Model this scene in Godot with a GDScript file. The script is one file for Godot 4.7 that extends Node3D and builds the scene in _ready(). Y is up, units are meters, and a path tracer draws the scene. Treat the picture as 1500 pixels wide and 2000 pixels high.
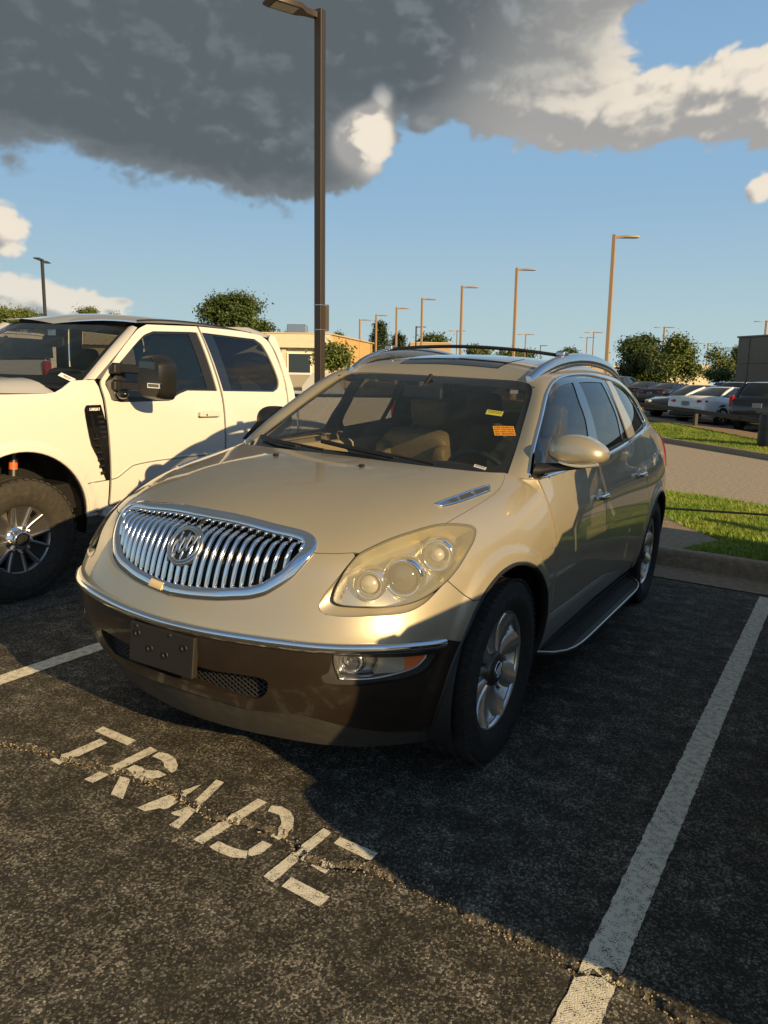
extends Node3D

var LOT := Transform3D(Basis(Vector3(0.99915766, -0.04103529, 0.00025905), Vector3(0.04103529, 0.999078, -0.01261998), Vector3(0.00025905, 0.01261998, 0.99992033)), Vector3.ZERO)


func _ready() -> void:
	set_view()
	make_materials()
	more_materials()
	build_ground()
	build_suv()
	build_trucks()
	build_far()


func set_view() -> void:
	var cam := Camera3D.new()
	cam.name = "camera"
	cam.fov = rad_to_deg(2.0 * atan(1000.0 / 1500.0))
	cam.near = 0.05
	cam.far = 2000.0
	cam.transform = Transform3D(Basis(Vector3(0.86600743, 0.01526842, -0.49979797), Vector3(-0.09610335, 0.9859815, -0.1363988), Vector3(0.49070896, 0.16615463, 0.85533465)), Vector3(2.07190904, 1.53955016, 2.92684756))
	add_child(cam)
	var env := Environment.new()
	env.background_mode = Environment.BG_SKY
	var sky := Sky.new()
	sky.sky_material = make_sky()
	env.sky = sky
	env.tonemap_mode = Environment.TONE_MAPPER_LINEAR
	env.tonemap_exposure = 1.4
	env.sdfgi_enabled = true
	env.ssao_enabled = true
	env.ssil_enabled = true
	var we := WorldEnvironment.new()
	we.name = "world"
	we.environment = env
	add_child(we)
	var sun := DirectionalLight3D.new()
	sun.name = "sun"
	sun.light_energy = 1.6
	sun.light_color = Color(1.0, 0.86, 0.62)
	sun.light_angular_distance = 0.5
	sun.shadow_enabled = true
	sun.transform = Transform3D.IDENTITY.looking_at(-Vector3(0.90616, 0.29772, 0.30040))
	add_child(sun)


func more_materials() -> void:
	M.dark_eye = mat(lin(0.05, 0.05, 0.05), 0.08, 0.0, 1.0)
	M.ribbed = mat(lin(0.55, 0.5, 0.38), 0.2, 0.3, 1.0)
	M.vent_mesh = mat(lin(0.10, 0.095, 0.085), 0.5, 0.6)
	M.paint_dark = M.paint
	M.clear_solid = mat(lin(0.7, 0.68, 0.6), 0.12, 0.5, 1.0)
	M.chrome_soft = mat(lin(0.62, 0.63, 0.66), 0.16, 1.0)
	M.orange_paper = mat(lin(0.85, 0.42, 0.02), 0.7)
	M.yellow_paper = mat(lin(0.72, 0.68, 0.05), 0.7)
	M.paper = mat(lin(0.8, 0.8, 0.8), 0.7)
	M.bracket = mat(lin(0.017, 0.0145, 0.012), 0.5)
	M.scrape = mat(lin(0.70, 0.55, 0.30), 0.8)
	M.white = mat(lin(0.64, 0.625, 0.585), 0.35, 0.0, 1.0)
	M.rubber_brown = mat(Color.WHITE, 0.85)
	M.rubber_brown.albedo_texture = noise_tex(256, 0.03, 4, [[0.0, lin(0.02, 0.018, 0.015)], [0.6, lin(0.034, 0.029, 0.022)], [1.0, lin(0.06, 0.05, 0.038)]], 22)
	M.rubber_brown.uv1_triplanar = true
	M.rubber_brown.uv1_scale = Vector3.ONE * 3.0
	M.alloy_grey = mat(lin(0.32, 0.32, 0.33), 0.3, 0.9)
	M.rust = mat(lin(0.30, 0.12, 0.02), 0.7)
	M.orange_red = mat(lin(0.75, 0.13, 0.03), 0.5)
	M.mirror_black = mat(lin(0.012, 0.012, 0.012), 0.32)
	M.truck_glass = glass(lin(0.004, 0.008, 0.011), 0.62)
	M.truck_windshield = glass(lin(0.005, 0.010, 0.006), 0.34)
	M.alloy_pocket = mat(lin(0.07, 0.07, 0.072), 0.45, 0.6)
	M.grey_paper = mat(lin(0.25, 0.25, 0.25), 0.7)
# generated control nets (millimetres, rows of x y z) and outlines (1/10000 of the patch)
const NET_FRONT := [11, 13, 1, [0, 200, 805, 200, 200, 785, 370, 200, 745, 520, 200, 700, 645, 200, 635, 745, 200, 545, 805, 200, 460, 840, 200, 385, 870, 200, 200, 880, 200, 0, 885, 200, -200, 890, 200, -400, 890, 200, -520, 0, 330, 910, 200, 330, 890, 385, 330, 845, 555, 330, 780, 690, 330, 690, 800, 330, 580, 875, 330, 475, 915, 330, 385, 935, 330, 200, 940, 330, 0, 943, 330, -200, 945, 330, -400, 945, 330, -520, 0, 480, 985, 200, 480, 967, 395, 480, 925, 575, 480, 860, 712, 480, 768, 818, 480, 650, 880, 480, 520, 917, 480, 410, 955, 480, 200, 970, 480, 0, 976, 480, -200, 978, 480, -400, 978, 480, -520, 0, 620, 1005, 200, 620, 982, 400, 620, 940, 580, 620, 876, 722, 620, 783, 828, 620, 666, 891, 620, 530, 927, 620, 415, 968, 620, 210, 988, 620, 0, 992, 620, -200, 992, 620, -400, 990, 620, -520, 0, 700, 990, 200, 695, 970, 400, 690, 928, 580, 690, 867, 722, 690, 776, 828, 690, 662, 890, 690, 530, 927, 690, 410, 969, 690, 210, 990, 690, 0, 995, 690, -220, 996, 690, -400, 993, 690, -520, 0, 800, 935, 200, 795, 920, 390, 785, 885, 560, 780, 832, 701, 780, 748, 800, 785, 635, 864, 795, 505, 906, 805, 385, 952, 810, 200, 978, 815, 0, 987, 820, -200, 990, 825, -380, 988, 830, -500, 0, 920, 875, 190, 915, 862, 370, 900, 835, 530, 890, 790, 652, 890, 715, 748, 897, 600, 811, 910, 470, 857, 925, 340, 908, 940, 180, 940, 950, 0, 960, 960, -180, 973, 965, -350, 974, 970, -480, 0, 1055, 780, 160, 1050, 772, 320, 1030, 755, 460, 1000, 735, 560, 988, 685, 643, 994, 585, 706, 1015, 450, 759, 1038, 320, 812, 1056, 170, 847, 1070, 0, 878, 1084, -180, 900, 1093, -340, 915, 1100, -450, 0, 1128, 500, 140, 1125, 495, 280, 1116, 480, 410, 1104, 465, 520, 1097, 430, 604, 1091, 370, 676, 1090, 280, 723, 1092, 170, 759, 1100, 40, 786, 1110, -90, 814, 1123, -220, 837, 1136, -330, 850, 1140, -420, 0, 1174, 180, 125, 1173, 178, 250, 1170, 168, 365, 1165, 155, 465, 1159, 130, 550, 1153, 90, 620, 1149, 35, 672, 1147, -30, 713, 1148, -110, 747, 1151, -190, 772, 1156, -270, 790, 1162, -340, 800, 1166, -395, 0, 1195, -150, 110, 1195, -151, 220, 1194, -154, 325, 1192, -162, 420, 1190, -175, 505, 1188, -192, 575, 1186, -212, 630, 1184, -235, 675, 1182, -260, 710, 1181, -287, 737, 1180, -315, 752, 1179, -340, 760, 1178, -360]]
const NET_SIDE := [9, 16, 0, [880, 200, 0, 885, 200, -200, 890, 200, -400, 890, 200, -520, 890, 200, -800, 890, 200, -1250, 890, 200, -1750, 893, 200, -2250, 897, 200, -2650, 895, 200, -3000, 877, 200, -3350, 841, 200, -3650, 765, 200, -3900, 623, 200, -4040, 374, 200, -4100, 0, 200, -4120, 940, 330, 0, 943, 330, -200, 945, 330, -400, 945, 330, -520, 945, 330, -800, 945, 330, -1250, 945, 330, -1750, 948, 330, -2250, 953, 330, -2650, 951, 330, -3000, 931, 330, -3350, 893, 330, -3642, 813, 330, -3880, 662, 330, -4020, 397, 330, -4080, 0, 330, -4100, 970, 480, 0, 976, 480, -200, 978, 480, -400, 978, 480, -520, 978, 480, -800, 978, 480, -1250, 978, 480, -1750, 981, 480, -2250, 986, 480, -2650, 984, 480, -3000, 963, 480, -3350, 924, 480, -3650, 841, 480, -3900, 685, 480, -4040, 411, 480, -4100, 0, 480, -4120, 988, 620, 0, 992, 620, -200, 992, 620, -400, 990, 620, -520, 988, 620, -800, 988, 621, -1250, 988, 624, -1750, 991, 628, -2250, 996, 632, -2650, 994, 634, -3000, 973, 636, -3350, 934, 636, -3650, 850, 636, -3900, 692, 636, -4040, 415, 636, -4100, 0, 636, -4120, 990, 690, 0, 995, 690, -220, 996, 690, -400, 993, 690, -520, 992, 710, -800, 992, 713, -1250, 992, 718, -1750, 995, 726, -2250, 1000, 733, -2650, 998, 738, -3000, 977, 741, -3350, 937, 742, -3650, 853, 742, -3900, 694, 742, -4040, 417, 742, -4100, 0, 742, -4120, 978, 815, 0, 987, 820, -200, 990, 825, -380, 988, 830, -500, 987, 830, -800, 987, 836, -1250, 987, 846, -1750, 990, 862, -2250, 995, 877, -2650, 993, 886, -3000, 972, 893, -3350, 933, 894, -3642, 849, 894, -3880, 691, 894, -4020, 415, 894, -4080, 0, 894, -4100, 940, 950, 0, 960, 960, -180, 973, 965, -350, 974, 970, -480, 968, 970, -800, 970, 980, -1250, 970, 996, -1750, 971, 1021, -2250, 971, 1046, -2650, 963, 1061, -3000, 933, 1072, -3350, 917, 1074, -3626, 834, 1074, -3840, 679, 1074, -3980, 407, 1074, -4040, 0, 1074, -4060, 847, 1070, 0, 878, 1084, -180, 900, 1093, -340, 915, 1100, -450, 930, 1090, -800, 935, 1103, -1250, 935, 1124, -1750, 932, 1157, -2250, 924, 1189, -2650, 905, 1209, -3000, 860, 1223, -3350, 884, 1226, -3610, 804, 1226, -3800, 654, 1226, -3940, 393, 1226, -4000, 0, 1226, -4020, 868, 1118, 0, 876, 1130, -180, 884, 1142, -330, 888, 1150, -420, 915, 1163, -800, 925, 1178, -1250, 928, 1203, -1750, 915, 1242, -2250, 892, 1280, -2650, 860, 1303, -3000, 815, 1320, -3350, 740, 1330, -3600, 620, 1330, -3780, 450, 1330, -3900, 250, 1330, -3950, 0, 1330, -3970]]
const NET_GREEN := [8, 9, 0, [765, 1165, -390, 885, 1145, -420, 908, 1160, -780, 918, 1175, -1250, 920, 1200, -1750, 907, 1240, -2250, 884, 1278, -2650, 852, 1300, -3000, 807, 1317, -3350, 725, 1280, -600, 835, 1280, -535, 862, 1290, -900, 873, 1310, -1320, 873, 1330, -1800, 862, 1360, -2280, 838, 1385, -2700, 800, 1388, -3060, 750, 1385, -3420, 680, 1410, -800, 783, 1400, -735, 810, 1420, -1050, 820, 1440, -1420, 820, 1460, -1860, 812, 1480, -2320, 785, 1487, -2750, 745, 1470, -3120, 690, 1450, -3490, 638, 1530, -1000, 728, 1530, -940, 750, 1550, -1220, 755, 1572, -1550, 757, 1590, -1950, 748, 1595, -2380, 722, 1585, -2800, 685, 1550, -3190, 635, 1515, -3560, 600, 1596, -1115, 655, 1632, -1160, 665, 1660, -1420, 670, 1680, -1720, 675, 1690, -2050, 665, 1688, -2450, 645, 1665, -2860, 610, 1620, -3270, 570, 1570, -3640, 420, 1598, -1145, 450, 1660, -1250, 460, 1705, -1500, 465, 1730, -1780, 465, 1742, -2080, 460, 1740, -2480, 450, 1714, -2900, 430, 1668, -3340, 400, 1615, -3720, 200, 1599, -1150, 220, 1675, -1265, 230, 1723, -1500, 230, 1748, -1780, 230, 1760, -2080, 230, 1757, -2480, 220, 1732, -2900, 210, 1687, -3350, 200, 1632, -3740, 0, 1599, -1150, 0, 1680, -1270, 0, 1728, -1500, 0, 1753, -1780, 0, 1765, -2080, 0, 1762, -2480, 0, 1737, -2900, 0, 1692, -3350, 0, 1637, -3740]]
const NET_WIND := [5, 5, 1, [0, 1165, -170, 220, 1165, -175, 420, 1162, -200, 600, 1158, -260, 775, 1150, -375, 0, 1290, -420, 200, 1289, -430, 400, 1287, -455, 570, 1284, -510, 730, 1280, -600, 0, 1412, -660, 190, 1411, -665, 370, 1409, -685, 530, 1407, -730, 685, 1405, -800, 0, 1522, -900, 180, 1521, -905, 350, 1520, -920, 500, 1518, -955, 640, 1515, -1000, 0, 1605, -1140, 170, 1604, -1140, 330, 1602, -1140, 470, 1598, -1130, 605, 1585, -1110]]
const O_LAMP := [3623, 6628, 4040, 6828, 4457, 6962, 4908, 7028, 5376, 7062, 5876, 7028, 6327, 6878, 6678, 6694, 6728, 6544, 6544, 6277, 6244, 6010, 5893, 5693, 5509, 5426, 5075, 5225, 4658, 5075, 4257, 5008, 3773, 5008, 3356, 5042, 3038, 5075, 2888, 5142, 2838, 5259, 2922, 5626, 3139, 6077, 3406, 6427]
const O_SCOOP := [5075, 5159, 4758, 4942, 4357, 4775, 3990, 4741, 3539, 4758, 3306, 4741, 2938, 4741, 2721, 4775, 2621, 4891, 2604, 5092, 2755, 5509, 3122, 6093, 3489, 6544]
const O_GRILLE := [0, 6967, 150, 6962, 651, 6978, 1119, 6978, 1586, 6978, 2053, 7012, 2304, 6995, 2471, 6912, 2554, 6761, 2504, 6528, 2270, 6110, 2087, 5776, 1820, 5392, 1669, 5192, 1419, 4992, 1169, 4875, 918, 4758, 651, 4674, 384, 4608, 0, 4548]
const O_HOOD := [0, 6967, 150, 6962, 651, 6978, 1119, 6978, 1586, 6978, 2053, 7012, 2304, 6995, 2471, 6912, 2554, 6761, 2504, 6528, 2855, 6578, 3456, 6644, 3623, 6628, 4040, 6828, 4457, 6962, 4908, 7028, 5376, 7062, 5876, 7028, 5960, 7012, 6210, 7112, 6461, 7212, 7028, 7446, 7579, 7713, 7980, 7997, 8280, 8280, 8681, 8848, 9132, 9416, 9500, 10000, 0, 10000]
const O_CHROME_T := [0, 3573, 134, 3573, 618, 3589, 1219, 3589, 1803, 3606, 2454, 3606, 2955, 3639, 3439, 3673, 3907, 3639, 4424, 3606, 4875, 3523, 5292, 3422]
const O_CHROME_B := [0, 3222, 150, 3222, 668, 3222, 1386, 3289, 1970, 3322, 2621, 3272, 3372, 3239, 3923, 3205, 4457, 3105, 4891, 3055, 5326, 3072]
const O_FASCIA := [0, 3573, 134, 3573, 618, 3589, 1219, 3589, 1803, 3606, 2454, 3606, 2955, 3639, 3439, 3673, 3907, 3639, 4424, 3606, 4875, 3523, 5292, 3422, 5826, 3139, 5927, 3489, 6027, 3856, 6127, 4157, 6244, 4391, 6361, 4608, 6127, 4624, 5476, 5426, 5075, 5159, 4758, 4942, 4357, 4775, 3990, 4741, 3539, 4758, 3306, 4741, 2938, 4741, 2721, 4775, 2621, 4891, 2604, 5092, 2755, 5509, 3122, 6093, 3489, 6544, 3456, 6644, 2855, 6578, 2504, 6528, 2270, 6110, 2087, 5776, 1820, 5392, 1669, 5192, 1419, 4992, 1169, 4875, 918, 4758, 651, 4674, 384, 4608, 0, 4548]
const O_LOWER := [0, 1285, 117, 1285, 768, 1219, 1302, 1135, 1853, 1185, 2387, 1202, 3289, 818, 4441, 551, 5459, 584, 5192, 568, 5192, 1085, 5309, 1586, 5459, 2070, 5626, 2571, 5826, 3139, 5292, 3422, 4875, 3523, 4424, 3606, 3907, 3639, 3439, 3673, 2955, 3639, 2454, 3606, 1803, 3606, 1219, 3589, 618, 3589, 134, 3573, 0, 3573]
const O_VALANCE := [0, 0, 1000, 0, 2000, 0, 3000, 0, 4000, 0, 5000, 0, 5600, 0, 5192, 568, 5459, 584, 4441, 551, 3289, 818, 2387, 1202, 1853, 1185, 1302, 1135, 768, 1219, 117, 1285, 0, 1285]
const O_INTAKE := [0, 2260, 634, 2220, 952, 2204, 1369, 2237, 1720, 2237, 1820, 2120, 1770, 1820, 1603, 1586, 1386, 1553, 868, 1619, 417, 1669, 0, 1669]
const O_FOG := [2888, 3205, 2855, 2821, 2821, 2604, 2705, 2471, 2738, 2270, 2888, 2187, 3306, 2187, 3856, 2254, 4374, 2270, 4875, 2404, 5125, 2705, 5192, 2905]
const O_FOGLENS := [2905, 3172, 2922, 2821, 3022, 2371, 3356, 2354, 3673, 2371, 4257, 2471, 4608, 2571, 4841, 2805, 4858, 2938, 3923, 3139, 3372, 3189]
const O_VENT := [5426, 7997, 5760, 8164, 6144, 8297, 6761, 8497, 7379, 8648, 7646, 8681, 7696, 8464, 7663, 8180, 6995, 8047, 6394, 7913, 5793, 7846]
const O_FENDER := [5960, 7012, 5960, 7012, 6210, 7112, 6461, 7212, 7028, 7446, 7579, 7713, 7980, 7997, 8280, 8280, 8681, 8848, 9132, 9416, 9500, 10000, 10000, 10000, 10000, 800, 9566, 684, 9616, 1102, 9616, 1503, 9583, 1903, 9499, 2304, 9366, 2721, 9215, 3222, 9032, 3756, 8848, 4190, 8664, 4508, 8447, 4775, 8230, 4975, 7997, 5125, 7763, 5225, 7513, 5259, 7262, 5242, 7012, 5175, 6778, 5042, 6561, 4858, 6361, 4608, 6127, 4624, 5476, 5426, 5509, 5426, 5893, 5693, 6244, 6010, 6544, 6277, 6728, 6544, 6678, 6694, 6327, 6878]
const O_ARCHF := [5192, 568, 5175, 902, 5209, 1235, 5292, 1569, 5409, 1903, 5509, 2220, 5626, 2554, 5743, 2905, 5876, 3322, 6010, 3790, 6127, 4174, 6277, 4457, 6427, 4708, 6594, 4891, 6778, 5042, 6962, 5159, 7162, 5225, 7362, 5259, 7563, 5259, 7763, 5209, 7963, 5142, 8164, 5025, 8347, 4891, 8514, 4708, 8681, 4491, 8831, 4224, 8982, 3907, 9132, 3489, 9265, 3038, 9382, 2671, 9499, 2337, 9566, 2003, 9616, 1686, 9633, 1352, 9616, 1018, 9566, 684]
const O_DOORF := [2000, 1050, 2000, 5000, 2000, 10000, 3556, 10000, 3556, 9733, 3589, 8147, 3623, 6745, 3639, 3606, 3639, 1486]
const O_DOORR := [3639, 1486, 3639, 3606, 3623, 6745, 3589, 8147, 3556, 9733, 3556, 10000, 5292, 10000, 5292, 9249, 5259, 7596, 5209, 6594, 5492, 5109, 5442, 4808, 5376, 4441, 5326, 4040, 5292, 3656, 5242, 3272, 5225, 2888, 5192, 2521, 5092, 1486]
const O_QUARTER := [5209, 6594, 5259, 7596, 5292, 9249, 5292, 10000, 10000, 10000, 10000, 1050, 7295, 1302, 6945, 634, 6962, 1185, 6978, 1720, 6962, 2220, 6945, 2721, 6895, 3189, 6828, 3673, 6761, 4190, 6678, 4674, 6578, 5075, 6477, 5392, 6377, 5626, 6260, 5793, 6144, 5893, 6027, 5943, 5910, 5910, 5810, 5826, 5693, 5659, 5593, 5426, 5492, 5109]
const O_ARCHR := [5209, 701, 5192, 1135, 5175, 1569, 5175, 1987, 5192, 2387, 5209, 2771, 5242, 3155, 5275, 3556, 5326, 3973, 5376, 4391, 5426, 4775, 5492, 5092, 5576, 5359, 5643, 5559, 5726, 5726, 5810, 5843, 5910, 5910, 5993, 5943, 6093, 5927, 6177, 5876, 6277, 5776, 6361, 5643, 6444, 5476, 6528, 5242, 6611, 4975, 6678, 4641, 6745, 4257, 6811, 3856, 6861, 3456, 6912, 3072, 6945, 2705, 6962, 2304, 6978, 1903, 6978, 1503, 6962, 1068, 6945, 634]
const O_SIDEGLASS := [968, 250, 1018, 1436, 1135, 2771, 1235, 4274, 1619, 5058, 2337, 5409, 3205, 5526, 4391, 5476, 5459, 5209, 6711, 4808, 7546, 4107, 8397, 3022, 8815, 1553, 8998, 584, 8600, 120, 7000, 100, 5000, 80, 3000, 60, 1300, 60]
const O_GLASSF := [1319, 2454, 1469, 4073, 1803, 4541, 2387, 4875, 3155, 4942, 3389, 3773, 3706, 2588, 3806, 1369, 3873, 417, 1800, 200, 1686, 968, 1319, 2104]
const O_GLASSR := [3573, 4875, 4240, 4858, 5225, 4775, 5459, 3539, 5710, 2137, 5743, 401, 4491, 334, 4307, 902, 4157, 2337, 3840, 3890]
const O_GLASSV := [5392, 4691, 5676, 3556, 5943, 2070, 6177, 401, 5876, 401, 5843, 2104, 5626, 3523]
const O_GLASSQ := [6144, 4825, 6761, 4524, 7396, 3856, 7880, 2705, 8297, 1169, 8497, 735, 8063, 551, 6995, 401, 6845, 1536, 6394, 3205]
const O_CPILLAR := [5643, 4925, 6093, 4925, 6311, 3255, 6745, 1553, 6912, 351, 6244, 317, 5993, 2104, 5760, 3539]
const O_AMBER := [4290, 3105, 4341, 2705, 4324, 2471, 4608, 2571, 4841, 2805, 4858, 2938]
const O_FOGCLEAR := [3689, 3189, 3756, 2805, 3673, 2471, 4324, 2471, 4341, 2705, 4290, 3105]
const U_PROJ_INNER := Vector2(368.9, 581.0)  # [0.697, 0.871, 0.672]
const U_PROJ_MAIN := Vector2(454.1, 587.6)  # [0.776, 0.888, 0.547]
const U_PROJ_OUTER := Vector2(567.6, 626.0)  # [0.82, 0.95, 0.358]
const U_FOG_EYE := Vector2(328.9, 283.8)  # [0.707, 0.59, 0.78]
const U_FOG_MID := Vector2(387.3, 283.8)  # [0.786, 0.59, 0.702]
const U_NOZZLE := Vector2(168.6, 939.9)  # [0.239, 1.178, 0.038]
const U_HANDLE_F := Vector2(345.6, 759.6)  # [0.965, 0.99, -1.346]
const U_HANDLE_R := Vector2(485.8, 756.3)  # [0.966, 1.032, -2.359]
const U_ORANGE := Vector2(871.5, 390.7)  # [0.624, 1.351, -0.672]
const U_YELLOW := Vector2(746.2, 555.9)  # [0.521, 1.431, -0.783]
const U_WHITE := Vector2(818.0, 75.1)  # [0.637, 1.194, -0.367]
const U_GREYTAG := Vector2(821.4, 833.1)  # [0.529, 1.541, -1.017]
# stencilled strokes on the asphalt, millimetres (x, z) in the lot
const STROKES := {
	"T": [[-556, 793, -345, 797, -340, 849, -552, 842], [-476, 874, -422, 882, -429, 1112, -487, 1111]],
	"R": [[-257, 802, -208, 808, -216, 1128, -263, 1128], [-195, 812, -156, 802, -103, 813, -55, 847, -32, 880, -35, 902, -90, 888, -114, 865, -143, 855, -192, 854], [-197, 943, -155, 940, -127, 947, -102, 931, -88, 921, -40, 924, -44, 960, -69, 988, -107, 997, -195, 986], [-172, 1037, -123, 1030, -40, 1139, -102, 1140]],
	"A": [[119, 899, 129, 990, 137, 1085, 128, 1103, 109, 1105, 88, 1148, 43, 1150, 63, 1063, 89, 986], [140, 840, 178, 838, 225, 1037, 258, 1160, 214, 1161, 211, 1101, 188, 1108, 165, 1105, 189, 1036, 180, 1007]],
	"D": [[357, 851, 401, 853, 385, 1179, 341, 1175], [427, 860, 461, 843, 508, 850, 545, 880, 575, 927, 580, 955, 581, 1014, 541, 1012, 541, 969, 523, 924, 487, 891, 438, 896], [415, 1134, 459, 1134, 500, 1131, 532, 1119, 554, 1153, 516, 1174, 466, 1180, 414, 1176], [537, 1048, 578, 1046, 578, 1106, 562, 1133, 547, 1137, 530, 1111]],
	"E": [[664, 868, 703, 870, 701, 1200, 656, 1191], [741, 878, 896, 881, 895, 934, 742, 919], [756, 1017, 810, 1016, 812, 1070, 749, 1066], [731, 1146, 885, 1155, 884, 1209, 733, 1198]],
}
const CRACK := [-775, 1132, -632, 1092, -491, 1073, -334, 1045, -171, 1010, -40, 990, 103, 1000, 221, 1029, 324, 1036, 422, 998, 542, 978, 628, 990, 718, 1040, 792, 1028, 909, 963, 1060, 962, 1154, 968, 1243, 972, 1353, 995, 1482, 1003, 1586, 1003, 1631, 1007, 1711, 991, 1795, 1004, 1865, 1028, 1928, 1034]
const CRACK2 := [574, 194, 583, 503, 568, 698, 565, 826, 554, 920]

# ------------------------------------------------------------------ sky
# clouds: azimuth, elevation (degrees), half widths, weight, how thick and dark
const CLOUDS := [
	[-54, 25, 17, 9.0, 1.35, 1.0], [-45, 20, 9, 6.0, 1.1, 1.0], [-38.5, 15.3, 6.0, 3.6, 1.0, 0.75], [-54.5, 18.5, 7, 3.6, 0.95, 0.95], [-47, 16.5, 4, 2.2, 0.8, 0.9],
	[-34, 23, 9, 6.0, 1.2, 0.95], [-33.4, 14.6, 2.2, 1.7, 0.9, 0.55], [-27, 24, 7, 4.6, 1.0, 0.8],
	[-31.9, 16.2, 1.5, 1.3, 1.5, -1.2], [-31.2, 17.3, 1.1, 0.9, 1.0, -1.0], [-30.4, 18.7, 0.8, 0.8, 0.95, 0.0],
	[-20.5, 21.5, 8, 3.8, 0.98, 0.42], [-22.5, 18.4, 3.4, 1.7, 0.8, 0.36], [-17, 17.6, 4.6, 2.4, 0.95, 0.22], [-10.5, 17.6, 5.4, 2.3, 0.95, 0.14], [-5, 18.2, 5, 2.6, 0.95, 0.18], [-15, 24.5, 7, 2.4, 0.9, 0.3], [-4.5, 15.8, 1.6, 1.2, 0.7, 0.2],
	[-27.6, 17.3, 1.0, 0.8, 0.55, 0.5],
	[-55.8, 9.2, 1.9, 1.5, 1.0, 0.04], [-55, 4.7, 4.2, 1.7, 1.0, 0.10], [-50.5, 4.3, 3.0, 1.2, 0.95, 0.12], [-48.3, 5.2, 0.8, 0.3, 0.7, 0.5], [-5.2, 12.5, 1.1, 0.9, 0.9, 0.2],
	[-11, 22.6, 3.4, 1.5, -1.2, 0.0], [-5.5, 22.5, 2.2, 1.2, -0.6, 0.0],
	[30, 14, 14, 5, 0.95, 0.4], [75, 24, 16, 7, 1.0, 0.6], [150, 18, 18, 6, 1.0, 0.35], [-100, 15, 16, 6, 1.0, 0.5], [-145, 22, 14, 6, 1.0, 0.5], [170, 34, 20, 8, 0.9, 0.5], [-75, 9, 8, 2.5, 0.9, 0.1], [10, 30, 12, 5, 0.9, 0.4]]

var big_noise := FastNoiseLite.new()
var puff_noise := FastNoiseLite.new()

# density, thickness that hides the sun, grain
func cloud_at(az: float, e: float) -> Vector3:
	var a := deg_to_rad(az)
	var b := deg_to_rad(e)
	var d := Vector3(sin(a) * cos(b), sin(b) * 1.6, -cos(a) * cos(b))
	var n := big_noise.get_noise_3dv(d * 6.0)
	var m := puff_noise.get_noise_3dv(d * 15.0 + Vector3(n * 0.5, 3, 1))
	var dens := 0.0
	var dark := 0.0
	var tot := 0.001
	for k in CLOUDS:
		var x := fposmod(az - k[0] + 180.0, 360.0) - 180.0
		if absf(x) > k[2] * 2.4:
			continue
		var y: float = e - k[1]
		if absf(y) > k[3] * 2.4:
			continue
		x /= k[2]
		y /= k[3]
		var g: float = exp(-1.15 * (x * x + y * y)) * k[4]
		dens += g
		if g > 0.0:
			dark += g * k[5]
			tot += g
	# the dark bank goes on upwards and overhead
	var over := smoothstep(21.0, 30.0, e) * (1.0 - smoothstep(62.0, 95.0, absf(fposmod(az + 72.0 + 180.0, 360.0) - 180.0))) + smoothstep(42.0, 62.0, e)
	over = minf(over, 1.0) * 1.1
	dens += over
	dark = (dark + over * 0.85) / (tot + over)
	var amp := smoothstep(0.05, 0.3, dens)
	return Vector3(dens + (n * 0.40 - m * 0.30 + 0.02) * amp * clampf(dens * 0.8, 1.0, 2.2), dark, n * 0.6 - m * 0.5)


func sky_colour(az: float, el: float) -> Color:
	var e := clampf(el, 0.0, 90.0)
	var c := SKY_LOW.lerp(SKY_MID, smoothstep(0.0, 15.0, e)).lerp(SKY_HIGH, smoothstep(10.0, 45.0, e))
	var p := cloud_at(az, e)
	if p.x < 0.28:
		return c
	var dark := clampf(p.y, 0.0, 1.0)
	var soft := lerpf(0.16, 0.34, dark)
	var cover := smoothstep(0.30, 0.30 + soft, p.x)
	# lit from the right and above: compare with the cloud a little nearer to the sun
	var q := cloud_at(az + 0.9, minf(e + 0.7, 90.0))
	var relief := clampf((p.x - q.x) * 1.5 + 0.5, 0.0, 1.0)
	var thick := smoothstep(0.45, 1.2, p.x)
	var deep := CLOUD_MID.lerp(CLOUD_DARK, smoothstep(0.30, 0.80, dark))
	var light := CLOUD_LIT.lerp(CLOUD_GREY, smoothstep(0.25, 0.85, dark + 0.15 * thick))
	var k := smoothstep(0.18, 1.0, (relief - 0.5) * (1.15 - 0.75 * dark) + 0.5 + p.z * (0.30 - 0.18 * dark) + 0.16 * (1.0 - thick) + 0.34 * (0.22 - dark))
	var col := deep.lerp(light, k)
	# thin edges let the sky through as pale grey
	col = col.lerp(CLOUD_GREY.lerp(CLOUD_LIT, 0.4 * (1.0 - dark)), 0.45 * (1.0 - thick) * dark)
	col = col.lerp(c, 0.30 * smoothstep(10.0, 2.0, e))
	return c.lerp(col, cover)


var SKY_LOW := Color(0.46, 0.60, 0.61)
var SKY_MID := Color(0.27, 0.45, 0.64)
var SKY_HIGH := Color(0.12, 0.25, 0.50)
var CLOUD_LIT := Color(0.86, 0.77, 0.64)
var CLOUD_GREY := Color(0.25, 0.285, 0.31)
var CLOUD_MID := Color(0.36, 0.355, 0.345)
var CLOUD_DARK := Color(0.105, 0.128, 0.142)

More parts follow.
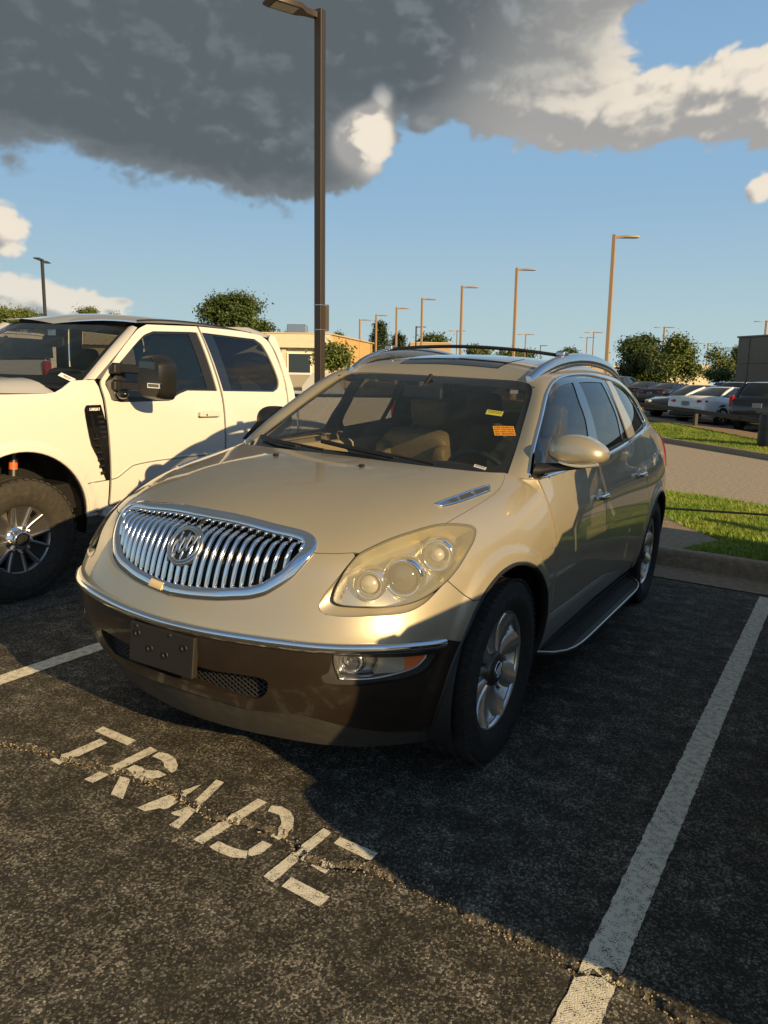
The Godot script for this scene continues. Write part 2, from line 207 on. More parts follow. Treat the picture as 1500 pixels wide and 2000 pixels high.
func make_sky() -> Material:
	big_noise.seed = 4
	big_noise.fractal_octaves = 5
	big_noise.frequency = 1.0
	big_noise.noise_type = FastNoiseLite.TYPE_SIMPLEX_SMOOTH
	puff_noise.seed = 9
	puff_noise.frequency = 1.0
	puff_noise.noise_type = FastNoiseLite.TYPE_SIMPLEX_SMOOTH
	puff_noise.fractal_type = FastNoiseLite.FRACTAL_RIDGED
	puff_noise.fractal_octaves = 5
	puff_noise.fractal_gain = 0.55
	var W := 768
	var H := 384
	var im := Image.create_empty(W, H, false, Image.FORMAT_RGBF)
	for y in H:
		var el := 90.0 - (y + 0.5) / H * 180.0
		if el < -1.0:
			im.fill_rect(Rect2i(0, y, W, H - y), GROUND_GLOW)
			break
		for x in W:
			im.set_pixel(x, y, sky_colour((x + 0.5) / W * 360.0 + AZ0, el))
	im.resize(4096, 2048, Image.INTERPOLATE_CUBIC)
	# the same sky at full sharpness over the part of it that stands behind the scene
	for y in range(712, 1030):
		var el := 90.0 - (y + 0.5) / 2048.0 * 180.0
		for x in range(3360, 4116):
			im.set_pixel(x % 4096, y, sky_colour((x + 0.5) / 4096.0 * 360.0 + AZ0, el))
	var s := PanoramaSkyMaterial.new()
	s.panorama = ImageTexture.create_from_image(im)
	s.energy_multiplier = 0.74
	return s

const AZ0 := 0.0
var GROUND_GLOW := Color(0.10, 0.09, 0.075)

# ------------------------------------------------------------------ mesh building
class MB:
	var v := PackedVector3Array()
	var n := PackedVector3Array()
	var t := PackedVector2Array()
	var i := PackedInt32Array()
	var flip := false

	func add(p: Vector3, nn: Vector3, uv := Vector2.ZERO) -> int:
		v.append(p)
		n.append(nn)
		t.append(uv)
		return v.size() - 1

	# front faces run clockwise: the normal is (c - a) x (b - a)
	func tri(a: int, b: int, c: int) -> void:
		var g := (v[c] - v[a]).cross(v[b] - v[a])
		if g.dot(n[a] + n[b] + n[c]) < 0.0:
			i.append_array([a, c, b])
		else:
			i.append_array([a, b, c])

	func flat(pts: Array) -> void:
		# one flat polygon, fan
		var g: Vector3 = (pts[2] - pts[0]).cross(pts[1] - pts[0]).normalized()
		var first := v.size()
		for p in pts:
			add(p, g)
		for k in range(1, pts.size() - 1):
			i.append_array([first, first + k, first + k + 1])

	# rows of points; smooth normals over the sheet
	func loft(rows: Array, closed_u := false, closed_v := false) -> void:
		var R: int = rows.size()
		var C: int = rows[0].size()
		var nn := PackedVector3Array()
		nn.resize(R * C)
		var rr := R if closed_v else R - 1
		var cc := C if closed_u else C - 1
		var faces := PackedInt32Array()
		var base := v.size()
		for r in rr:
			var r2 := (r + 1) % R
			for c in cc:
				var c2 := (c + 1) % C
				var a: Vector3 = rows[r][c]
				var b: Vector3 = rows[r][c2]
				var d: Vector3 = rows[r2][c2]
				var e: Vector3 = rows[r2][c]
				var g := (e - b).cross(d - a)
				if g.length_squared() < 1e-18:
					continue
				g = g.normalized()
				for k in [r * C + c, r * C + c2, r2 * C + c2, r2 * C + c]:
					nn[k] += g
				faces.append_array([r * C + c, r * C + c2, r2 * C + c2, r * C + c, r2 * C + c2, r2 * C + c])
		for r in R:
			for c in C:
				add(rows[r][c], nn[r * C + c].normalized(), Vector2(float(c) / C, float(r) / R))
		for k in range(0, faces.size(), 3):
			var a := faces[k] + base
			var b := faces[k + 1] + base
			var c := faces[k + 2] + base
			if v[a] == v[b] or v[b] == v[c] or v[a] == v[c]:
				continue
			tri(a, b, c)

	func tube(path: Array, r: float, seg := 8, closed := false, caps := true, r_end := -1.0) -> void:
		var rows := []
		var m := path.size()
		var up := Vector3.UP
		for k in m:
			var a: Vector3 = path[(k - 1 + m) % m] if closed else path[maxi(k - 1, 0)]
			var b: Vector3 = path[(k + 1) % m] if closed else path[mini(k + 1, m - 1)]
			var d := (b - a).normalized()
			if k == 0:
				up = Vector3.UP if absf(d.y) < 0.9 else Vector3.RIGHT
			var x := d.cross(up).normalized()
			up = x.cross(d).normalized()
			var rad := r if r_end < 0.0 else lerpf(r, r_end, float(k) / (m - 1))
			var ring := []
			for s in seg:
				var an := TAU * s / seg
				ring.append(path[k] + (x * cos(an) + up * sin(an)) * rad)
			rows.append(ring)
		loft(rows, true, closed)
		if caps and not closed:
			flat(rows[0])
			var last: Array = rows[-1].duplicate()
			last.reverse()
			flat(last)

	# profile points (radius, along) turned round the axis of xf's y
	func lathe(profile: Array, seg: int, xf := Transform3D.IDENTITY, arc := TAU) -> void:
		var rows := []
		for p in profile:
			var ring := []
			for s in (seg if arc >= TAU else seg + 1):
				var an := arc * s / seg
				ring.append(xf * Vector3(cos(an) * p.x, p.y, sin(an) * p.x))
			rows.append(ring)
		loft(rows, arc >= TAU)

	# hard-edged turning: every profile segment its own sheet
	func lathe_hard(profile: Array, seg: int, xf := Transform3D.IDENTITY) -> void:
		for k in profile.size() - 1:
			lathe([profile[k], profile[k + 1]], seg, xf)

	func box(c: Vector3, s: Vector3, bev := 0.0, bas := Basis.IDENTITY) -> void:
		var h := s * 0.5
		var e := minf(bev, minf(h.x, minf(h.y, h.z)) * 0.98)
		var id := {}
		var first := v.size()
		for sx in [-1, 1]:
			for sy in [-1, 1]:
				for sz in [-1, 1]:
					for ax in 3:
						var p := Vector3(sx * (h.x - (e if ax != 0 else 0.0)), sy * (h.y - (e if ax != 1 else 0.0)), sz * (h.z - (e if ax != 2 else 0.0)))
						var nn := Vector3(sx if ax == 0 else 0, sy if ax == 1 else 0, sz if ax == 2 else 0)
						id[[sx, sy, sz, ax]] = add(c + bas * p, bas * nn)
		for ax in 3:
			for s2 in [-1, 1]:
				var q := []
				for k in [[-1, -1], [1, -1], [1, 1], [-1, 1]]:
					var key := [s2, k[0], k[1]] if ax == 0 else ([k[0], s2, k[1]] if ax == 1 else [k[0], k[1], s2])
					q.append(id[key + [ax]])
				tri(q[0], q[1], q[2])
				tri(q[0], q[2], q[3])
		if e <= 0.0:
			return
		for ax in 3:  # edge along axis ax
			var b1 := (ax + 1) % 3
			var b2 := (ax + 2) % 3
			for s1 in [-1, 1]:
				for s2 in [-1, 1]:
					var k0 := [0, 0, 0]
					k0[b1] = s1
					k0[b2] = s2
					k0[ax] = -1
					var k1 := k0.duplicate()
					k1[ax] = 1
					var a: int = id[k0 + [b1]]
					var b: int = id[k1 + [b1]]
					var d: int = id[k1 + [b2]]
					var f: int = id[k0 + [b2]]
					tri(a, b, d)
					tri(a, d, f)
		for sx in [-1, 1]:
			for sy in [-1, 1]:
				for sz in [-1, 1]:
					tri(id[[sx, sy, sz, 0]], id[[sx, sy, sz, 1]], id[[sx, sy, sz, 2]])

	# outline (plane coordinates) extruded by depth along +z of xf, both ends closed
	func prism(outline: PackedVector2Array, depth: float, xf := Transform3D.IDENTITY, back := true) -> void:
		var tris := Geometry2D.triangulate_polygon(outline)
		for side in ([0, 1] if back else [1]):
			var nn := xf.basis * Vector3(0, 0, 1 if side else -1)
			var first := v.size()
			for p in outline:
				add(xf * Vector3(p.x, p.y, depth if side else 0.0), nn.normalized())
			for k in range(0, tris.size(), 3):
				tri(first + tris[k], first + tris[k + 1], first + tris[k + 2])
		for k in outline.size():
			var a := outline[k]
			var b := outline[(k + 1) % outline.size()]
			var dd := (b - a).normalized()
			var nn := (xf.basis * Vector3(dd.y, -dd.x, 0)).normalized()
			if Geometry2D.is_polygon_clockwise(outline):
				nn = -nn
			var f := v.size()
			add(xf * Vector3(a.x, a.y, 0), nn)
			add(xf * Vector3(b.x, b.y, 0), nn)
			add(xf * Vector3(b.x, b.y, depth), nn)
			add(xf * Vector3(a.x, a.y, depth), nn)
			tri(f, f + 1, f + 2)
			tri(f, f + 2, f + 3)

	func sphere(c: Vector3, r: Vector3, seg := 16, rings := 10) -> void:
		var rows := []
		for k in rings + 1:
			var ph := PI * k / rings
			var row := []
			for s in seg:
				var an := TAU * s / seg
				row.append(c + Vector3(sin(ph) * cos(an), cos(ph), sin(ph) * sin(an)) * r)
			rows.append(row)
		loft(rows, true)

	func mesh(with_uv := false) -> ArrayMesh:
		var m := ArrayMesh.new()
		var arr := []
		arr.resize(Mesh.ARRAY_MAX)
		arr[Mesh.ARRAY_VERTEX] = v
		arr[Mesh.ARRAY_NORMAL] = n
		if with_uv:
			arr[Mesh.ARRAY_TEX_UV] = t
		arr[Mesh.ARRAY_INDEX] = i
		m.add_surface_from_arrays(Mesh.PRIMITIVE_TRIANGLES, arr)
		return m


# ------------------------------------------------------------------ curved sheets (cubic B-spline)
class Patch:
	var R := 0
	var C := 0
	var P := PackedVector3Array()
	var W := 0
	var arches := []

	func _init(rows: int, cols: int, sym: bool, pts: PackedVector3Array) -> void:
		R = rows
		C = cols
		W = cols + 2
		P.resize((rows + 2) * W)
		for r in rows:
			for c in cols:
				P[(r + 1) * W + c + 1] = pts[r * cols + c]
			var a := pts[r * cols]
			var b := pts[r * cols + 1]
			P[(r + 1) * W] = Vector3(-b.x, b.y, b.z) if sym else a * 2.0 - b
			P[(r + 1) * W + cols + 1] = pts[r * cols + cols - 1] * 2.0 - pts[r * cols + cols - 2]
		for c in W:
			P[c] = P[W + c] * 2.0 - P[2 * W + c]
			P[(rows + 1) * W + c] = P[rows * W + c] * 2.0 - P[(rows - 1) * W + c]

	static func from(data: Array) -> Patch:
		var pts := PackedVector3Array()
		var d: Array = data[3]
		for k in range(0, d.size(), 3):
			pts.append(Vector3(d[k], d[k + 1], d[k + 2]) * 0.001)
		return Patch.new(data[0], data[1], data[2] == 1, pts)

	func pt(u: float, w: float) -> Vector3:
		var U := u * (C - 1)
		var V := w * (R - 1)
		var iu := clampi(int(floor(U)), 0, C - 2)
		var iv := clampi(int(floor(V)), 0, R - 2)
		var s := U - iu
		var q := V - iv
		var s2 := s * s
		var s3 := s2 * s
		var q2 := q * q
		var q3 := q2 * q
		var a0 := (1.0 - 3.0 * s + 3.0 * s2 - s3) / 6.0
		var a1 := (3.0 * s3 - 6.0 * s2 + 4.0) / 6.0
		var a2 := (-3.0 * s3 + 3.0 * s2 + 3.0 * s + 1.0) / 6.0
		var a3 := s3 / 6.0
		var k := iv * W + iu
		var r0 := P[k] * a0 + P[k + 1] * a1 + P[k + 2] * a2 + P[k + 3] * a3
		k += W
		var r1 := P[k] * a0 + P[k + 1] * a1 + P[k + 2] * a2 + P[k + 3] * a3
		k += W
		var r2 := P[k] * a0 + P[k + 1] * a1 + P[k + 2] * a2 + P[k + 3] * a3
		k += W
		var r3 := P[k] * a0 + P[k + 1] * a1 + P[k + 2] * a2 + P[k + 3] * a3
		var p := r0 * ((1.0 - 3.0 * q + 3.0 * q2 - q3) / 6.0) + r1 * ((3.0 * q3 - 6.0 * q2 + 4.0) / 6.0) + r2 * ((-3.0 * q3 + 3.0 * q2 + 3.0 * q + 1.0) / 6.0) + r3 * (q3 / 6.0)
		for a in arches:  # flared wheel arch: (z, y, inner, outer, out)
			var d := Vector2(p.z - a[0], p.y - a[1]).length()
			if d < a[3] and p.x > 0.6:
				var e := smoothstep(a[3], a[2], d)
				p.x += a[4] * e
		return p

	func nrm(u: float, w: float) -> Vector3:
		var e := 0.0015
		var a := pt(maxf(u - e, 0.0), w)
		var b := pt(minf(u + e, 1.0), w)
		var c := pt(u, maxf(w - e, 0.0))
		var d := pt(u, minf(w + e, 1.0))
		var g := (b - a).cross(d - c)
		return g.normalized() if g.length_squared() > 1e-20 else Vector3.UP


func outline(data: Array) -> PackedVector2Array:
	var o := PackedVector2Array()
	for k in range(0, data.size(), 2):
		o.append(Vector2(data[k], data[k + 1]) * 0.1)
	return o


# closed outline made smooth: corners sharper than the limit are kept
func smoothed(o: PackedVector2Array, steps := 4, keep_angle := 50.0, closed := true) -> PackedVector2Array:
	var m := o.size()
	var out := PackedVector2Array()
	for k in (m if closed else m - 1):
		var p0 := o[(k - 1 + m) % m] if closed or k > 0 else o[0]
		var p1 := o[k]
		var p2 := o[(k + 1) % m]
		var p3 := o[(k + 2) % m] if closed or k < m - 2 else o[m - 1]
		var t1 := (p2 - p0) * 0.5
		var t2 := (p3 - p1) * 0.5
		if absf((p1 - p0).angle_to(p2 - p1)) > deg_to_rad(keep_angle):
			t1 = (p2 - p1)
		if absf((p2 - p1).angle_to(p3 - p2)) > deg_to_rad(keep_angle):
			t2 = (p2 - p1)
		var L := (p2 - p1).length()
		t1 = t1.limit_length(L)
		t2 = t2.limit_length(L)
		for s in steps:
			var t := float(s) / steps
			var t_2 := t * t
			var t_3 := t_2 * t
			out.append(p1 * (2 * t_3 - 3 * t_2 + 1) + t1 * (t_3 - 2 * t_2 + t) + p2 * (-2 * t_3 + 3 * t_2) + t2 * (t_3 - t_2))
	if not closed:
		out.append(o[m - 1])
	return out


func dense(o: PackedVector2Array, step: float) -> PackedVector2Array:
	var out := PackedVector2Array()
	for k in o.size():
		var a := o[k]
		var b := o[(k + 1) % o.size()]
		var m := maxi(1, int(ceil(a.distance_to(b) / step)))
		for s in m:
			out.append(a.lerp(b, float(s) / m))
	return out


# the part of a patch inside an outline (in thousandths of the patch), with holes, a rim turned inwards and an offset along the normal
func panel(mb: MB, pa: Patch, o: PackedVector2Array, holes := [], cells := 90, off := 0.0, rim := 0.014, mirror := false) -> void:
	var sg := Vector3(-1, 1, 1) if mirror else Vector3.ONE
	var lo := o[0]
	var hi := o[0]
	for p in o:
		lo = lo.min(p)
		hi = hi.max(p)
	var step := 1000.0 / cells
	var x0 := int(floor(lo.x / step))
	var x1 := int(ceil(hi.x / step))
	var y0 := int(floor(lo.y / step))
	var y1 := int(ceil(hi.y / step))
	var od := dense(o, step * 0.45)
	var hd := []
	for h in holes:
		hd.append(dense(h, step * 0.45))
	var edge := {}
	for ring in [od] + hd:
		for p in ring:
			edge[Vector2i(int(floor(p.x / step)), int(floor(p.y / step)))] = true
	var ids := {}
	for y in range(y0, y1):
		for x in range(x0, x1):
			var q := PackedVector2Array([Vector2(x, y) * step, Vector2(x + 1, y) * step, Vector2(x + 1, y + 1) * step, Vector2(x, y + 1) * step])
			var near := false
			for dy in [-1, 0, 1]:
				for dx in [-1, 0, 1]:
					if edge.has(Vector2i(x + dx, y + dy)):
						near = true
			if not near:
				var mid := (q[0] + q[2]) * 0.5
				if not Geometry2D.is_point_in_polygon(mid, o):
					continue
				var out := false
				for h in holes:
					if Geometry2D.is_point_in_polygon(mid, h):
						out = true
				if out:
					continue
				var four := []
				for k in 4:
					var key := Vector2i(q[k].round())
					var kk := Vector2i(x + (1 if k == 1 or k == 2 else 0), y + (1 if k > 1 else 0))
					if not ids.has(kk):
						ids[kk] = vert(mb, pa, q[k], off, sg)
					four.append(ids[kk])
				mb.tri(four[0], four[1], four[2])
				mb.tri(four[0], four[2], four[3])
				continue
			var parts: Array = Geometry2D.intersect_polygons(q, od)
			for h in hd:
				var next := []
				for f in parts:
					next.append_array(Geometry2D.clip_polygons(f, h))
				parts = next
			for f in parts:
				if f.size() < 3 or Geometry2D.is_polygon_clockwise(f) == Geometry2D.is_polygon_clockwise(PackedVector2Array([Vector2(0, 0), Vector2(0, 1), Vector2(1, 1)])) and f.size() < 3:
					continue
				var tr := Geometry2D.triangulate_polygon(f)
				if tr.is_empty():
					continue
				var first := mb.v.size()
				for p in f:
					vert(mb, pa, p, off, sg)
				for k in range(0, tr.size(), 3):
					mb.tri(first + tr[k], first + tr[k + 1], first + tr[k + 2])
	if rim > 0.0:
		for ring in [od] + hd:
			var a := []
			var b := []
			for p in ring:
				var uv: Vector2 = p * 0.001
				var P := pa.pt(clampf(uv.x, 0, 1), clampf(uv.y, 0, 1))
				var N := pa.nrm(clampf(uv.x, 0, 1), clampf(uv.y, 0, 1))
				a.append((P + N * off) * sg)
				b.append((P + N * (off - rim)) * sg)
			mb.loft([a, b], true)


func vert(mb: MB, pa: Patch, p: Vector2, off: float, sg: Vector3) -> int:
	var u := clampf(p.x * 0.001, 0.0, 1.0)
	var w := clampf(p.y * 0.001, 0.0, 1.0)
	var N := pa.nrm(u, w)
	return mb.add((pa.pt(u, w) + N * off) * sg, N * sg)


func on(pa: Patch, p: Vector2, off := 0.0, sg := Vector3.ONE) -> Vector3:
	var u := clampf(p.x * 0.001, 0.0, 1.0)
	var w := clampf(p.y * 0.001, 0.0, 1.0)
	return (pa.pt(u, w) + (pa.nrm(u, w) * off if off != 0.0 else Vector3.ZERO)) * sg


# a strip with a profile (across, out) swept along a line drawn on a patch
func trim_on(mb: MB, pa: Patch, line: PackedVector2Array, profile: Array, closed := false, mirror := false, caps := true) -> void:
	var sg := Vector3(-1, 1, 1) if mirror else Vector3.ONE
	var rows := []
	var m := line.size()
	for k in m:
		var a := on(pa, line[(k - 1 + m) % m] if closed else line[maxi(k - 1, 0)])
		var b := on(pa, line[(k + 1) % m] if closed else line[mini(k + 1, m - 1)])
		var p := on(pa, line[k])
		var N := pa.nrm(clampf(line[k].x * 0.001, 0, 1), clampf(line[k].y * 0.001, 0, 1))
		var side := (b - a).normalized().cross(N).normalized()
		var ring := []
		for q in profile:
			ring.append((p + side * q.x + N * q.y) * sg)
		rows.append(ring)
	mb.loft(rows, true, closed)
	if caps and not closed:
		mb.flat(rows[0])
		mb.flat(rows[-1])


func shrink(o: PackedVector2Array, by: float) -> PackedVector2Array:
	var r := Geometry2D.offset_polygon(o, -by, Geometry2D.JOIN_MITER)
	if r.is_empty():
		return o
	var best: PackedVector2Array = r[0]
	for k in r:
		if k.size() > best.size():
			best = k
	return best


# ------------------------------------------------------------------ naming
var used := {}

func numbered(called: String) -> String:
	if not used.has(called):
		used[called] = 0
		return called
	used[called] += 1
	return "%s_%03d" % [called, used[called]]


func thing(called: String, label: String, category: String, xf := Transform3D.IDENTITY, group := "") -> Node3D:
	var o := Node3D.new()
	o.name = numbered(called)
	add_child(o)
	o.transform = xf
	tag(o, label, category, group)
	return o


func tag(o: Node, label: String, category: String, group := "") -> void:
	o.set_meta("label", label)
	o.set_meta("category", category)
	if group != "":
		o.set_meta("group", group)


func part(called: String, m: Mesh, mat: Material, parent: Node, xf := Transform3D.IDENTITY) -> MeshInstance3D:
	var o := MeshInstance3D.new()
	o.name = called
	o.mesh = m
	o.material_override = mat
	o.transform = xf
	parent.add_child(o, true)
	return o


func top(called: String, m: Mesh, mat: Material, label: String, category: String, xf := Transform3D.IDENTITY, group := "") -> MeshInstance3D:
	var o := part(numbered(called), m, mat, self, xf)
	tag(o, label, category, group)
	return o


func struct(called: String, m: Mesh, mat: Material, xf := Transform3D.IDENTITY) -> MeshInstance3D:
	var o := part(numbered(called), m, mat, self, xf)
	o.set_meta("kind", "structure")
	return o


func copy_of(o: Node3D, xf: Transform3D, label: String, group := "") -> Node3D:
	var c := o.duplicate()
	var base := str(o.name)
	var rx := RegEx.create_from_string("_[0-9]{3}$")
	base = rx.sub(base, "")
	c.name = numbered(base)
	add_child(c)
	c.transform = xf
	c.set_meta("label", label)
	if group != "":
		c.set_meta("group", group)
	return c


# ------------------------------------------------------------------ materials
func mat(color: Color, rough := 0.6, metal := 0.0, coat := 0.0) -> StandardMaterial3D:
	var m := StandardMaterial3D.new()
	m.albedo_color = color
	m.roughness = rough
	m.metallic = metal
	if coat > 0.0:
		m.clearcoat_enabled = true
		m.clearcoat = coat
		m.clearcoat_roughness = 0.03
	return m


# linear base colour -> material colour
func lin(r: float, g: float, b: float) -> Color:
	return Color(r, g, b).linear_to_srgb()


func glass(color: Color, alpha: float) -> StandardMaterial3D:
	var m := StandardMaterial3D.new()
	m.albedo_color = Color(color, alpha)
	m.roughness = 0.02
	m.transparency = BaseMaterial3D.TRANSPARENCY_ALPHA
	return m


func noise_tex(size: int, freq: float, octaves: int, ramp: Array, seed_ := 1, kind := FastNoiseLite.TYPE_SIMPLEX_SMOOTH, normal := false, strength := 4.0) -> ImageTexture:
	var n := FastNoiseLite.new()
	n.noise_type = kind
	n.seed = seed_
	n.frequency = freq
	n.fractal_octaves = octaves
	var im := n.get_seamless_image(size, size)
	im.convert(Image.FORMAT_RGB8)
	if normal:
		im.bump_map_to_normal_map(strength)
		return ImageTexture.create_from_image(im)
	if not ramp.is_empty():
		var g := Gradient.new()
		g.offsets = PackedFloat32Array(ramp.map(func(r): return r[0]))
		g.colors = PackedColorArray(ramp.map(func(r): return r[1]))
		var lut := []
		for k in 256:
			lut.append(g.sample(k / 255.0))
		var data := im.get_data()
		for k in range(0, data.size(), 3):
			var c: Color = lut[data[k]]
			data[k] = int(c.r * 255)
			data[k + 1] = int(c.g * 255)
			data[k + 2] = int(c.b * 255)
		im = Image.create_from_data(size, size, false, Image.FORMAT_RGB8, data)
	return ImageTexture.create_from_image(im)

# ------------------------------------------------------------------ the champagne crossover
var M := {}
var wheel_proto: Node3D

func make_materials() -> void:
	# champagne metallic: fine flakes in the colour, gloss coat over it
	var paint := mat(lin(0.42, 0.372, 0.272), 0.42, 0.5, 1.0)
	paint.roughness_texture = noise_tex(256, 0.02, 3, [[0.0, Color(0.86, 0.86, 0.86)], [1.0, Color(1, 1, 1)]], 5)
	paint.uv1_triplanar = true
	paint.uv1_scale = Vector3.ONE * 1.3
	M.paint = paint
	M.lower = mat(lin(0.034, 0.024, 0.017), 0.38, 0.15, 0.35)
	var dirt := noise_tex(512, 0.012, 5, [[0.0, lin(0.016, 0.011, 0.008)], [0.7, lin(0.021, 0.0145, 0.010)], [0.86, lin(0.028, 0.021, 0.015)], [1.0, lin(0.05, 0.04, 0.03)]], 9)
	M.lower.albedo_color = Color.WHITE
	M.lower.albedo_texture = dirt
	M.lower.uv1_triplanar = true
	M.lower.uv1_scale = Vector3.ONE * 1.1
	M.lower.metallic = 0.0
	M.valance = mat(Color.WHITE, 0.72)
	M.valance.albedo_texture = noise_tex(512, 0.02, 5, [[0.0, lin(0.026, 0.024, 0.021)], [0.6, lin(0.038, 0.035, 0.031)], [1.0, lin(0.065, 0.058, 0.048)]], 11)
	M.valance.uv1_triplanar = true
	M.valance.uv1_scale = Vector3.ONE * 1.6
	M.chrome = mat(lin(0.78, 0.78, 0.79), 0.07, 1.0)
	M.satin = mat(lin(0.55, 0.555, 0.56), 0.28, 1.0)
	M.black = mat(lin(0.008, 0.008, 0.009), 0.55)
	M.gloss_black = mat(lin(0.006, 0.006, 0.007), 0.12, 0.0, 1.0)
	M.trim_black = mat(lin(0.014, 0.014, 0.015), 0.42)
	M.rubber = mat(Color.WHITE, 0.82)
	M.rubber.albedo_texture = noise_tex(256, 0.03, 4, [[0.0, lin(0.012, 0.0115, 0.011)], [0.6, lin(0.02, 0.019, 0.018)], [1.0, lin(0.045, 0.040, 0.034)]], 21)
	M.rubber.uv1_triplanar = true
	M.rubber.uv1_scale = Vector3.ONE * 3.0
	M.alloy = mat(lin(0.70, 0.70, 0.69), 0.28, 0.9)
	M.alloy_dark = mat(lin(0.10, 0.10, 0.10), 0.4, 0.8)
	M.rotor = mat(lin(0.22, 0.20, 0.18), 0.45, 0.9)
	M.windshield = glass(lin(0.008, 0.013, 0.009), 0.24)
	M.side_glass = glass(lin(0.004, 0.006, 0.006), 0.66)
	M.dark_glass = glass(lin(0.003, 0.003, 0.004), 0.80)
	M.lens = glass(lin(0.66, 0.60, 0.38), 0.19)
	M.lamp_bowl = mat(lin(0.60, 0.57, 0.47), 0.20, 0.9)
	M.lamp_wall = mat(lin(0.50, 0.44, 0.27), 0.3, 0.6)
	M.clear = glass(lin(0.6, 0.58, 0.52), 0.06)
	M.amber = mat(lin(0.80, 0.17, 0.012), 0.3, 0.0, 1.0)
	M.red_lens = mat(lin(0.30, 0.008, 0.012), 0.16, 0.0, 1.0)
	M.leather = mat(Color.WHITE, 0.5)
	M.leather.albedo_texture = noise_tex(256, 0.03, 4, [[0.0, lin(0.24, 0.195, 0.10)], [1.0, lin(0.31, 0.255, 0.135)]], 31)
	M.leather.uv1_triplanar = true
	M.leather.uv1_scale = Vector3.ONE * 2.0
	M.headliner = mat(lin(0.40, 0.34, 0.20), 0.95)
	M.dash = mat(lin(0.022, 0.021, 0.020), 0.6)
	M.wood = mat(lin(0.22, 0.075, 0.025), 0.25, 0.0, 1.0)


func tyre_mesh(r: float, rim: float, wid: float, ribs: int) -> ArrayMesh:
	var mb := MB.new()
	var h := wid * 0.5
	var side := [Vector2(rim - 0.012, h * 0.62), Vector2(rim, h * 0.74), Vector2(rim + 0.012, h * 0.86), Vector2(lerpf(rim, r, 0.3), h * 0.97), Vector2(lerpf(rim, r, 0.42), h), Vector2(lerpf(rim, r, 0.47), h * 1.012), Vector2(lerpf(rim, r, 0.5), h * 0.998), Vector2(lerpf(rim, r, 0.72), h * 0.985), Vector2(lerpf(rim, r, 0.88), h * 0.93), Vector2(r - 0.007, h * 0.86)]
	var tread := [Vector2(r - 0.007, h * 0.86), Vector2(r - 0.002, h * 0.7)]
	for g in [0.42, 0.0, -0.42]:
		tread.append_array([Vector2(r, h * (g + 0.085)), Vector2(r - 0.008, h * (g + 0.055)), Vector2(r - 0.008, h * (g - 0.055)), Vector2(r, h * (g - 0.085))])
	tread.append_array([Vector2(r - 0.002, -h * 0.7), Vector2(r - 0.007, -h * 0.86)])
	var other := []
	for p in side:
		other.push_front(Vector2(p.x, -p.y))
	mb.lathe(side, 64)
	mb.lathe(tread, 64)
	mb.lathe(other, 64)
	# shoulder blocks
	for s in [-1.0, 1.0]:
		for k in ribs:
			var an := TAU * k / ribs
			var b := Basis(Vector3(0, 1, 0), -an)
			mb.box(b * Vector3(r - 0.0055, s * h * 0.80, 0), Vector3(0.011, h * 0.30, TAU * r / ribs * 0.62), 0.002, b * Basis(Vector3(0, 0, 1), s * -0.16))
	return mb.mesh()


# axis along +y, outer face at +y
func petal_spoke_mesh(n_spokes: int) -> ArrayMesh:
	var mb := MB.new()
	var rows := []
	for k in 9:
		var t := k / 8.0
		var r := lerpf(0.05, 0.252, t)
		var w := lerpf(0.036, 0.120, smoothstep(0.0, 0.85, t)) * (1.0 - 0.10 * smoothstep(0.85, 1.0, t))
		var h := 0.070 + 0.016 * t * t - 0.020 * sin(PI * t)
		var tw := 0.010 * sin(PI * t)
		rows.append([Vector3(r, h - 0.03, -w * 0.5), Vector3(r, h - 0.006, -w * 0.5), Vector3(r, h, -w * 0.44), Vector3(r, h + 0.012, w * 0.10 + tw), Vector3(r, h - 0.004, w * 0.45), Vector3(r, h - 0.012, w * 0.5), Vector3(r, h - 0.03, w * 0.5)])
	mb.loft(rows)
	# crisp ridge: a second narrow facet
	return mb.mesh()


func make_suv_wheel() -> Node3D:
	var w := Node3D.new()
	w.name = "wheel"
	part("tyre", tyre_mesh(0.393, 0.252, 0.25, 74), M.rubber, w)
	var rim := MB.new()
	rim.lathe([Vector2(0.246, -0.10), Vector2(0.236, -0.05), Vector2(0.226, 0.0), Vector2(0.236, 0.06), Vector2(0.244, 0.085), Vector2(0.250, 0.094), Vector2(0.257, 0.096), Vector2(0.261, 0.090), Vector2(0.259, 0.083)], 64)
	var rn := part("rim", rim.mesh(), M.alloy, w)
	var sp := petal_spoke_mesh(9)
	for k in 9:
		part("spoke", sp, M.alloy, rn, Transform3D(Basis(Vector3.UP, TAU * k / 9.0 + 0.25), Vector3.ZERO))
	var cap := MB.new()
	cap.lathe([Vector2(0.075, 0.05), Vector2(0.074, 0.078), Vector2(0.068, 0.086), Vector2(0.05, 0.089), Vector2(0.0, 0.090)], 40)
	part("hub_cap", cap.mesh(), M.alloy_dark, rn)
	var sh := MB.new()
	shield_badge(sh, 0.034, Transform3D(Basis(Vector3(1, 0, 0), Vector3(0, 0, -1), Vector3(0, 1, 0)), Vector3(0, 0.091, 0)))
	part("cap_emblem", sh.mesh(), M.chrome, rn)
	var br := MB.new()
	br.lathe([Vector2(0.0, 0.02), Vector2(0.165, 0.02), Vector2(0.165, -0.005)], 40)
	part("brake_disc", br.mesh(), M.rotor, w)
	var drum := MB.new()
	drum.lathe([Vector2(0.0, -0.03), Vector2(0.225, -0.03)], 32)
	part("wheel_back", drum.mesh(), M.black, w)
	return w


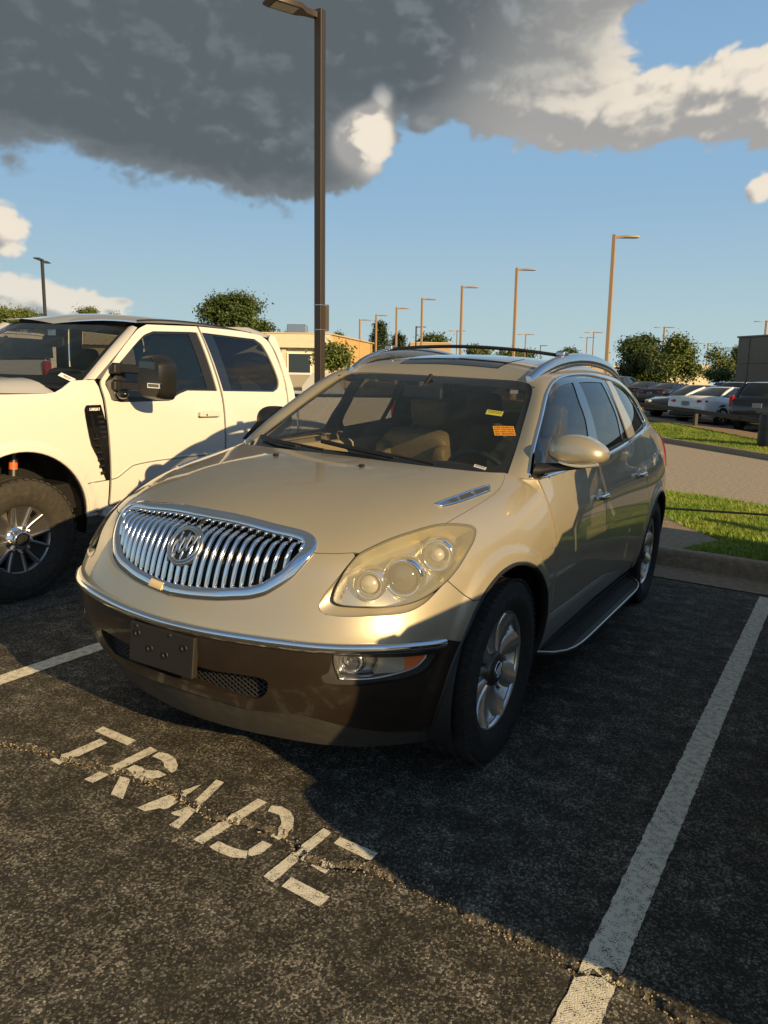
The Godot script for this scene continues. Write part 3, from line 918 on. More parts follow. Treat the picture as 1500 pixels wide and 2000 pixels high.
# ring with three slanted shields; face towards +z of xf
func shield_badge(mb: MB, r: float, xf: Transform3D) -> void:
	var ring := []
	for k in 40:
		var an := TAU * k / 40
		ring.append(xf * Vector3(cos(an) * r, sin(an) * r, 0.0))
	mb.tube(ring, r * 0.10, 8, true)
	for k in 3:
		var c := Vector2((k - 1) * 0.46, (k - 1) * 0.20) * r
		var o := []
		for p in [Vector2(-0.26, 0.50), Vector2(0.26, 0.50), Vector2(0.27, -0.05), Vector2(0.0, -0.62), Vector2(-0.27, -0.05)]:
			o.append(c + Vector2(p.x + p.y * 0.28, p.y) * r * 0.86)
		for e in 5:
			var a: Vector2 = o[e]
			var b: Vector2 = o[(e + 1) % 5]
			mb.tube([xf * Vector3(a.x, a.y, 0.004), xf * Vector3(b.x, b.y, 0.004)], r * 0.075, 6)
		mb.tube([xf * Vector3(o[0].x, o[0].y, 0.003), xf * Vector3(o[2].x, o[2].y, 0.003)], r * 0.05, 6)


func join_centre(o: PackedVector2Array, lim := 3.0) -> PackedVector2Array:
	var r := PackedVector2Array()
	for p in o:
		r.append(Vector2(0.0 if p.x < lim else p.x, p.y))
	return r


func both(pa: Patch, o: PackedVector2Array, holes := [], cells := 90, off := 0.0, rim := 0.014) -> ArrayMesh:
	var mb := MB.new()
	panel(mb, pa, o, holes, cells, off, rim, false)
	panel(mb, pa, o, holes, cells, off, rim, true)
	return mb.mesh()


func one(pa: Patch, o: PackedVector2Array, mirror: bool, holes := [], cells := 90, off := 0.0, rim := 0.014) -> ArrayMesh:
	var mb := MB.new()
	panel(mb, pa, o, holes, cells, off, rim, mirror)
	return mb.mesh()


func u_at_x(pa: Patch, x: float, w: float) -> float:
	var a := 0.0
	var b := 0.6
	for k in 18:
		var m := (a + b) * 0.5
		if pa.pt(m, w).x < x:
			a = m
		else:
			b = m
	return (a + b) * 0.5


func build_suv() -> void:
	var suv := thing("crossover_suv", "champagne crossover with tall chrome grille parked behind the painted word TRADE", "car", LOT)
	var fr := Patch.from(NET_FRONT)
	fr.arches = [[0.0, 0.386, 0.50, 0.545, 0.012]]
	var sd := Patch.from(NET_SIDE)
	sd.arches = [[0.0, 0.386, 0.50, 0.545, 0.012], [-3.02, 0.386, 0.50, 0.545, 0.012]]
	var gr := Patch.from(NET_GREEN)
	var wi := Patch.from(NET_WIND)
	var gap := 1.2
	# --- painted front
	var o_hood := join_centre(shrink(smoothed(outline(O_HOOD), 3, 40), gap))
	var o_lamp := smoothed(outline(O_LAMP), 4, 60)
	var o_grille := join_centre(smoothed(outline(O_GRILLE), 4, 60))
	var o_fascia := join_centre(shrink(smoothed(outline(O_FASCIA), 3, 40), gap))
	var o_fog := smoothed(outline(O_FOG), 4, 60)
	var o_intake := join_centre(smoothed(outline(O_INTAKE), 4, 60))
	var hood := part("hood", both(fr, o_hood, [], 110), M.paint, suv)
	part("front_bumper", both(fr, o_fascia, [], 130), M.paint, suv)
	var lower := part("lower_bumper", both(fr, join_centre(shrink(smoothed(outline(O_LOWER), 3, 40), 0.6)), [o_fog, o_intake], 130, 0.0, 0.03), M.lower, suv)
	part("valance", both(fr, join_centre(smoothed(outline(O_VALANCE), 3, 40)), [], 100, -0.006, 0.02), M.valance, suv)
	for mir in [false, true]:
		part("fender", one(fr, shrink(smoothed(outline(O_FENDER), 3, 40), gap), mir, [], 110), M.paint, suv)
	# --- grille
	var frame := MB.new()
	var mid := shrink(o_grille, 11.0)
	var line := PackedVector2Array()
	# open line from the centre top round to the centre bottom
	var start := 0
	for k in mid.size():
		if mid[k].x < 13.0 and mid[k].y > 600.0 and mid[(k + 1) % mid.size()].x >= 13.0:
			start = k
	var dir := 1
	if mid[(start + 1) % mid.size()].x < 13.0:
		dir = -1
	for k in mid.size():
		var p := mid[(start + dir * k + mid.size() * 2) % mid.size()]
		if p.x > 13.0:
			line.append(p)
	if line[0].y < line[-1].y:
		line.reverse()
	line.insert(0, Vector2(0, line[0].y + 0.5))
	line.append(Vector2(0, line[-1].y - 2.5))
	var prof := [Vector2(-0.026, -0.025), Vector2(-0.026, 0.001), Vector2(-0.021, 0.007), Vector2(0.006, 0.012), Vector2(0.019, 0.008), Vector2(0.024, -0.002), Vector2(0.024, -0.03)]
	for mir in [false, true]:
		trim_on(frame, fr, line, prof, false, mir, false)
	var grille := part("grille", frame.mesh(), M.chrome, suv)
	var scr := MB.new()
	var scl := PackedVector2Array()
	for k in 7:
		var q: float = line.size() - 1 - (0.8 + k * 0.55)
		var q0 := int(q)
		scl.append(line[q0].lerp(line[mini(q0 + 1, line.size() - 1)], q - q0))
	trim_on(scr, fr, scl, [Vector2(-0.014, 0.009), Vector2(-0.012, 0.0125), Vector2(0.014, 0.0145), Vector2(0.018, 0.0105)], false, true)
	part("paint_scrape", scr.mesh(), M.scrape, grille)
	part("grille_backing", both(fr, join_centre(shrink(o_grille, 4.0), 6.0), [], 70, -0.075, 0.0), M.black, grille)
	var shroud := MB.new()
	for sg in [Vector3.ONE, Vector3(-1, 1, 1)]:
		var a := []
		var b := []
		for p in dense(join_centre(shrink(o_grille, 5.0), 7.0), 6.0):
			a.append(on(fr, p, -0.004, sg))
			b.append(on(fr, p, -0.076, sg))
		shroud.loft([a, b], true)
	part("grille_shroud", shroud.mesh(), M.black, grille)
	var inner := join_centre(shrink(o_grille, 18.0), 20.0)
	for k in range(-13, 14):
		var x := absf(k * 0.0345)
		var lo := 9.0
		var hi := -9.0
		for s in 90:
			var w := 0.44 + 0.28 * s / 89.0
			var u := u_at_x(fr, x, w)
			if Geometry2D.is_point_in_polygon(Vector2(maxf(u * 1000.0, 0.5), w * 1000.0), inner):
				lo = minf(lo, w)
				hi = maxf(hi, w)
		if hi - lo < 0.02:
			continue
		lo -= 0.006
		hi += 0.004
		var rows := []
		for s in 15:
			var t := s / 14.0
			var w := lerpf(lo, hi, t)
			var u := u_at_x(fr, x, w)
			var P := fr.pt(u, w)
			var N := fr.nrm(u, w)
			N.x *= 0.3
			N = N.normalized()
			var off := -0.022 + 0.026 * sin(PI * clampf(t * 0.86, 0.0, 1.0)) - 0.03 * smoothstep(0.76, 1.0, t)
			var ring := []
			for q in 9:
				var an := PI * q / 8.0
				ring.append((P + N * (off - 0.012 + 0.026 * sin(an)) + Vector3(cos(an) * 0.0092, 0, 0)) * Vector3(signf(k) if k != 0 else 1.0, 1, 1))
			rows.append(ring)
		var bar := MB.new()
		bar.loft(rows)
		part("grille_bar", bar.mesh(), M.chrome, grille)
	# emblem
	var en := fr.nrm(0.0, 0.60)
	var ep := fr.pt(0.0, 0.595) + en * 0.012
	var eb := Basis(Vector3.RIGHT, en.cross(Vector3.RIGHT).normalized(), en).orthonormalized()
	var pod := MB.new()
	pod.lathe([Vector2(0.078, -0.07), Vector2(0.082, -0.01), Vector2(0.080, 0.002), Vector2(0.072, 0.006), Vector2(0.068, 0.0)], 40, Transform3D(Basis(eb.x, eb.z, -eb.y), ep))
	var emb := part("emblem", pod.mesh(), M.satin, grille)
	var disc := MB.new()
	disc.lathe([Vector2(0.0, -0.001), Vector2(0.07, -0.001)], 40, Transform3D(Basis(eb.x, eb.z, -eb.y), ep))
	var badge := MB.new()
	shield_badge(badge, 0.064, Transform3D(eb, ep + en * 0.003))
	disc.v = disc.v
	part("emblem_disc", disc.mesh(), M.black, suv)
	part("emblem_shields", badge.mesh(), M.satin, suv)
	# --- bumper strip
	var tl := smoothed(outline(O_CHROME_T), 3, 60, false)
	var bl := smoothed(outline(O_CHROME_B), 3, 60, false)
	var ml := PackedVector2Array()
	for k in 34:
		var t := k / 33.0
		ml.append((tl[int(t * (tl.size() - 1))] + bl[int(t * (bl.size() - 1))]) * 0.5)
	ml = smoothed(ml, 2, 80, false)
	var strip := MB.new()
	for mir in [false, true]:
		trim_on(strip, fr, ml, [Vector2(-0.021, -0.01), Vector2(-0.021, 0.008), Vector2(-0.017, 0.017), Vector2(-0.004, 0.021), Vector2(0.009, 0.016), Vector2(0.019, 0.004), Vector2(0.019, -0.01)], false, mir)
	part("bumper_strip", strip.mesh(), M.chrome, suv)
	# --- lamps
	for mir in [false, true]:
		headlamp(suv, fr, o_lamp, mir)
		fog_lamp(suv, fr, o_fog, mir)
		hood_vent(suv, fr, mir)
	plate_and_intake(suv, fr, o_intake, lower)
	# nozzles
	for s in [-1.0, 1.0]:
		var nz := MB.new()
		nz.box(on(fr, U_NOZZLE, 0.006, Vector3(s, 1, 1)), Vector3(0.022, 0.012, 0.03), 0.005)
		part("washer_nozzle", nz.mesh(), M.black, suv)
	# --- sides
	for mir in [false, true]:
		var df := part("front_door", one(sd, shrink(smoothed(outline(O_DOORF), 3, 30), 0.55), mir, [], 150), M.paint, suv)
		var dr := part("rear_door", one(sd, shrink(smoothed(outline(O_DOORR), 3, 30), 0.55), mir, [], 150), M.paint, suv)
		part("quarter_panel", one(sd, shrink(smoothed(outline(O_QUARTER), 3, 30), 0.55), mir, [], 130), M.paint, suv)
		handle(df, sd, U_HANDLE_F, mir)
		handle(dr, sd, U_HANDLE_R, mir)
		part("sill_cladding", one(sd, PackedVector2Array([Vector2(190, 0), Vector2(505, 0), Vector2(507, 100), Vector2(500, 190), Vector2(505, 125), Vector2(400, 112), Vector2(300, 106), Vector2(192, 103)]), mir, [], 130, 0.004, 0.02), M.trim_black, suv)
		for a in [["wheel_arch_trim", O_ARCHF, fr], ["wheel_arch_trim", O_ARCHR, sd]]:
			var at := MB.new()
			trim_on(at, a[2], smoothed(outline(a[1]), 2, 60, false), [Vector2(-0.008, -0.02), Vector2(-0.008, 0.004), Vector2(0.0, 0.008), Vector2(0.008, 0.004), Vector2(0.008, -0.05)], false, mir)
			part(a[0], at.mesh(), M.trim_black, suv)
		var sgj := Vector3(-1, 1, 1) if mir else Vector3.ONE
		var ja := []
		var jb := []
		for k in 24:
			var w := lerpf(0.02, 1.0, k / 23.0)
			var pd := sd.pt(3.0 / 15.0, w)
			# the fender edge at the same height
			var a0 := 0.0
			var a1 := 0.93
			for q in 16:
				var am := (a0 + a1) * 0.5
				if fr.pt(1.0, am).y < pd.y:
					a0 = am
				else:
					a1 = am
			ja.append((fr.pt(1.0, a0) + Vector3(-0.005, 0, 0.004)) * sgj)
			jb.append((pd + Vector3(-0.005, 0, -0.01)) * sgj)
		var jamb := MB.new()
		jamb.loft([ja, jb])
		part("door_jamb", jamb.mesh(), M.paint, suv)
		running_board(suv, mir)
		mirror_part(suv, mir)
		# greenhouse
		var og := smoothed(outline(O_SIDEGLASS), 3, 60)
		var wins := []
		for w in [O_GLASSF, O_GLASSR, O_GLASSV, O_GLASSQ]:
			wins.append(smoothed(outline(w), 4, 35))
		part("window_surround", one(gr, shrink(og, 1.0), mir, wins, 130, -0.006, 0.01), M.gloss_black, suv)
		var names := ["front_door_window", "rear_door_window", "rear_door_vent_window", "quarter_window"]
		for k in 4:
			part(names[k], one(gr, Geometry2D.offset_polygon(wins[k], 2.0)[0], mir, [], 90, -0.010, 0.0), M.side_glass if k == 0 else M.dark_glass, suv)
		part("pillar_panel", one(gr, smoothed(outline(O_CPILLAR), 2, 30), mir, [], 130, -0.002, 0.008), M.paint, suv)
		var wt := MB.new()
		trim_on(wt, gr, shrink(og, 0.5), [Vector2(-0.009, -0.012), Vector2(-0.009, 0.003), Vector2(0.0, 0.007), Vector2(0.009, 0.003), Vector2(0.009, -0.012)], true, mir)
		part("window_trim", wt.mesh(), M.chrome, suv)
		wheel_well(suv, 0.0, mir)
		wheel_well(suv, -3.02, mir)
	# roof with pillars
	var og2 := smoothed(outline(O_SIDEGLASS), 3, 60)
	var rect := PackedVector2Array([Vector2(0, 0), Vector2(1000, 0), Vector2(1000, 1000), Vector2(0, 1000)])
	var sun_roof := PackedVector2Array([Vector2(115, 790), Vector2(330, 790), Vector2(330, 1001), Vector2(115, 1001)])
	part("roof", both(gr, rect, [og2, sun_roof], 110, 0.0, 0.02), M.paint, suv)
	part("sunroof", both(gr, PackedVector2Array([Vector2(118, 795), Vector2(327, 795), Vector2(327, 1000), Vector2(118, 1000)]), [], 90, 0.002, 0.01), M.gloss_black, suv)
	# windscreen, black border, cowl
	var wo := PackedVector2Array([Vector2(0, 20), Vector2(990, 20), Vector2(998, 60), Vector2(998, 940), Vector2(985, 975), Vector2(950, 988), Vector2(0, 988)])
	var wh := PackedVector2Array([Vector2(0, 85), Vector2(880, 85), Vector2(925, 110), Vector2(940, 160), Vector2(945, 820), Vector2(930, 865), Vector2(890, 885), Vector2(0, 885)])
	var inner_w := PackedVector2Array(wh)
	inner_w[0] = Vector2(-20, 85)
	inner_w[inner_w.size() - 1] = Vector2(-20, 885)
	part("windshield", both(wi, wo, [], 40, 0.0, 0.0), M.windshield, suv)
	part("windshield_border", both(wi, wo, [inner_w], 40, -0.006, 0.0), M.black, suv)
	cowl_and_wipers(suv, fr, wi)
	roof_rails(suv)
	rear_end(suv, sd, gr)
	interior(suv, gr, wi)
	# wheels
	wheel_proto = make_suv_wheel()
	for z in [0.0, -3.02]:
		for s in [1.0, -1.0]:
			var w: Node3D = wheel_proto.duplicate()
			w.name = "wheel"
			suv.add_child(w, true)
			var b := Basis(Vector3(0, 0, -s), Vector3(s, 0, 0), Vector3(0, -1, 0)) if s > 0 else Basis(Vector3(0, 0, 1), Vector3(-1, 0, 0), Vector3(0, -1, 0))
			w.transform = Transform3D(b, Vector3(s * 0.852, 0.388, z))
	# underbody closes the shell from below
	var un := MB.new()
	un.box(Vector3(0, 0.27, -1.6), Vector3(1.3, 0.04, 4.4), 0.01)
	un.box(Vector3(0, 0.55, 0.35), Vector3(1.1, 0.55, 0.5), 0.02)
	part("underbody", un.mesh(), M.black, suv)


func headlamp(suv: Node3D, fr: Patch, o: PackedVector2Array, mir: bool) -> void:
	var sg := Vector3(-1, 1, 1) if mir else Vector3.ONE
	var lens := MB.new()
	panel(lens, fr, shrink(o, 1.0), [], 150, 0.004, 0.012, mir)
	var lamp := part("headlamp", lens.mesh(), M.lens, suv)
	var bucket := MB.new()
	panel(bucket, fr, shrink(o, 2.0), [], 110, -0.095, 0.0, mir)
	part("lamp_bowl", bucket.mesh(), M.lamp_bowl, lamp)
	var wall := MB.new()
	var wa := []
	var wb := []
	for p in dense(shrink(o, 2.0), 4.0):
		wa.append(on(fr, p, -0.002, sg))
		wb.append(on(fr, p, -0.096, sg))
	wall.loft([wa, wb], true)
	part("lamp_wall", wall.mesh(), M.lamp_wall, lamp)
	var rimm := MB.new()
	trim_on(rimm, fr, shrink(o, 0.6), [Vector2(-0.003, -0.008), Vector2(-0.003, 0.002), Vector2(0.0, 0.0045), Vector2(0.003, 0.002), Vector2(0.003, -0.008)], true, mir)
	part("lamp_gasket", rimm.mesh(), M.trim_black, lamp)
	# ledge scooped out of the bumper round the lower edge
	var sc := outline(O_SCOOP)
	var lo := []
	var low_edge := outline(O_LAMP).slice(13, 24)
	var a := []
	var b := []
	var c := []
	var scs := smoothed(sc, 4, 80, false)
	var les := smoothed(PackedVector2Array([outline(O_LAMP)[12]]) + low_edge, 4, 80, false)
	for k in 60:
		var t := k / 59.0
		var p := scs[int(t * (scs.size() - 1))]
		# nearest point of the lamp edge
		var best := les[0]
		for q in les:
			if q.distance_squared_to(p) < best.distance_squared_to(p):
				best = q
		a.append(on(fr, p, 0.0, sg))
		c.append(on(fr, best, -0.012, sg))
		b.append(on(fr, p.lerp(best, 0.25), -0.007, sg))
	var ledge := MB.new()
	ledge.loft([a, b, c])
	part("lamp_ledge", ledge.mesh(), M.paint, lamp)
	# round units
	for e in [[U_PROJ_INNER, 0.048, 0.034], [U_PROJ_MAIN, 0.064, 0.052], [U_PROJ_OUTER, 0.054, 0.026]]:
		var P := on(fr, e[0], -0.050, sg)
		var ax := (Vector3(0.34, 0.02, 1.0) * sg).normalized()
		var x := ax.cross(Vector3.UP).normalized()
		var xf := Transform3D(Basis(x, ax, x.cross(ax)), P)
		var bowl := MB.new()
		bowl.lathe([Vector2(e[1] + 0.014, -0.05), Vector2(e[1] + 0.010, 0.008), Vector2(e[1] + 0.004, 0.016), Vector2(e[1] - 0.004, 0.010), Vector2(e[1] * 0.75, -0.012), Vector2(e[2], -0.020)], 36, xf)
		var unit := part("lamp_reflector", bowl.mesh(), M.chrome, lamp)
		var eye := MB.new()
		eye.lathe([Vector2(e[2] * 1.02, -0.020), Vector2(e[2], -0.006), Vector2(e[2] * 0.8, 0.006), Vector2(e[2] * 0.45, 0.013), Vector2(0.0, 0.016)], 32, xf)
		part("lamp_eye", eye.mesh(), M.dark_eye if e[1] > 0.055 else M.ribbed, lamp)
	# reflector ledge bars near the inner tip
	for k in 5:
		var bar := MB.new()
		var p := Vector2(300 + k * 6, 540 + k * 14)
		bar.box(on(fr, p, -0.035, sg), Vector3(0.006, 0.018, 0.012), 0.002)
		part("lamp_rib", bar.mesh(), M.chrome, lamp)


func fog_lamp(suv: Node3D, fr: Patch, o: PackedVector2Array, mir: bool) -> void:
	var sg := Vector3(-1, 1, 1) if mir else Vector3.ONE
	var ol := smoothed(outline(O_FOGLENS), 4, 60)
	var lens := MB.new()
	panel(lens, fr, ol, [], 150, -0.012, 0.006, mir)
	var lamp := part("fog_lamp", lens.mesh(), M.clear, suv)
	var bez := MB.new()
	panel(bez, fr, o, [ol], 170, -0.016, 0.0, mir)
	part("fog_lamp_bezel", bez.mesh(), M.valance, lamp)
	var ch := MB.new()
	trim_on(ch, fr, ol, [Vector2(-0.003, -0.03), Vector2(-0.003, -0.012), Vector2(0.0, -0.009), Vector2(0.004, -0.013), Vector2(0.004, -0.05)], true, mir)
	part("fog_lamp_rim", ch.mesh(), M.satin, lamp)
	var back := MB.new()
	panel(back, fr, ol, [], 110, -0.05, 0.0, mir)
	part("fog_lamp_bowl", back.mesh(), M.satin, lamp)
	var am := MB.new()
	panel(am, fr, smoothed(outline(O_AMBER), 3, 50), [], 200, -0.014, 0.02, mir)
	part("turn_signal", am.mesh(), M.amber, lamp)
	var cl := MB.new()
	panel(cl, fr, smoothed(outline(O_FOGCLEAR), 3, 50), [], 200, -0.020, 0.02, mir)
	part("marker_lens", cl.mesh(), M.ribbed, lamp)
	var P := on(fr, U_FOG_EYE, -0.05, sg)
	var ax := (Vector3(0.25, 0, 1.0) * sg).normalized()
	var x := ax.cross(Vector3.UP).normalized()
	var xf := Transform3D(Basis(x, ax, x.cross(ax)), P)
	var ring := MB.new()
	ring.lathe([Vector2(0.048, 0.0), Vector2(0.046, 0.022), Vector2(0.038, 0.036), Vector2(0.034, 0.034), Vector2(0.032, 0.012), Vector2(0.026, 0.002)], 36, xf)
	part("fog_lamp_ring", ring.mesh(), M.chrome, lamp)
	var eye := MB.new()
	eye.lathe([Vector2(0.027, 0.002), Vector2(0.02, 0.012), Vector2(0.0, 0.018)], 28, xf)
	part("fog_lamp_eye", eye.mesh(), M.gloss_black, lamp)


func hood_vent(suv: Node3D, fr: Patch, mir: bool) -> void:
	var o := smoothed(outline(O_VENT), 3, 45)
	var rim := MB.new()
	trim_on(rim, fr, shrink(o, 1.5), [Vector2(-0.006, -0.01), Vector2(-0.006, 0.003), Vector2(0.0, 0.007), Vector2(0.006, 0.003), Vector2(0.006, -0.01)], true, mir)
	var vent := part("hood_vent", rim.mesh(), M.chrome, suv)
	var core := MB.new()
	panel(core, fr, o, [], 200, 0.0015, 0.0, mir)
	part("vent_mesh", core.mesh(), M.vent_mesh, vent)
	var src := outline(O_VENT)
	for k in [[2, 9], [3, 8]]:
		var b := MB.new()
		trim_on(b, fr, PackedVector2Array([src[k[0]], src[k[0]].lerp(src[k[1]], 0.5), src[k[1]]]), [Vector2(-0.006, -0.004), Vector2(-0.006, 0.004), Vector2(0.006, 0.004), Vector2(0.006, -0.004)], false, mir)
		part("vent_divider", b.mesh(), M.chrome, vent)
	# bright tip at the front end
	var tip := MB.new()
	panel(tip, fr, PackedVector2Array([src[0], src[1], src[9].lerp(src[10], 0.45), src[10]]), [], 300, 0.004, 0.004, mir)
	part("vent_tip", tip.mesh(), M.chrome, vent)


func plate_and_intake(suv: Node3D, fr: Patch, o: PackedVector2Array, lower: Node3D) -> void:
	var tilt := Basis(Vector3.RIGHT, -0.06)
	var br := MB.new()
	br.box(Vector3(0, 0.548, 0.985), Vector3(0.325, 0.155, 0.03), 0.006, tilt)
	var plate := part("plate_bracket", br.mesh(), M.bracket, suv)
	for p in [Vector2(-0.118, 0.036), Vector2(0.118, 0.03), Vector2(-0.05, -0.008), Vector2(0.028, -0.016)]:
		var hole := MB.new()
		hole.lathe([Vector2(0.0, -0.004), Vector2(0.009, -0.004), Vector2(0.010, 0.004), Vector2(0.013, 0.0055), Vector2(0.0135, 0.0)], 20, Transform3D(tilt * Basis(Vector3(1, 0, 0), Vector3(0, 0, 1), Vector3(0, -1, 0)), Vector3(0, 0.548, 0.985) + tilt * Vector3(p.x, p.y, 0.0145)))
		part("screw_hole", hole.mesh(), M.black, plate)
	for s in [-0.125, 0.045]:
		var nub := MB.new()
		nub.sphere(Vector3(0, 0.548, 0.985) + tilt * Vector3(s, 0.062, 0.015), Vector3(0.008, 0.008, 0.005), 12, 8)
		part("plate_nub", nub.mesh(), M.bracket, plate)
	var back := MB.new()
	panel(back, fr, Geometry2D.offset_polygon(o, 8.0)[0], [], 60, -0.13, 0.0, false)
	panel(back, fr, Geometry2D.offset_polygon(o, 8.0)[0], [], 60, -0.13, 0.0, true)
	part("intake_back", back.mesh(), M.black, suv)
	var duct := MB.new()
	for mir in [false, true]:
		var sg := Vector3(-1, 1, 1) if mir else Vector3.ONE
		var a := []
		var b := []
		for p in dense(o, 4.0):
			if p.x > 0.5:
				a.append(on(fr, p, -0.02, sg))
				b.append(on(fr, p, -0.13, sg))
		duct.loft([a, b])
	part("intake_duct", duct.mesh(), M.lower, suv)
	# diamond mesh
	var net := MB.new()
	for k in range(-36, 37):
		for d in [-1.0, 1.0]:
			var x0 := k * 0.026
			var path := []
			for s in 4:
				var t := s / 3.0
				var y := lerpf(0.40, 0.52, t)
				var x: float = x0 + d * (y - 0.46) * 1.5
				if absf(x) > 0.42:
					continue
				path.append(Vector3(x, y, 0.925 - x * x * 0.35))
			if path.size() > 1:
				net.tube(path, 0.0035, 5, false, false)
	part("intake_mesh", net.mesh(), M.trim_black, suv)


func handle(door: Node3D, sd: Patch, at: Vector2, mir: bool) -> void:
	var sg := Vector3(-1, 1, 1) if mir else Vector3.ONE
	var p := on(sd, at)
	var hb := MB.new()
	var rows := []
	for k in 11:
		var t := k / 10.0 * 2.0 - 1.0
		var c := p + Vector3(0.036 - 0.020 * t * t * t * t, -0.004 * t, -0.11 * t)
		var h := 0.017 * (1.0 - 0.35 * t * t)
		var ring := []
		for q in 10:
			var an := TAU * q / 10
			ring.append((c + Vector3(cos(an) * 0.008, sin(an) * h, 0)) * sg)
		rows.append(ring)
	hb.loft(rows, true)
	hb.flat(rows[0])
	hb.flat(rows[-1])
	for e in [-0.09, 0.09]:
		hb.box((p + Vector3(0.014, 0, e)) * sg, Vector3(0.03, 0.022, 0.03), 0.006)
	var hn := part("door_handle", hb.mesh(), M.chrome, door)
	var cup := MB.new()
	cup.sphere((p + Vector3(-0.006, 0.006, 0.01)) * sg, Vector3(0.012, 0.034, 0.062), 20, 12)
	part("handle_cup", cup.mesh(), M.paint_dark, hn)


func running_board(suv: Node3D, mir: bool) -> void:
	var s := -1.0 if mir else 1.0
	var z0 := -0.50
	var z1 := -2.46
	var rows := []
	for k in 25:
		var t := k / 24.0
		var z := lerpf(z0, z1, t)
		var e := 1.0 - pow(absf(t * 2.0 - 1.0), 9.0)
		var w := 0.02 + 0.155 * e
		var lift := 0.05 * (1.0 - e)
		rows.append([Vector3(s * 0.90, 0.30, z), Vector3(s * (0.90 + w), 0.30 + lift * 0.3, z), Vector3(s * (0.905 + w), 0.288 + lift * 0.3, z), Vector3(s * (0.89 + w), 0.262 + lift * 0.4, z), Vector3(s * 0.90, 0.25, z)])
	var mb := MB.new()
	for c in 4:
		var strip := []
		for r in rows:
			strip.append([r[c], r[c + 1]])
		mb.loft(strip)
	var rb := part("running_board", mb.mesh(), M.trim_black, suv)
	var edge := MB.new()
	var path := []
	for r in rows:
		path.append(r[1] + Vector3(s * 0.002, 0.001, 0))
	edge.tube(path, 0.006, 8)
	part("board_edge", edge.mesh(), M.satin, rb)
	for k in 8:
		var rib := MB.new()
		var x: float = 0.935 + k * 0.0145
		var pth := []
		for q in 13:
			var t := lerpf(0.05 + 0.012 * absf(k - 3), 0.95 - 0.012 * absf(k - 3), q / 12.0)
			pth.append(Vector3(s * x, 0.302, lerpf(z0, z1, t)))
		rib.tube(pth, 0.0035, 6)
		part("tread_rib", rib.mesh(), M.rubber, rb)


func mirror_part(suv: Node3D, mir: bool) -> void:
	var sg := Vector3(-1, 1, 1) if mir else Vector3.ONE
	var c := Vector3(1.02, 1.283, -0.565)
	# cap: rounded wedge, egg-shaped seen from the front
	var rows := []
	for k in 13:
		var t := k / 12.0
		var z := 0.085 * cos(PI * t)  # front to back
		var f := sin(PI * t) if k < 6 else 1.0
		f = pow(clampf(sin(PI * minf(t, 0.5)), 0.0, 1.0), 0.62)
		var ring := []
		for q in 28:
			var an := TAU * q / 28
			var cx := cos(an)
			var cy := sin(an)
			var hw := 0.138
			var hh := 0.085 if cy > 0 else 0.055
			var top := 1.0 - 0.28 * smoothstep(-0.2, 1.0, cx) if cy > 0 else 1.0
			ring.append((c + Vector3(signf(cx) * pow(absf(cx), 0.8) * hw * f + 0.01, signf(cy) * pow(absf(cy), 0.85) * hh * f * top, z)) * sg)
		rows.append(ring)
		if t >= 0.62:
			break
	var cap := MB.new()
	cap.loft(rows, true)
	cap.flat(rows[-1])
	var m := part("side_mirror", cap.mesh(), M.paint, suv)
	if mir:  # folded back against the door
		var hinge := Vector3(-0.845, 1.25, -0.63)
		m.transform = Transform3D(Basis.IDENTITY, hinge) * Transform3D(Basis(Vector3.UP, -1.42), Vector3.ZERO) * Transform3D(Basis.IDENTITY, -Vector3(-0.885, 1.25, -0.58))
		m.material_override = M.trim_black
	var arm := MB.new()
	arm.loft([
		[Vector3(0.86, 1.17, -0.46) * sg, Vector3(0.86, 1.225, -0.50) * sg, Vector3(0.86, 1.215, -0.62) * sg, Vector3(0.86, 1.17, -0.62) * sg],
		[Vector3(0.94, 1.19, -0.51) * sg, Vector3(0.94, 1.228, -0.53) * sg, Vector3(0.94, 1.225, -0.62) * sg, Vector3(0.94, 1.19, -0.62) * sg],
		[Vector3(1.06, 1.215, -0.53) * sg, Vector3(1.06, 1.24, -0.54) * sg, Vector3(1.06, 1.24, -0.61) * sg, Vector3(1.06, 1.215, -0.61) * sg]], true)
	part("mirror_arm", arm.mesh(), M.trim_black, m)
	# clear turn lamp strip along the lower front edge
	var st := MB.new()
	var path := []
	for k in 12:
		var t := k / 11.0
		var an := lerpf(-2.3, -0.75, t)
		var f := pow(sin(PI * 0.30), 0.62)
		path.append((c + Vector3(cos(an) * 0.138 * f * 1.06 + 0.03, sin(an) * 0.055 * f - 0.004, 0.085 * cos(PI * 0.30) + 0.004)) * sg)
	st.tube(path, 0.009, 8)
	part("mirror_signal", st.mesh(), M.clear_solid, m)
	var sail := MB.new()
	sail.loft([[Vector3(0.868, 1.165, -0.44) * sg, Vector3(0.875, 1.16, -0.62) * sg], [Vector3(0.83, 1.28, -0.56) * sg, Vector3(0.835, 1.27, -0.64) * sg]])
	part("mirror_sail", sail.mesh(), M.trim_black, m)
	var face := MB.new()
	face.sphere((c + Vector3(0.01, 0.012, -0.035)) * sg, Vector3(0.115, 0.06, 0.004), 20, 8)
	part("mirror_glass", face.mesh(), M.chrome, m)


func wheel_well(suv: Node3D, z: float, mir: bool) -> void:
	var s := -1.0 if mir else 1.0
	var mb := MB.new()
	var a := []
	var b := []
	var d := []
	for k in 25:
		var an := lerpf(-0.35, PI + 0.35, k / 24.0)
		var p := Vector3(0, 0.386 + sin(an) * 0.47, z + cos(an) * 0.47)
		a.append(p + Vector3(s * 0.945, 0, 0))
		b.append(p + Vector3(s * 0.62, 0, 0))
		d.append(Vector3(s * 0.62, 0.40, z))
	mb.loft([a, b])
	mb.loft([b, d])
	part("wheel_well", mb.mesh(), M.black, suv)


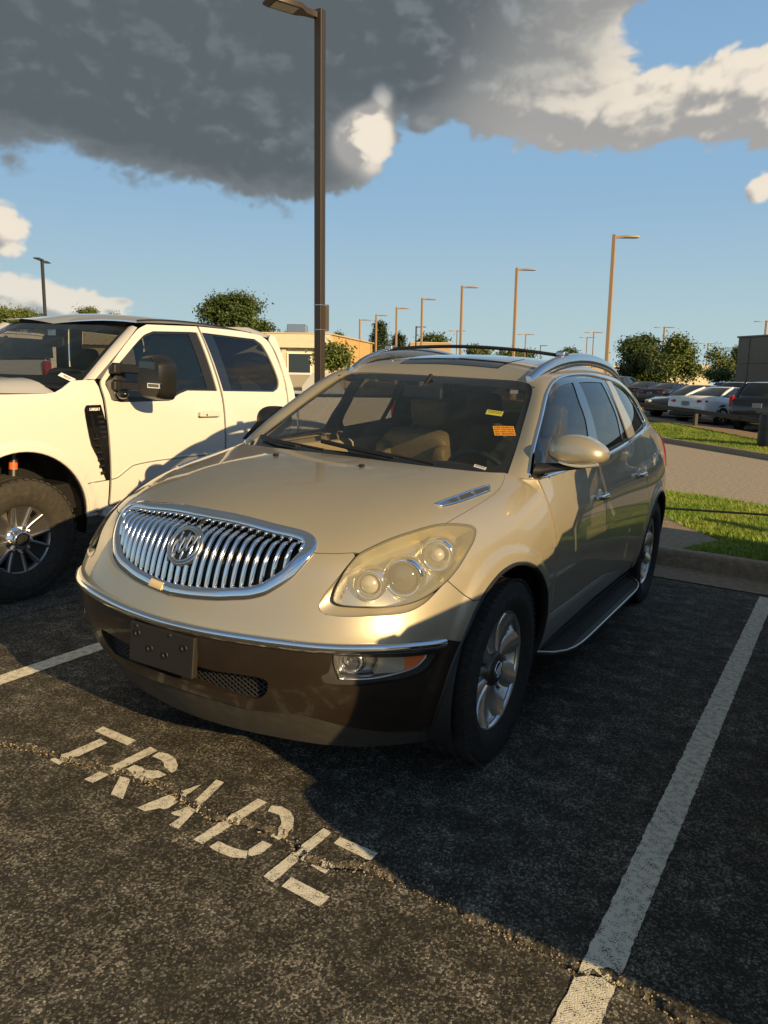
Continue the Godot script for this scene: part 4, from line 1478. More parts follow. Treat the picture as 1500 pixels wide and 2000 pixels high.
func cowl_and_wipers(suv: Node3D, fr: Patch, wi: Patch) -> void:
	var mb := MB.new()
	for sg in [Vector3.ONE, Vector3(-1, 1, 1)]:
		var a := []
		var b := []
		for k in 20:
			var t := k / 19.0
			a.append((fr.pt(t * 0.95, 1.0) + Vector3(0, -0.02, 0.01)) * sg)
			b.append(wi.pt(t, 0.035) * sg + Vector3(0, -0.004, 0))
		mb.loft([a, b])
	part("cowl", mb.mesh(), M.trim_black, suv)
	for w in [[0.10, 0.34, 0.60, 0.62, 1.0], [0.78, 0.30, 0.10, 0.30, -1.0]]:
		pass
	var arms := [
		[[Vector2(-150, 40), Vector2(-380, 60), Vector2(-640, 75), Vector2(-880, 95)], "wiper"],
		[[Vector2(560, 30), Vector2(300, 60), Vector2(0, 90), Vector2(-240, 120)], "wiper"]]
	for a in arms:
		var path := []
		for p in a[0]:
			var sgx := Vector3(signf(p.x) if p.x != 0.0 else 1.0, 1, 1)
			path.append(on(wi, Vector2(absf(p.x), p.y), 0.022, sgx))
		var c := Curve3D.new()
		for p in path:
			c.add_point(p)
		var arm := MB.new()
		arm.tube(path, 0.007, 6, false, true, 0.005)
		var wn := part("wiper", arm.mesh(), M.black, suv)
		var bl := MB.new()
		var p2 := []
		for k in range(1, 4):
			p2.append(path[k] + Vector3(0, -0.008, 0.006))
		bl.tube(p2, 0.009, 6)
		part("wiper_blade", bl.mesh(), M.black, wn)


func roof_rails(suv: Node3D) -> void:
	for s in [1.0, -1.0]:
		var pts := [Vector3(0.572, 1.606, -1.115), Vector3(0.585, 1.650, -1.22), Vector3(0.60, 1.715, -1.48), Vector3(0.606, 1.752, -1.85), Vector3(0.602, 1.758, -2.25), Vector3(0.588, 1.735, -2.7), Vector3(0.565, 1.69, -3.05), Vector3(0.545, 1.64, -3.3)]
		var rows := []
		var cv := Curve3D.new()
		for k in pts.size():
			var tan_: Vector3 = (pts[mini(k + 1, 7)] - pts[maxi(k - 1, 0)]) * 0.17
			cv.add_point(pts[k], -tan_, tan_)
		for k in 33:
			var t := k / 32.0
			var p := cv.sample_baked(cv.get_baked_length() * t)
			var e := pow(sin(PI * clampf(t, 0.015, 0.985)), 0.45)
			var ring := []
			for q in 14:
				var an := TAU * q / 14
				var cx := signf(cos(an)) * pow(absf(cos(an)), 0.6)
				var cy := signf(sin(an)) * pow(absf(sin(an)), 0.6)
				ring.append(Vector3(s * (p.x + cx * lerpf(0.014, 0.024, e) - cy * 0.008), p.y + cy * lerpf(0.012, 0.036, e), p.z))
			rows.append(ring)
		var mb := MB.new()
		mb.loft(rows, true)
		mb.flat(rows[0])
		mb.flat(rows[-1])
		part("roof_rail", mb.mesh(), M.chrome_soft, suv)
		var ditch := MB.new()
		var path := []
		for k in 14:
			var t := k / 13.0
			var p := cv.sample_baked(cv.get_baked_length() * t)
			path.append(Vector3(s * (p.x + 0.024), p.y - 0.036, p.z))
		path.push_front(Vector3(s * 0.625, 1.565, -1.055))
		ditch.tube(path, 0.006, 6)
		part("roof_ditch", ditch.mesh(), M.trim_black, suv)
	var bar := MB.new()
	var path := []
	for k in 17:
		var t := k / 16.0 * 2.0 - 1.0
		path.append(Vector3(t * 0.585, 1.758 + 0.035 * (1.0 - t * t), -1.62))
	var rows := []
	for p in path:
		var ring := []
		for q in 10:
			var an := TAU * q / 10
			ring.append(p + Vector3(0, sin(an) * 0.011, cos(an) * 0.03))
		rows.append(ring)
	bar.loft(rows, true)
	var bn := part("cross_bar", bar.mesh(), M.trim_black, suv)
	for s in [1.0, -1.0]:
		var foot := MB.new()
		foot.box(Vector3(s * 0.585, 1.768, -1.62), Vector3(0.06, 0.035, 0.09), 0.012)
		part("bar_foot", foot.mesh(), M.satin, bn)
	var ant := MB.new()
	ant.tube([Vector3(0.12, 1.72, -3.2), Vector3(0.12, 1.80, -3.26)], 0.007, 6, false, true, 0.004)
	part("antenna", ant.mesh(), M.black, suv)


func rear_end(suv: Node3D, sd: Patch, gr: Patch) -> void:
	var gl := MB.new()
	for sg in [Vector3.ONE, Vector3(-1, 1, 1)]:
		var rows := []
		for r in 6:
			var t := r / 5.0
			var row := []
			for k in 16:
				var e := k / 15.0
				var up := gr.pt(1.0, e)
				var lo := sd.pt(lerpf(0.667, 1.0, e), 1.0)
				var p := up.lerp(lo, t)
				p.z -= 0.05 * sin(PI * t) * e
				row.append(p * sg)
			rows.append(row)
		gl.loft(rows)
	part("tailgate_window", gl.mesh(), M.dark_glass, suv)
	var tg := MB.new()
	for sg in [Vector3.ONE, Vector3(-1, 1, 1)]:
		panel(tg, sd, PackedVector2Array([Vector2(960, 110), Vector2(1000, 110), Vector2(1000, 990), Vector2(960, 990)]), [], 80, 0.004, 0.01, sg.x < 0)
		var _u := 0
	part("tailgate", tg.mesh(), M.paint, suv)
	for mir in [false, true]:
		part("tail_lamp", one(sd, smoothed(PackedVector2Array([Vector2(700, 700), Vector2(830, 690), Vector2(850, 900), Vector2(790, 940), Vector2(715, 860)]), 4, 80), mir, [], 120, 0.006, 0.012), M.red_lens, suv)


func interior(suv: Node3D, gr: Patch, wi: Patch) -> void:
	# headliner and pillars seen through the glass
	var og := smoothed(outline(O_SIDEGLASS), 3, 60)
	var hole := Geometry2D.offset_polygon(og, -4.0)[0]
	part("headliner", both(gr, PackedVector2Array([Vector2(8, 5), Vector2(992, 5), Vector2(992, 1000), Vector2(8, 1000)]), [hole], 60, -0.035, 0.0), M.headliner, suv)
	# dashboard
	var dash := MB.new()
	var rows := []
	for r in [[0.98, -0.30], [1.10, -0.33], [1.145, -0.40], [1.15, -0.55], [1.12, -0.72], [1.02, -0.80], [0.75, -0.78]]:
		var row := []
		for k in 21:
			var x := lerpf(-0.80, 0.80, k / 20.0)
			var y: float = r[0] + 0.03 * exp(-pow((x - 0.40) / 0.2, 2.0)) * smoothstep(1.0, 1.12, r[0])
			row.append(Vector3(x, y, r[1] - 0.06 * pow(absf(x) / 0.8, 2.0)))
		rows.append(row)
	dash.loft(rows)
	part("dashboard", dash.mesh(), M.dash, suv)
	var wd := MB.new()
	wd.box(Vector3(-0.40, 0.98, -0.805), Vector3(0.62, 0.06, 0.015), 0.006)
	part("dash_wood", wd.mesh(), M.wood, suv)
	# steering wheel
	var b := Basis(Vector3.RIGHT, -1.1)
	var sc := Vector3(0.40, 1.04, -0.93)
	for seg in [[0.0, TAU, "steering_wheel", M.dash], [-0.75, 0.35, "steering_wood", M.wood], [PI - 0.35, PI + 0.75, "steering_wood", M.wood]]:
		var p := []
		for k in 41:
			var an := lerpf(seg[0], seg[1], k / 40.0)
			p.append(sc + b * Vector3(cos(an) * 0.19, 0, -sin(an) * 0.19))
		if seg[1] - seg[0] > 6.0:
			p.pop_back()
		var st := MB.new()
		st.tube(p, 0.0165 if seg[2] == "steering_wheel" else 0.0175, 10, seg[1] - seg[0] > 6.0)
		part(seg[2], st.mesh(), seg[3], suv)
	var hub := MB.new()
	hub.box(sc + b * Vector3(0, -0.02, 0.01), Vector3(0.30, 0.04, 0.07), 0.02, b)
	hub.sphere(sc, Vector3(0.09, 0.06, 0.08), 16, 10)
	part("steering_hub", hub.mesh(), M.dash, suv)
	# seats
	for s in [[0.40, -1.62], [-0.40, -1.55]]:
		seat(suv, Vector3(s[0], 0.52, s[1]), 0.52)
	for s in [0.42, -0.42]:
		seat(suv, Vector3(s, 0.55, -2.55), 0.56)
	# door trims
	for s in [1.0, -1.0]:
		var d := MB.new()
		d.box(Vector3(s * 0.845, 0.84, -1.55), Vector3(0.05, 0.60, 2.1), 0.02)
		part("door_trim", d.mesh(), M.headliner, suv)
		var ap := MB.new()
		var gp := []
		for k in 9:
			var t := k / 8.0
			gp.append(Vector3(s * (0.655 - 0.045 * sin(PI * t)), 1.565 - 0.04 * sin(PI * t) + 0.04 * t, -1.12 - 0.26 * t))
		ap.tube(gp, 0.014, 8)
		part("grab_handle", ap.mesh(), M.leather, suv)
	var floor_ := MB.new()
	floor_.box(Vector3(0, 0.40, -2.0), Vector3(1.66, 0.04, 3.2), 0.01)
	floor_.box(Vector3(0, 0.62, -1.3), Vector3(0.26, 0.4, 1.0), 0.04)
	part("cabin_floor", floor_.mesh(), M.dash, suv)
	var fire := MB.new()
	fire.box(Vector3(0, 0.75, -0.30), Vector3(1.6, 0.75, 0.04), 0.01)
	part("bulkhead", fire.mesh(), M.black, suv)
	# mirror
	var rv := MB.new()
	rv.box(Vector3(0.0, 1.50, -0.98), Vector3(0.25, 0.075, 0.035), 0.015)
	rv.tube([Vector3(0, 1.53, -0.985), Vector3(0, 1.60, -1.07)], 0.012, 8)
	part("rearview_mirror", rv.mesh(), M.black, suv)
	# stickers on the inside of the glass
	sticker(suv, wi, U_ORANGE, Vector2(0.105, 0.082), 0.50, M.orange_paper, "orange_sticker", ["THIS VEHICLE", "NOT FOR SALE", "see sales desk", "for details"], lin(0.45, 0.04, 0.01))
	sticker(suv, wi, U_YELLOW, Vector2(0.085, 0.048), 0.16, M.yellow_paper, "yellow_sticker", ["", ""], lin(0.05, 0.06, 0.01))
	sticker(suv, wi, U_WHITE, Vector2(0.058, 0.022), 0.10, M.paper, "white_sticker", ["", ""], lin(0.02, 0.02, 0.02))
	sticker(suv, wi, U_GREYTAG, Vector2(0.042, 0.042), 0.3, M.grey_paper, "toll_tag", [], Color.BLACK)


func sticker(suv: Node3D, wi: Patch, at: Vector2, size: Vector2, turn: float, m: Material, called: String, lines: Array, ink: Color) -> void:
	var p := on(wi, at, -0.004)
	var N := wi.nrm(at.x * 0.001, at.y * 0.001)
	var x := (Vector3(1, 0, 0) - N * N.x).normalized()
	var y := N.cross(x).normalized()
	var bas := Basis(x, y, N).rotated(N, turn)
	var mb := MB.new()
	mb.box(p, Vector3(size.x, size.y, 0.001), 0.0, bas)
	var st := part(called, mb.mesh(), m, suv)
	if lines.is_empty():
		return
	var im := mat(ink, 0.7)
	for k in lines.size():
		var h := size.y * 0.9 / maxf(lines.size(), 3)
		var yy := size.y * 0.5 - h * (k + 0.75)
		if lines[k] == "":
			# printed blocks too small to read
			var blk := MB.new()
			for c in 7:
				blk.box(p + bas * Vector3((c - 3) * size.x * 0.12, yy, 0.001), Vector3(size.x * 0.085, h * 0.42, 0.0006), 0.0, bas)
			part("print", blk.mesh(), im, st)
			continue
		var t := TextMesh.new()
		t.text = lines[k]
		t.font = SystemFont.new()
		t.font.font_names = ["Droid Sans"]
		t.font.font_weight = 700
		t.font_size = 32
		t.depth = 0.02
		t.pixel_size = 0.001
		var wdt: float = t.get_aabb().size.x
		var sc := minf(size.x * 0.9 / maxf(wdt, 0.001), h * 1.1 / 0.032)
		part("print", t, im, st, Transform3D(bas.scaled_local(Vector3(sc, sc, 0.05)), p + bas * Vector3(0, yy, 0.0012)))


func seat(suv: Node3D, at: Vector3, wid: float) -> void:
	var cu := MB.new()
	rounded(cu, at + Vector3(0, 0.06, 0.10), Vector3(wid, 0.18, 0.52), Basis.IDENTITY, 0.35)
	var s := part("seat", cu.mesh(), M.leather, suv)
	var bas := Basis(Vector3.RIGHT, 0.30)
	var bk := MB.new()
	rounded(bk, at + Vector3(0, 0.40, -0.25), Vector3(wid, 0.66, 0.17), bas, 0.35)
	part("seat_back", bk.mesh(), M.leather, s)
	var bol := MB.new()
	for e in [-1.0, 1.0]:
		rounded(bol, at + Vector3(e * wid * 0.42, 0.38, -0.17), Vector3(0.11, 0.52, 0.14), bas, 0.5)
	part("seat_bolster", bol.mesh(), M.leather, s)
	var hd := MB.new()
	rounded(hd, at + Vector3(0, 0.835, -0.36), Vector3(0.29, 0.21, 0.12), Basis(Vector3.RIGHT, 0.18), 0.45)
	for e in [-0.06, 0.06]:
		hd.tube([at + Vector3(e, 0.68, -0.33), at + Vector3(e, 0.78, -0.35)], 0.007, 6)
	part("headrest", hd.mesh(), M.leather, s)


# superellipsoid cushion
func rounded(mb: MB, c: Vector3, s: Vector3, bas: Basis, e: float) -> void:
	var rows := []
	for k in 13:
		var ph := PI * k / 12.0
		var row := []
		for q in 20:
			var an := TAU * q / 20.0
			var cx := cos(an)
			var sx := sin(an)
			var sp := pow(absf(sin(ph)), e)
			row.append(c + bas * (Vector3(signf(cx) * pow(absf(cx), e) * sp, signf(cos(ph)) * pow(absf(cos(ph)), e), signf(sx) * pow(absf(sx), e) * sp) * s * 0.5))
		rows.append(row)
	mb.loft(rows, true)

# ------------------------------------------------------------------ white pickup (crew cab)
const TRUCK_X := [0.93, 0.975, 0.998, 1.0, 0.99, 0.965, 0.925, 0.872, 0.80, 0.70]

func truck_patch() -> Patch:
	var pts := PackedVector3Array()
	for r in 10:
		for c in 18:
			var z := 1.2 - 0.4 * c
			var x: float = TRUCK_X[r]
			x *= 1.0 - 0.10 * smoothstep(0.4, 1.2, z)
			pts.append(Vector3(x, 0.3 + 0.2 * r, z))
	var p := Patch.new(10, 18, false, pts)
	p.arches = [[0.0, 0.45, 0.555, 0.60, 0.012], [-3.62, 0.45, 0.555, 0.60, 0.012]]
	return p


func zy(list: Array) -> PackedVector2Array:
	var o := PackedVector2Array()
	for p in list:
		o.append(Vector2((1.2 - p.x) / 6.8, (p.y - 0.3) / 1.8) * 1000.0)
	return o


func arc_zy(cz: float, cy: float, r: float, a0: float, a1: float, n: int) -> Array:
	var o := []
	for k in n:
		var a := deg_to_rad(lerpf(a0, a1, float(k) / (n - 1)))
		o.append(Vector2(cz + cos(a) * r, cy + sin(a) * r))
	return o


func truck_wheel() -> Node3D:
	var w := Node3D.new()
	w.name = "wheel"
	part("tyre", tyre_mesh(0.402, 0.232, 0.27, 46), M.rubber_brown, w)
	var rim := MB.new()
	rim.lathe([Vector2(0.226, -0.12), Vector2(0.212, -0.05), Vector2(0.208, 0.02), Vector2(0.215, 0.08), Vector2(0.224, 0.088), Vector2(0.236, 0.094), Vector2(0.244, 0.090), Vector2(0.243, 0.075)], 56)
	var rn := part("rim", rim.mesh(), M.alloy_grey, w)
	var sp := MB.new()
	# broad spoke: two bright ribs with a dark pocket between
	for e in [-1.0, 1.0]:
		var rows := []
		for k in 6:
			var t := k / 5.0
			var r := lerpf(0.085, 0.235, t)
			var cx: float = e * lerpf(0.030, 0.066, pow(t, 0.8))
			var w2 := lerpf(0.013, 0.012, t)
			var h := lerpf(0.062, 0.088, t)
			rows.append([Vector3(r, h - 0.045, cx - w2), Vector3(r, h, cx - w2), Vector3(r, h + 0.003, cx), Vector3(r, h, cx + w2), Vector3(r, h - 0.045, cx + w2)])
		sp.loft(rows)
	var pocket := MB.new()
	pocket.loft([[Vector3(0.08, 0.055, -0.03), Vector3(0.08, 0.055, 0.03)], [Vector3(0.16, 0.064, -0.05), Vector3(0.16, 0.064, 0.05)], [Vector3(0.235, 0.078, -0.066), Vector3(0.235, 0.078, 0.066)]])
	var spm := sp.mesh()
	var pm := pocket.mesh()
	for k in 6:
		var xf := Transform3D(Basis(Vector3.UP, TAU * k / 6.0 + 0.42), Vector3.ZERO)
		var s := part("spoke", spm, M.alloy_grey, rn, xf)
		part("spoke_pocket", pm, M.alloy_pocket, rn, xf)
	var hub := MB.new()
	hub.lathe([Vector2(0.098, 0.02), Vector2(0.096, 0.055), Vector2(0.086, 0.068), Vector2(0.062, 0.072), Vector2(0.060, 0.098), Vector2(0.052, 0.108), Vector2(0.040, 0.105), Vector2(0.0, 0.10)], 40)
	part("hub", hub.mesh(), M.chrome, rn)
	var nut := MB.new()
	nut.lathe([Vector2(0.014, 0.06), Vector2(0.0135, 0.085), Vector2(0.010, 0.092), Vector2(0.006, 0.088), Vector2(0.0, 0.086)], 12)
	var nm := nut.mesh()
	for k in 8:
		var a := TAU * k / 8.0
		part("lug_nut", nm, M.chrome, rn, Transform3D(Basis.IDENTITY, Vector3(cos(a) * 0.078, 0, sin(a) * 0.078)))
	var cap := MB.new()
	cap.lathe([Vector2(0.038, 0.1055), Vector2(0.0, 0.108)], 28)
	part("centre_cap", cap.mesh(), M.black, rn)
	var disc := MB.new()
	disc.lathe([Vector2(0.0, 0.01), Vector2(0.18, 0.01), Vector2(0.18, -0.02)], 36)
	part("brake_disc", disc.mesh(), M.rotor, w)
	var cal := MB.new()
	cal.box(Vector3(-0.13, 0.02, 0.06), Vector3(0.07, 0.05, 0.13), 0.012)
	part("brake_caliper", cal.mesh(), M.rust, w)
	var back := MB.new()
	back.lathe([Vector2(0.0, -0.05), Vector2(0.21, -0.05)], 32)
	part("wheel_back", back.mesh(), M.black, w)
	return w


func build_truck(xf: Transform3D, label: String) -> Node3D:
	var tr := thing("pickup_truck", label, "pickup", xf, "white pickups parked on the lot")
	var pa := truck_patch()
	var g := 0.9
	var arch_f := arc_zy(0.0, 0.47, 0.515, 5.0, 175.0, 22)
	var fender := zy([Vector2(0.56, 0.52), Vector2(0.98, 0.60), Vector2(1.08, 1.24), Vector2(0.9, 1.335), Vector2(0.07, 1.335), Vector2(-0.21, 1.342), Vector2(-0.28, 1.352), Vector2(-0.34, 1.38), Vector2(-0.42, 1.43), Vector2(-0.615, 1.44), Vector2(-0.645, 1.39), Vector2(-0.665, 1.30), Vector2(-0.69, 0.75), Vector2(-0.69, 0.53), Vector2(-0.545, 0.51)] + arc_zy(0.0, 0.47, 0.515, 175.0, 5.0, 22))
	var win_f := zy([Vector2(-0.705, 1.43), Vector2(-0.93, 1.62), Vector2(-1.14, 1.775), Vector2(-1.25, 1.815), Vector2(-1.66, 1.84), Vector2(-1.74, 1.84), Vector2(-1.80, 1.60), Vector2(-1.85, 1.375), Vector2(-1.50, 1.375), Vector2(-1.40, 1.345), Vector2(-1.30, 1.295), Vector2(-0.82, 1.285), Vector2(-0.745, 1.30), Vector2(-0.72, 1.36)])
	var glass_f := zy([Vector2(-0.86, 1.33), Vector2(-0.88, 1.565), Vector2(-1.15, 1.765), Vector2(-1.26, 1.80), Vector2(-1.64, 1.825), Vector2(-1.69, 1.62), Vector2(-1.74, 1.395), Vector2(-1.47, 1.39), Vector2(-1.37, 1.355), Vector2(-1.28, 1.315)])
	var win_r := zy([Vector2(-1.79, 1.845), Vector2(-2.47, 1.838), Vector2(-2.56, 1.79), Vector2(-2.64, 1.65), Vector2(-2.70, 1.48), Vector2(-2.675, 1.41), Vector2(-2.60, 1.375), Vector2(-1.92, 1.375), Vector2(-1.86, 1.6)])
	var glass_r := zy([Vector2(-1.93, 1.83), Vector2(-2.45, 1.824), Vector2(-2.54, 1.775), Vector2(-2.62, 1.64), Vector2(-2.68, 1.49), Vector2(-2.655, 1.425), Vector2(-2.59, 1.39), Vector2(-2.04, 1.39)])
	var door_f := zy([Vector2(-0.70, 0.55), Vector2(-0.70, 0.75), Vector2(-0.678, 1.30), Vector2(-0.66, 1.39), Vector2(-0.668, 1.44), Vector2(-0.86, 1.63), Vector2(-1.09, 1.815), Vector2(-1.20, 1.862), Vector2(-1.76, 1.892), Vector2(-1.83, 1.62), Vector2(-1.89, 1.37), Vector2(-1.905, 1.2), Vector2(-1.908, 0.55)])
	var door_r := zy([Vector2(-1.916, 0.55), Vector2(-1.914, 1.2), Vector2(-1.90, 1.37), Vector2(-1.84, 1.62), Vector2(-1.77, 1.892), Vector2(-2.30, 1.895), Vector2(-2.58, 1.875), Vector2(-2.66, 1.83), Vector2(-2.72, 1.72), Vector2(-2.79, 1.45), Vector2(-2.80, 1.0), Vector2(-2.80, 0.55)])
	var corner := zy([Vector2(-2.812, 0.55), Vector2(-2.812, 1.0), Vector2(-2.80, 1.45), Vector2(-2.73, 1.73), Vector2(-2.67, 1.84), Vector2(-2.72, 1.90), Vector2(-2.79, 1.88), Vector2(-2.86, 1.60), Vector2(-2.925, 1.36), Vector2(-2.93, 0.55)])
	var bed := zy([Vector2(-2.96, 0.60), Vector2(-2.96, 1.335), Vector2(-4.86, 1.345), Vector2(-4.88, 0.62), Vector2(-4.18, 0.58)] + arc_zy(-3.62, 0.47, 0.515, 5.0, 175.0, 22).map(func(p): return p) + [Vector2(-3.05, 0.55)])
	# keep the arch running from the rear end forwards
	var bl := [Vector2(-2.96, 0.60), Vector2(-2.96, 1.335), Vector2(-4.86, 1.345), Vector2(-4.88, 0.62), Vector2(-4.16, 0.58)] + arc_zy(-3.62, 0.47, 0.515, 175.0, 5.0, 22) + [Vector2(-3.08, 0.55)]
	bed = zy(bl)
	for mir in [false, true]:
		var sg := Vector3(-1, 1, 1) if mir else Vector3.ONE
		var fe := part("fender", one(pa, shrink(fender, g), mir, [], 150), M.white, tr)
		var df := part("front_door", one(pa, shrink(smoothed(door_f, 3, 25), g), mir, [smoothed(win_f, 3, 30)], 150), M.white, tr)
		var dr := part("rear_door", one(pa, shrink(smoothed(door_r, 3, 25), g), mir, [smoothed(win_r, 3, 30)], 150), M.white, tr)
		part("cab_corner", one(pa, shrink(smoothed(corner, 3, 25), g), mir, [], 150), M.white, tr)
		part("bed_side", one(pa, shrink(bed, g), mir, [], 130), M.white, tr)
		part("window_frame", one(pa, smoothed(win_f, 3, 30), mir, [smoothed(glass_f, 3, 30)], 130, -0.012, 0.0), M.trim_black, df)
		part("window_frame", one(pa, smoothed(win_r, 3, 30), mir, [smoothed(glass_r, 3, 30)], 130, -0.012, 0.0), M.gloss_black, dr)
		part("front_window", one(pa, smoothed(glass_f, 3, 30), mir, [], 100, -0.016, 0.0), M.truck_glass, df)
		part("rear_window", one(pa, smoothed(glass_r, 3, 30), mir, [], 100, -0.016, 0.0), M.dark_glass, dr)
		# crease low on the doors
		for c in [[[Vector2(-0.705, 0.745), Vector2(-0.76, 0.755), Vector2(-0.84, 0.80), Vector2(-0.92, 0.835), Vector2(-1.2, 0.855), Vector2(-1.9, 0.865)], df], [[Vector2(-1.92, 0.865), Vector2(-2.4, 0.87), Vector2(-2.79, 0.87)], dr], [[Vector2(-0.49, 0.735), Vector2(-0.685, 0.745)], fe]]:
			var cr := MB.new()
			trim_on(cr, pa, smoothed(zy(c[0]), 4, 80, false), [Vector2(-0.012, -0.002), Vector2(-0.003, 0.0035), Vector2(0.012, 0.0), Vector2(0.0, -0.006)], false, mir)
			part("door_crease", cr.mesh(), M.white, c[1])
		# handles
		for h in [[-1.70, df], [-2.60, dr]]:
			var p := pa.pt((1.2 - h[0]) / 6.8, (1.19 - 0.3) / 1.8)
			var hb := MB.new()
			hb.box((p + Vector3(0.034, 0, 0)) * sg, Vector3(0.022, 0.042, 0.24), 0.009)
			for e in [-0.095, 0.095]:
				hb.box((p + Vector3(0.012, 0, e)) * sg, Vector3(0.04, 0.036, 0.04), 0.008)
			var hn := part("door_handle", hb.mesh(), M.white, h[1])
			var cup := MB.new()
			cup.sphere((p + Vector3(-0.004, 0.012, 0.0)) * sg, Vector3(0.008, 0.05, 0.08), 20, 10)
			part("handle_cup", cup.mesh(), M.white, hn)
			var key := MB.new()
			key.sphere((p + Vector3(0.046, -0.004, 0.05)) * sg, Vector3(0.002, 0.009, 0.009), 12, 6)
			part("key_lock", key.mesh(), M.black, hn)
		# badge panel between fender and door
		var vo := smoothed(zy([Vector2(-0.495, 1.235), Vector2(-0.515, 1.265), Vector2(-0.635, 1.268), Vector2(-0.672, 1.10), Vector2(-0.688, 0.735), Vector2(-0.652, 0.735), Vector2(-0.575, 0.91), Vector2(-0.53, 0.99), Vector2(-0.505, 1.12)]), 2, 25)
		var vp := part("fender_vent", one(pa, vo, mir, [], 200, 0.006, 0.012), M.gloss_black, fe)
		for k in 6:
			var rb := MB.new()
			var y := 1.03 - k * 0.048
			trim_on(rb, pa, zy([Vector2(-0.545 - k * 0.012, y), Vector2(-0.60 - k * 0.008, y + 0.004)]), [Vector2(-0.012, 0.004), Vector2(-0.004, 0.014), Vector2(0.012, 0.006)], false, mir)
			part("vent_rib", rb.mesh(), M.trim_black, vp)
		var bar := MB.new()
		trim_on(bar, pa, zy([Vector2(-0.545, 1.20), Vector2(-0.565, 1.08), Vector2(-0.60, 0.98), Vector2(-0.655, 0.80)]), [Vector2(-0.014, 0.004), Vector2(-0.008, 0.014), Vector2(0.008, 0.012), Vector2(0.013, 0.004)], false, mir)
		part("vent_bar", bar.mesh(), M.gloss_black, vp)
		for k in 5:
			var sl := MB.new()
			var y := 1.185 - k * 0.036
			trim_on(sl, pa, zy([Vector2(-0.60 - k * 0.004, y), Vector2(-0.645 - k * 0.004, y)]), [Vector2(-0.010, 0.004), Vector2(-0.008, 0.011), Vector2(0.008, 0.011), Vector2(0.010, 0.004)], false, mir)
			part("badge_letter_bar", sl.mesh(), M.trim_black, vp)
		var tx := TextMesh.new()
		tx.text = "LARIAT"
		tx.font = SystemFont.new()
		tx.font.font_names = ["Droid Sans"]
		tx.font.font_weight = 800
		tx.pixel_size = 0.0016
		tx.font_size = 16
		tx.depth = 0.003
		part("badge_lettering", tx, M.paper, vp, Transform3D(Basis(Vector3(0, 0, -1), Vector3.UP, Vector3(1, 0, 0)) if not mir else Basis(Vector3(0, 0, 1), Vector3.UP, Vector3(-1, 0, 0)), Vector3(0.988 * sg.x, 1.238, -0.57)))
		truck_mirror(tr, sg)
		for az in [0.0, -3.62]:
			var ww := MB.new()
			var a := []
			var b := []
			var d := []
			for k in 21:
				var an := lerpf(-0.2, PI + 0.2, k / 20.0)
				var q := Vector3(0, 0.47 + sin(an) * 0.52, az + cos(an) * 0.52)
				a.append(q + Vector3(sg.x * 0.96, 0, 0))
				b.append(q + Vector3(sg.x * 0.60, 0, 0))
				d.append(Vector3(sg.x * 0.60, 0.45, az))
			ww.loft([a, b])
			ww.loft([b, d])
			part("wheel_well", ww.mesh(), M.black, tr)
			var lip := MB.new()
			trim_on(lip, pa, zy(arc_zy(az, 0.47, 0.515, 4.0, 176.0, 30)), [Vector2(-0.006, -0.02), Vector2(-0.006, 0.004), Vector2(0.004, 0.006), Vector2(0.010, 0.0), Vector2(0.010, -0.03)], false, mir)
			part("wheel_arch_lip", lip.mesh(), M.white, tr)
		var sill := MB.new()
		sill.box(Vector3(sg.x * 0.93, 0.50, -1.8), Vector3(0.10, 0.10, 2.3), 0.03)
		part("sill", sill.mesh(), M.white, tr)
		var rb2 := MB.new()
		rb2.box(Vector3(sg.x * 1.0, 0.40, -1.8), Vector3(0.16, 0.05, 2.2), 0.02)
		part("step_board", rb2.mesh(), M.trim_black, tr)
	# shock absorber with orange label in the front wheel well
	var sh := MB.new()
	sh.tube([Vector3(0.80, 0.62, -0.06), Vector3(0.78, 0.95, -0.09)], 0.026, 12)
	part("shock_absorber", sh.mesh(), M.alloy_dark, tr)
	var so := MB.new()
	so.tube([Vector3(0.786, 0.835, -0.079), Vector3(0.783, 0.88, -0.083)], 0.0275, 12)
	part("shock_label", so.mesh(), M.orange_red, tr)
	# hood, cowl, windscreen, roof
	var hood := MB.new()
	var rows := []
	for r in 9:
		var z := lerpf(1.0, -0.34, r / 8.0)
		var row := []
		for k in 25:
			var t := k / 24.0 * 2.0 - 1.0
			var x := t * (0.905 - 0.06 * smoothstep(0.6, 1.0, z) - 0.05 * smoothstep(-0.1, -0.36, z))
			var y := 1.338 + 0.055 * (1.0 - pow(absf(t), 5.0)) + 0.018 * smoothstep(0.55, 0.68, absf(t)) * smoothstep(0.98, 0.8, absf(t)) - 0.05 * smoothstep(0.7, 1.05, z) + 0.03 * smoothstep(0.2, -0.36, z) * (1.0 - pow(absf(t), 4.0))
			row.append(Vector3(x, y, z - 0.07 * t * t + 0.05))
		rows.append(row)
	hood.loft(rows)
	part("hood", hood.mesh(), M.white, tr)
	var cow := MB.new()
	cow.loft([[Vector3(-0.86, 1.37, -0.36), Vector3(-0.5, 1.395, -0.25), Vector3(0, 1.40, -0.22), Vector3(0.5, 1.395, -0.25), Vector3(0.86, 1.37, -0.36)], [Vector3(-0.88, 1.40, -0.60), Vector3(-0.5, 1.37, -0.40), Vector3(0, 1.36, -0.34), Vector3(0.5, 1.37, -0.40), Vector3(0.88, 1.40, -0.60)]])
	part("cowl", cow.mesh(), M.trim_black, tr)
	var top_row := []
	for c in [[0.0, 1.37, -0.22], [0.30, 1.37, -0.24], [0.58, 1.38, -0.32], [0.78, 1.40, -0.44], [0.87, 1.42, -0.56]]:
		top_row.append(Vector3(c[0], c[1], c[2]))
	var ws_pts := PackedVector3Array(top_row)
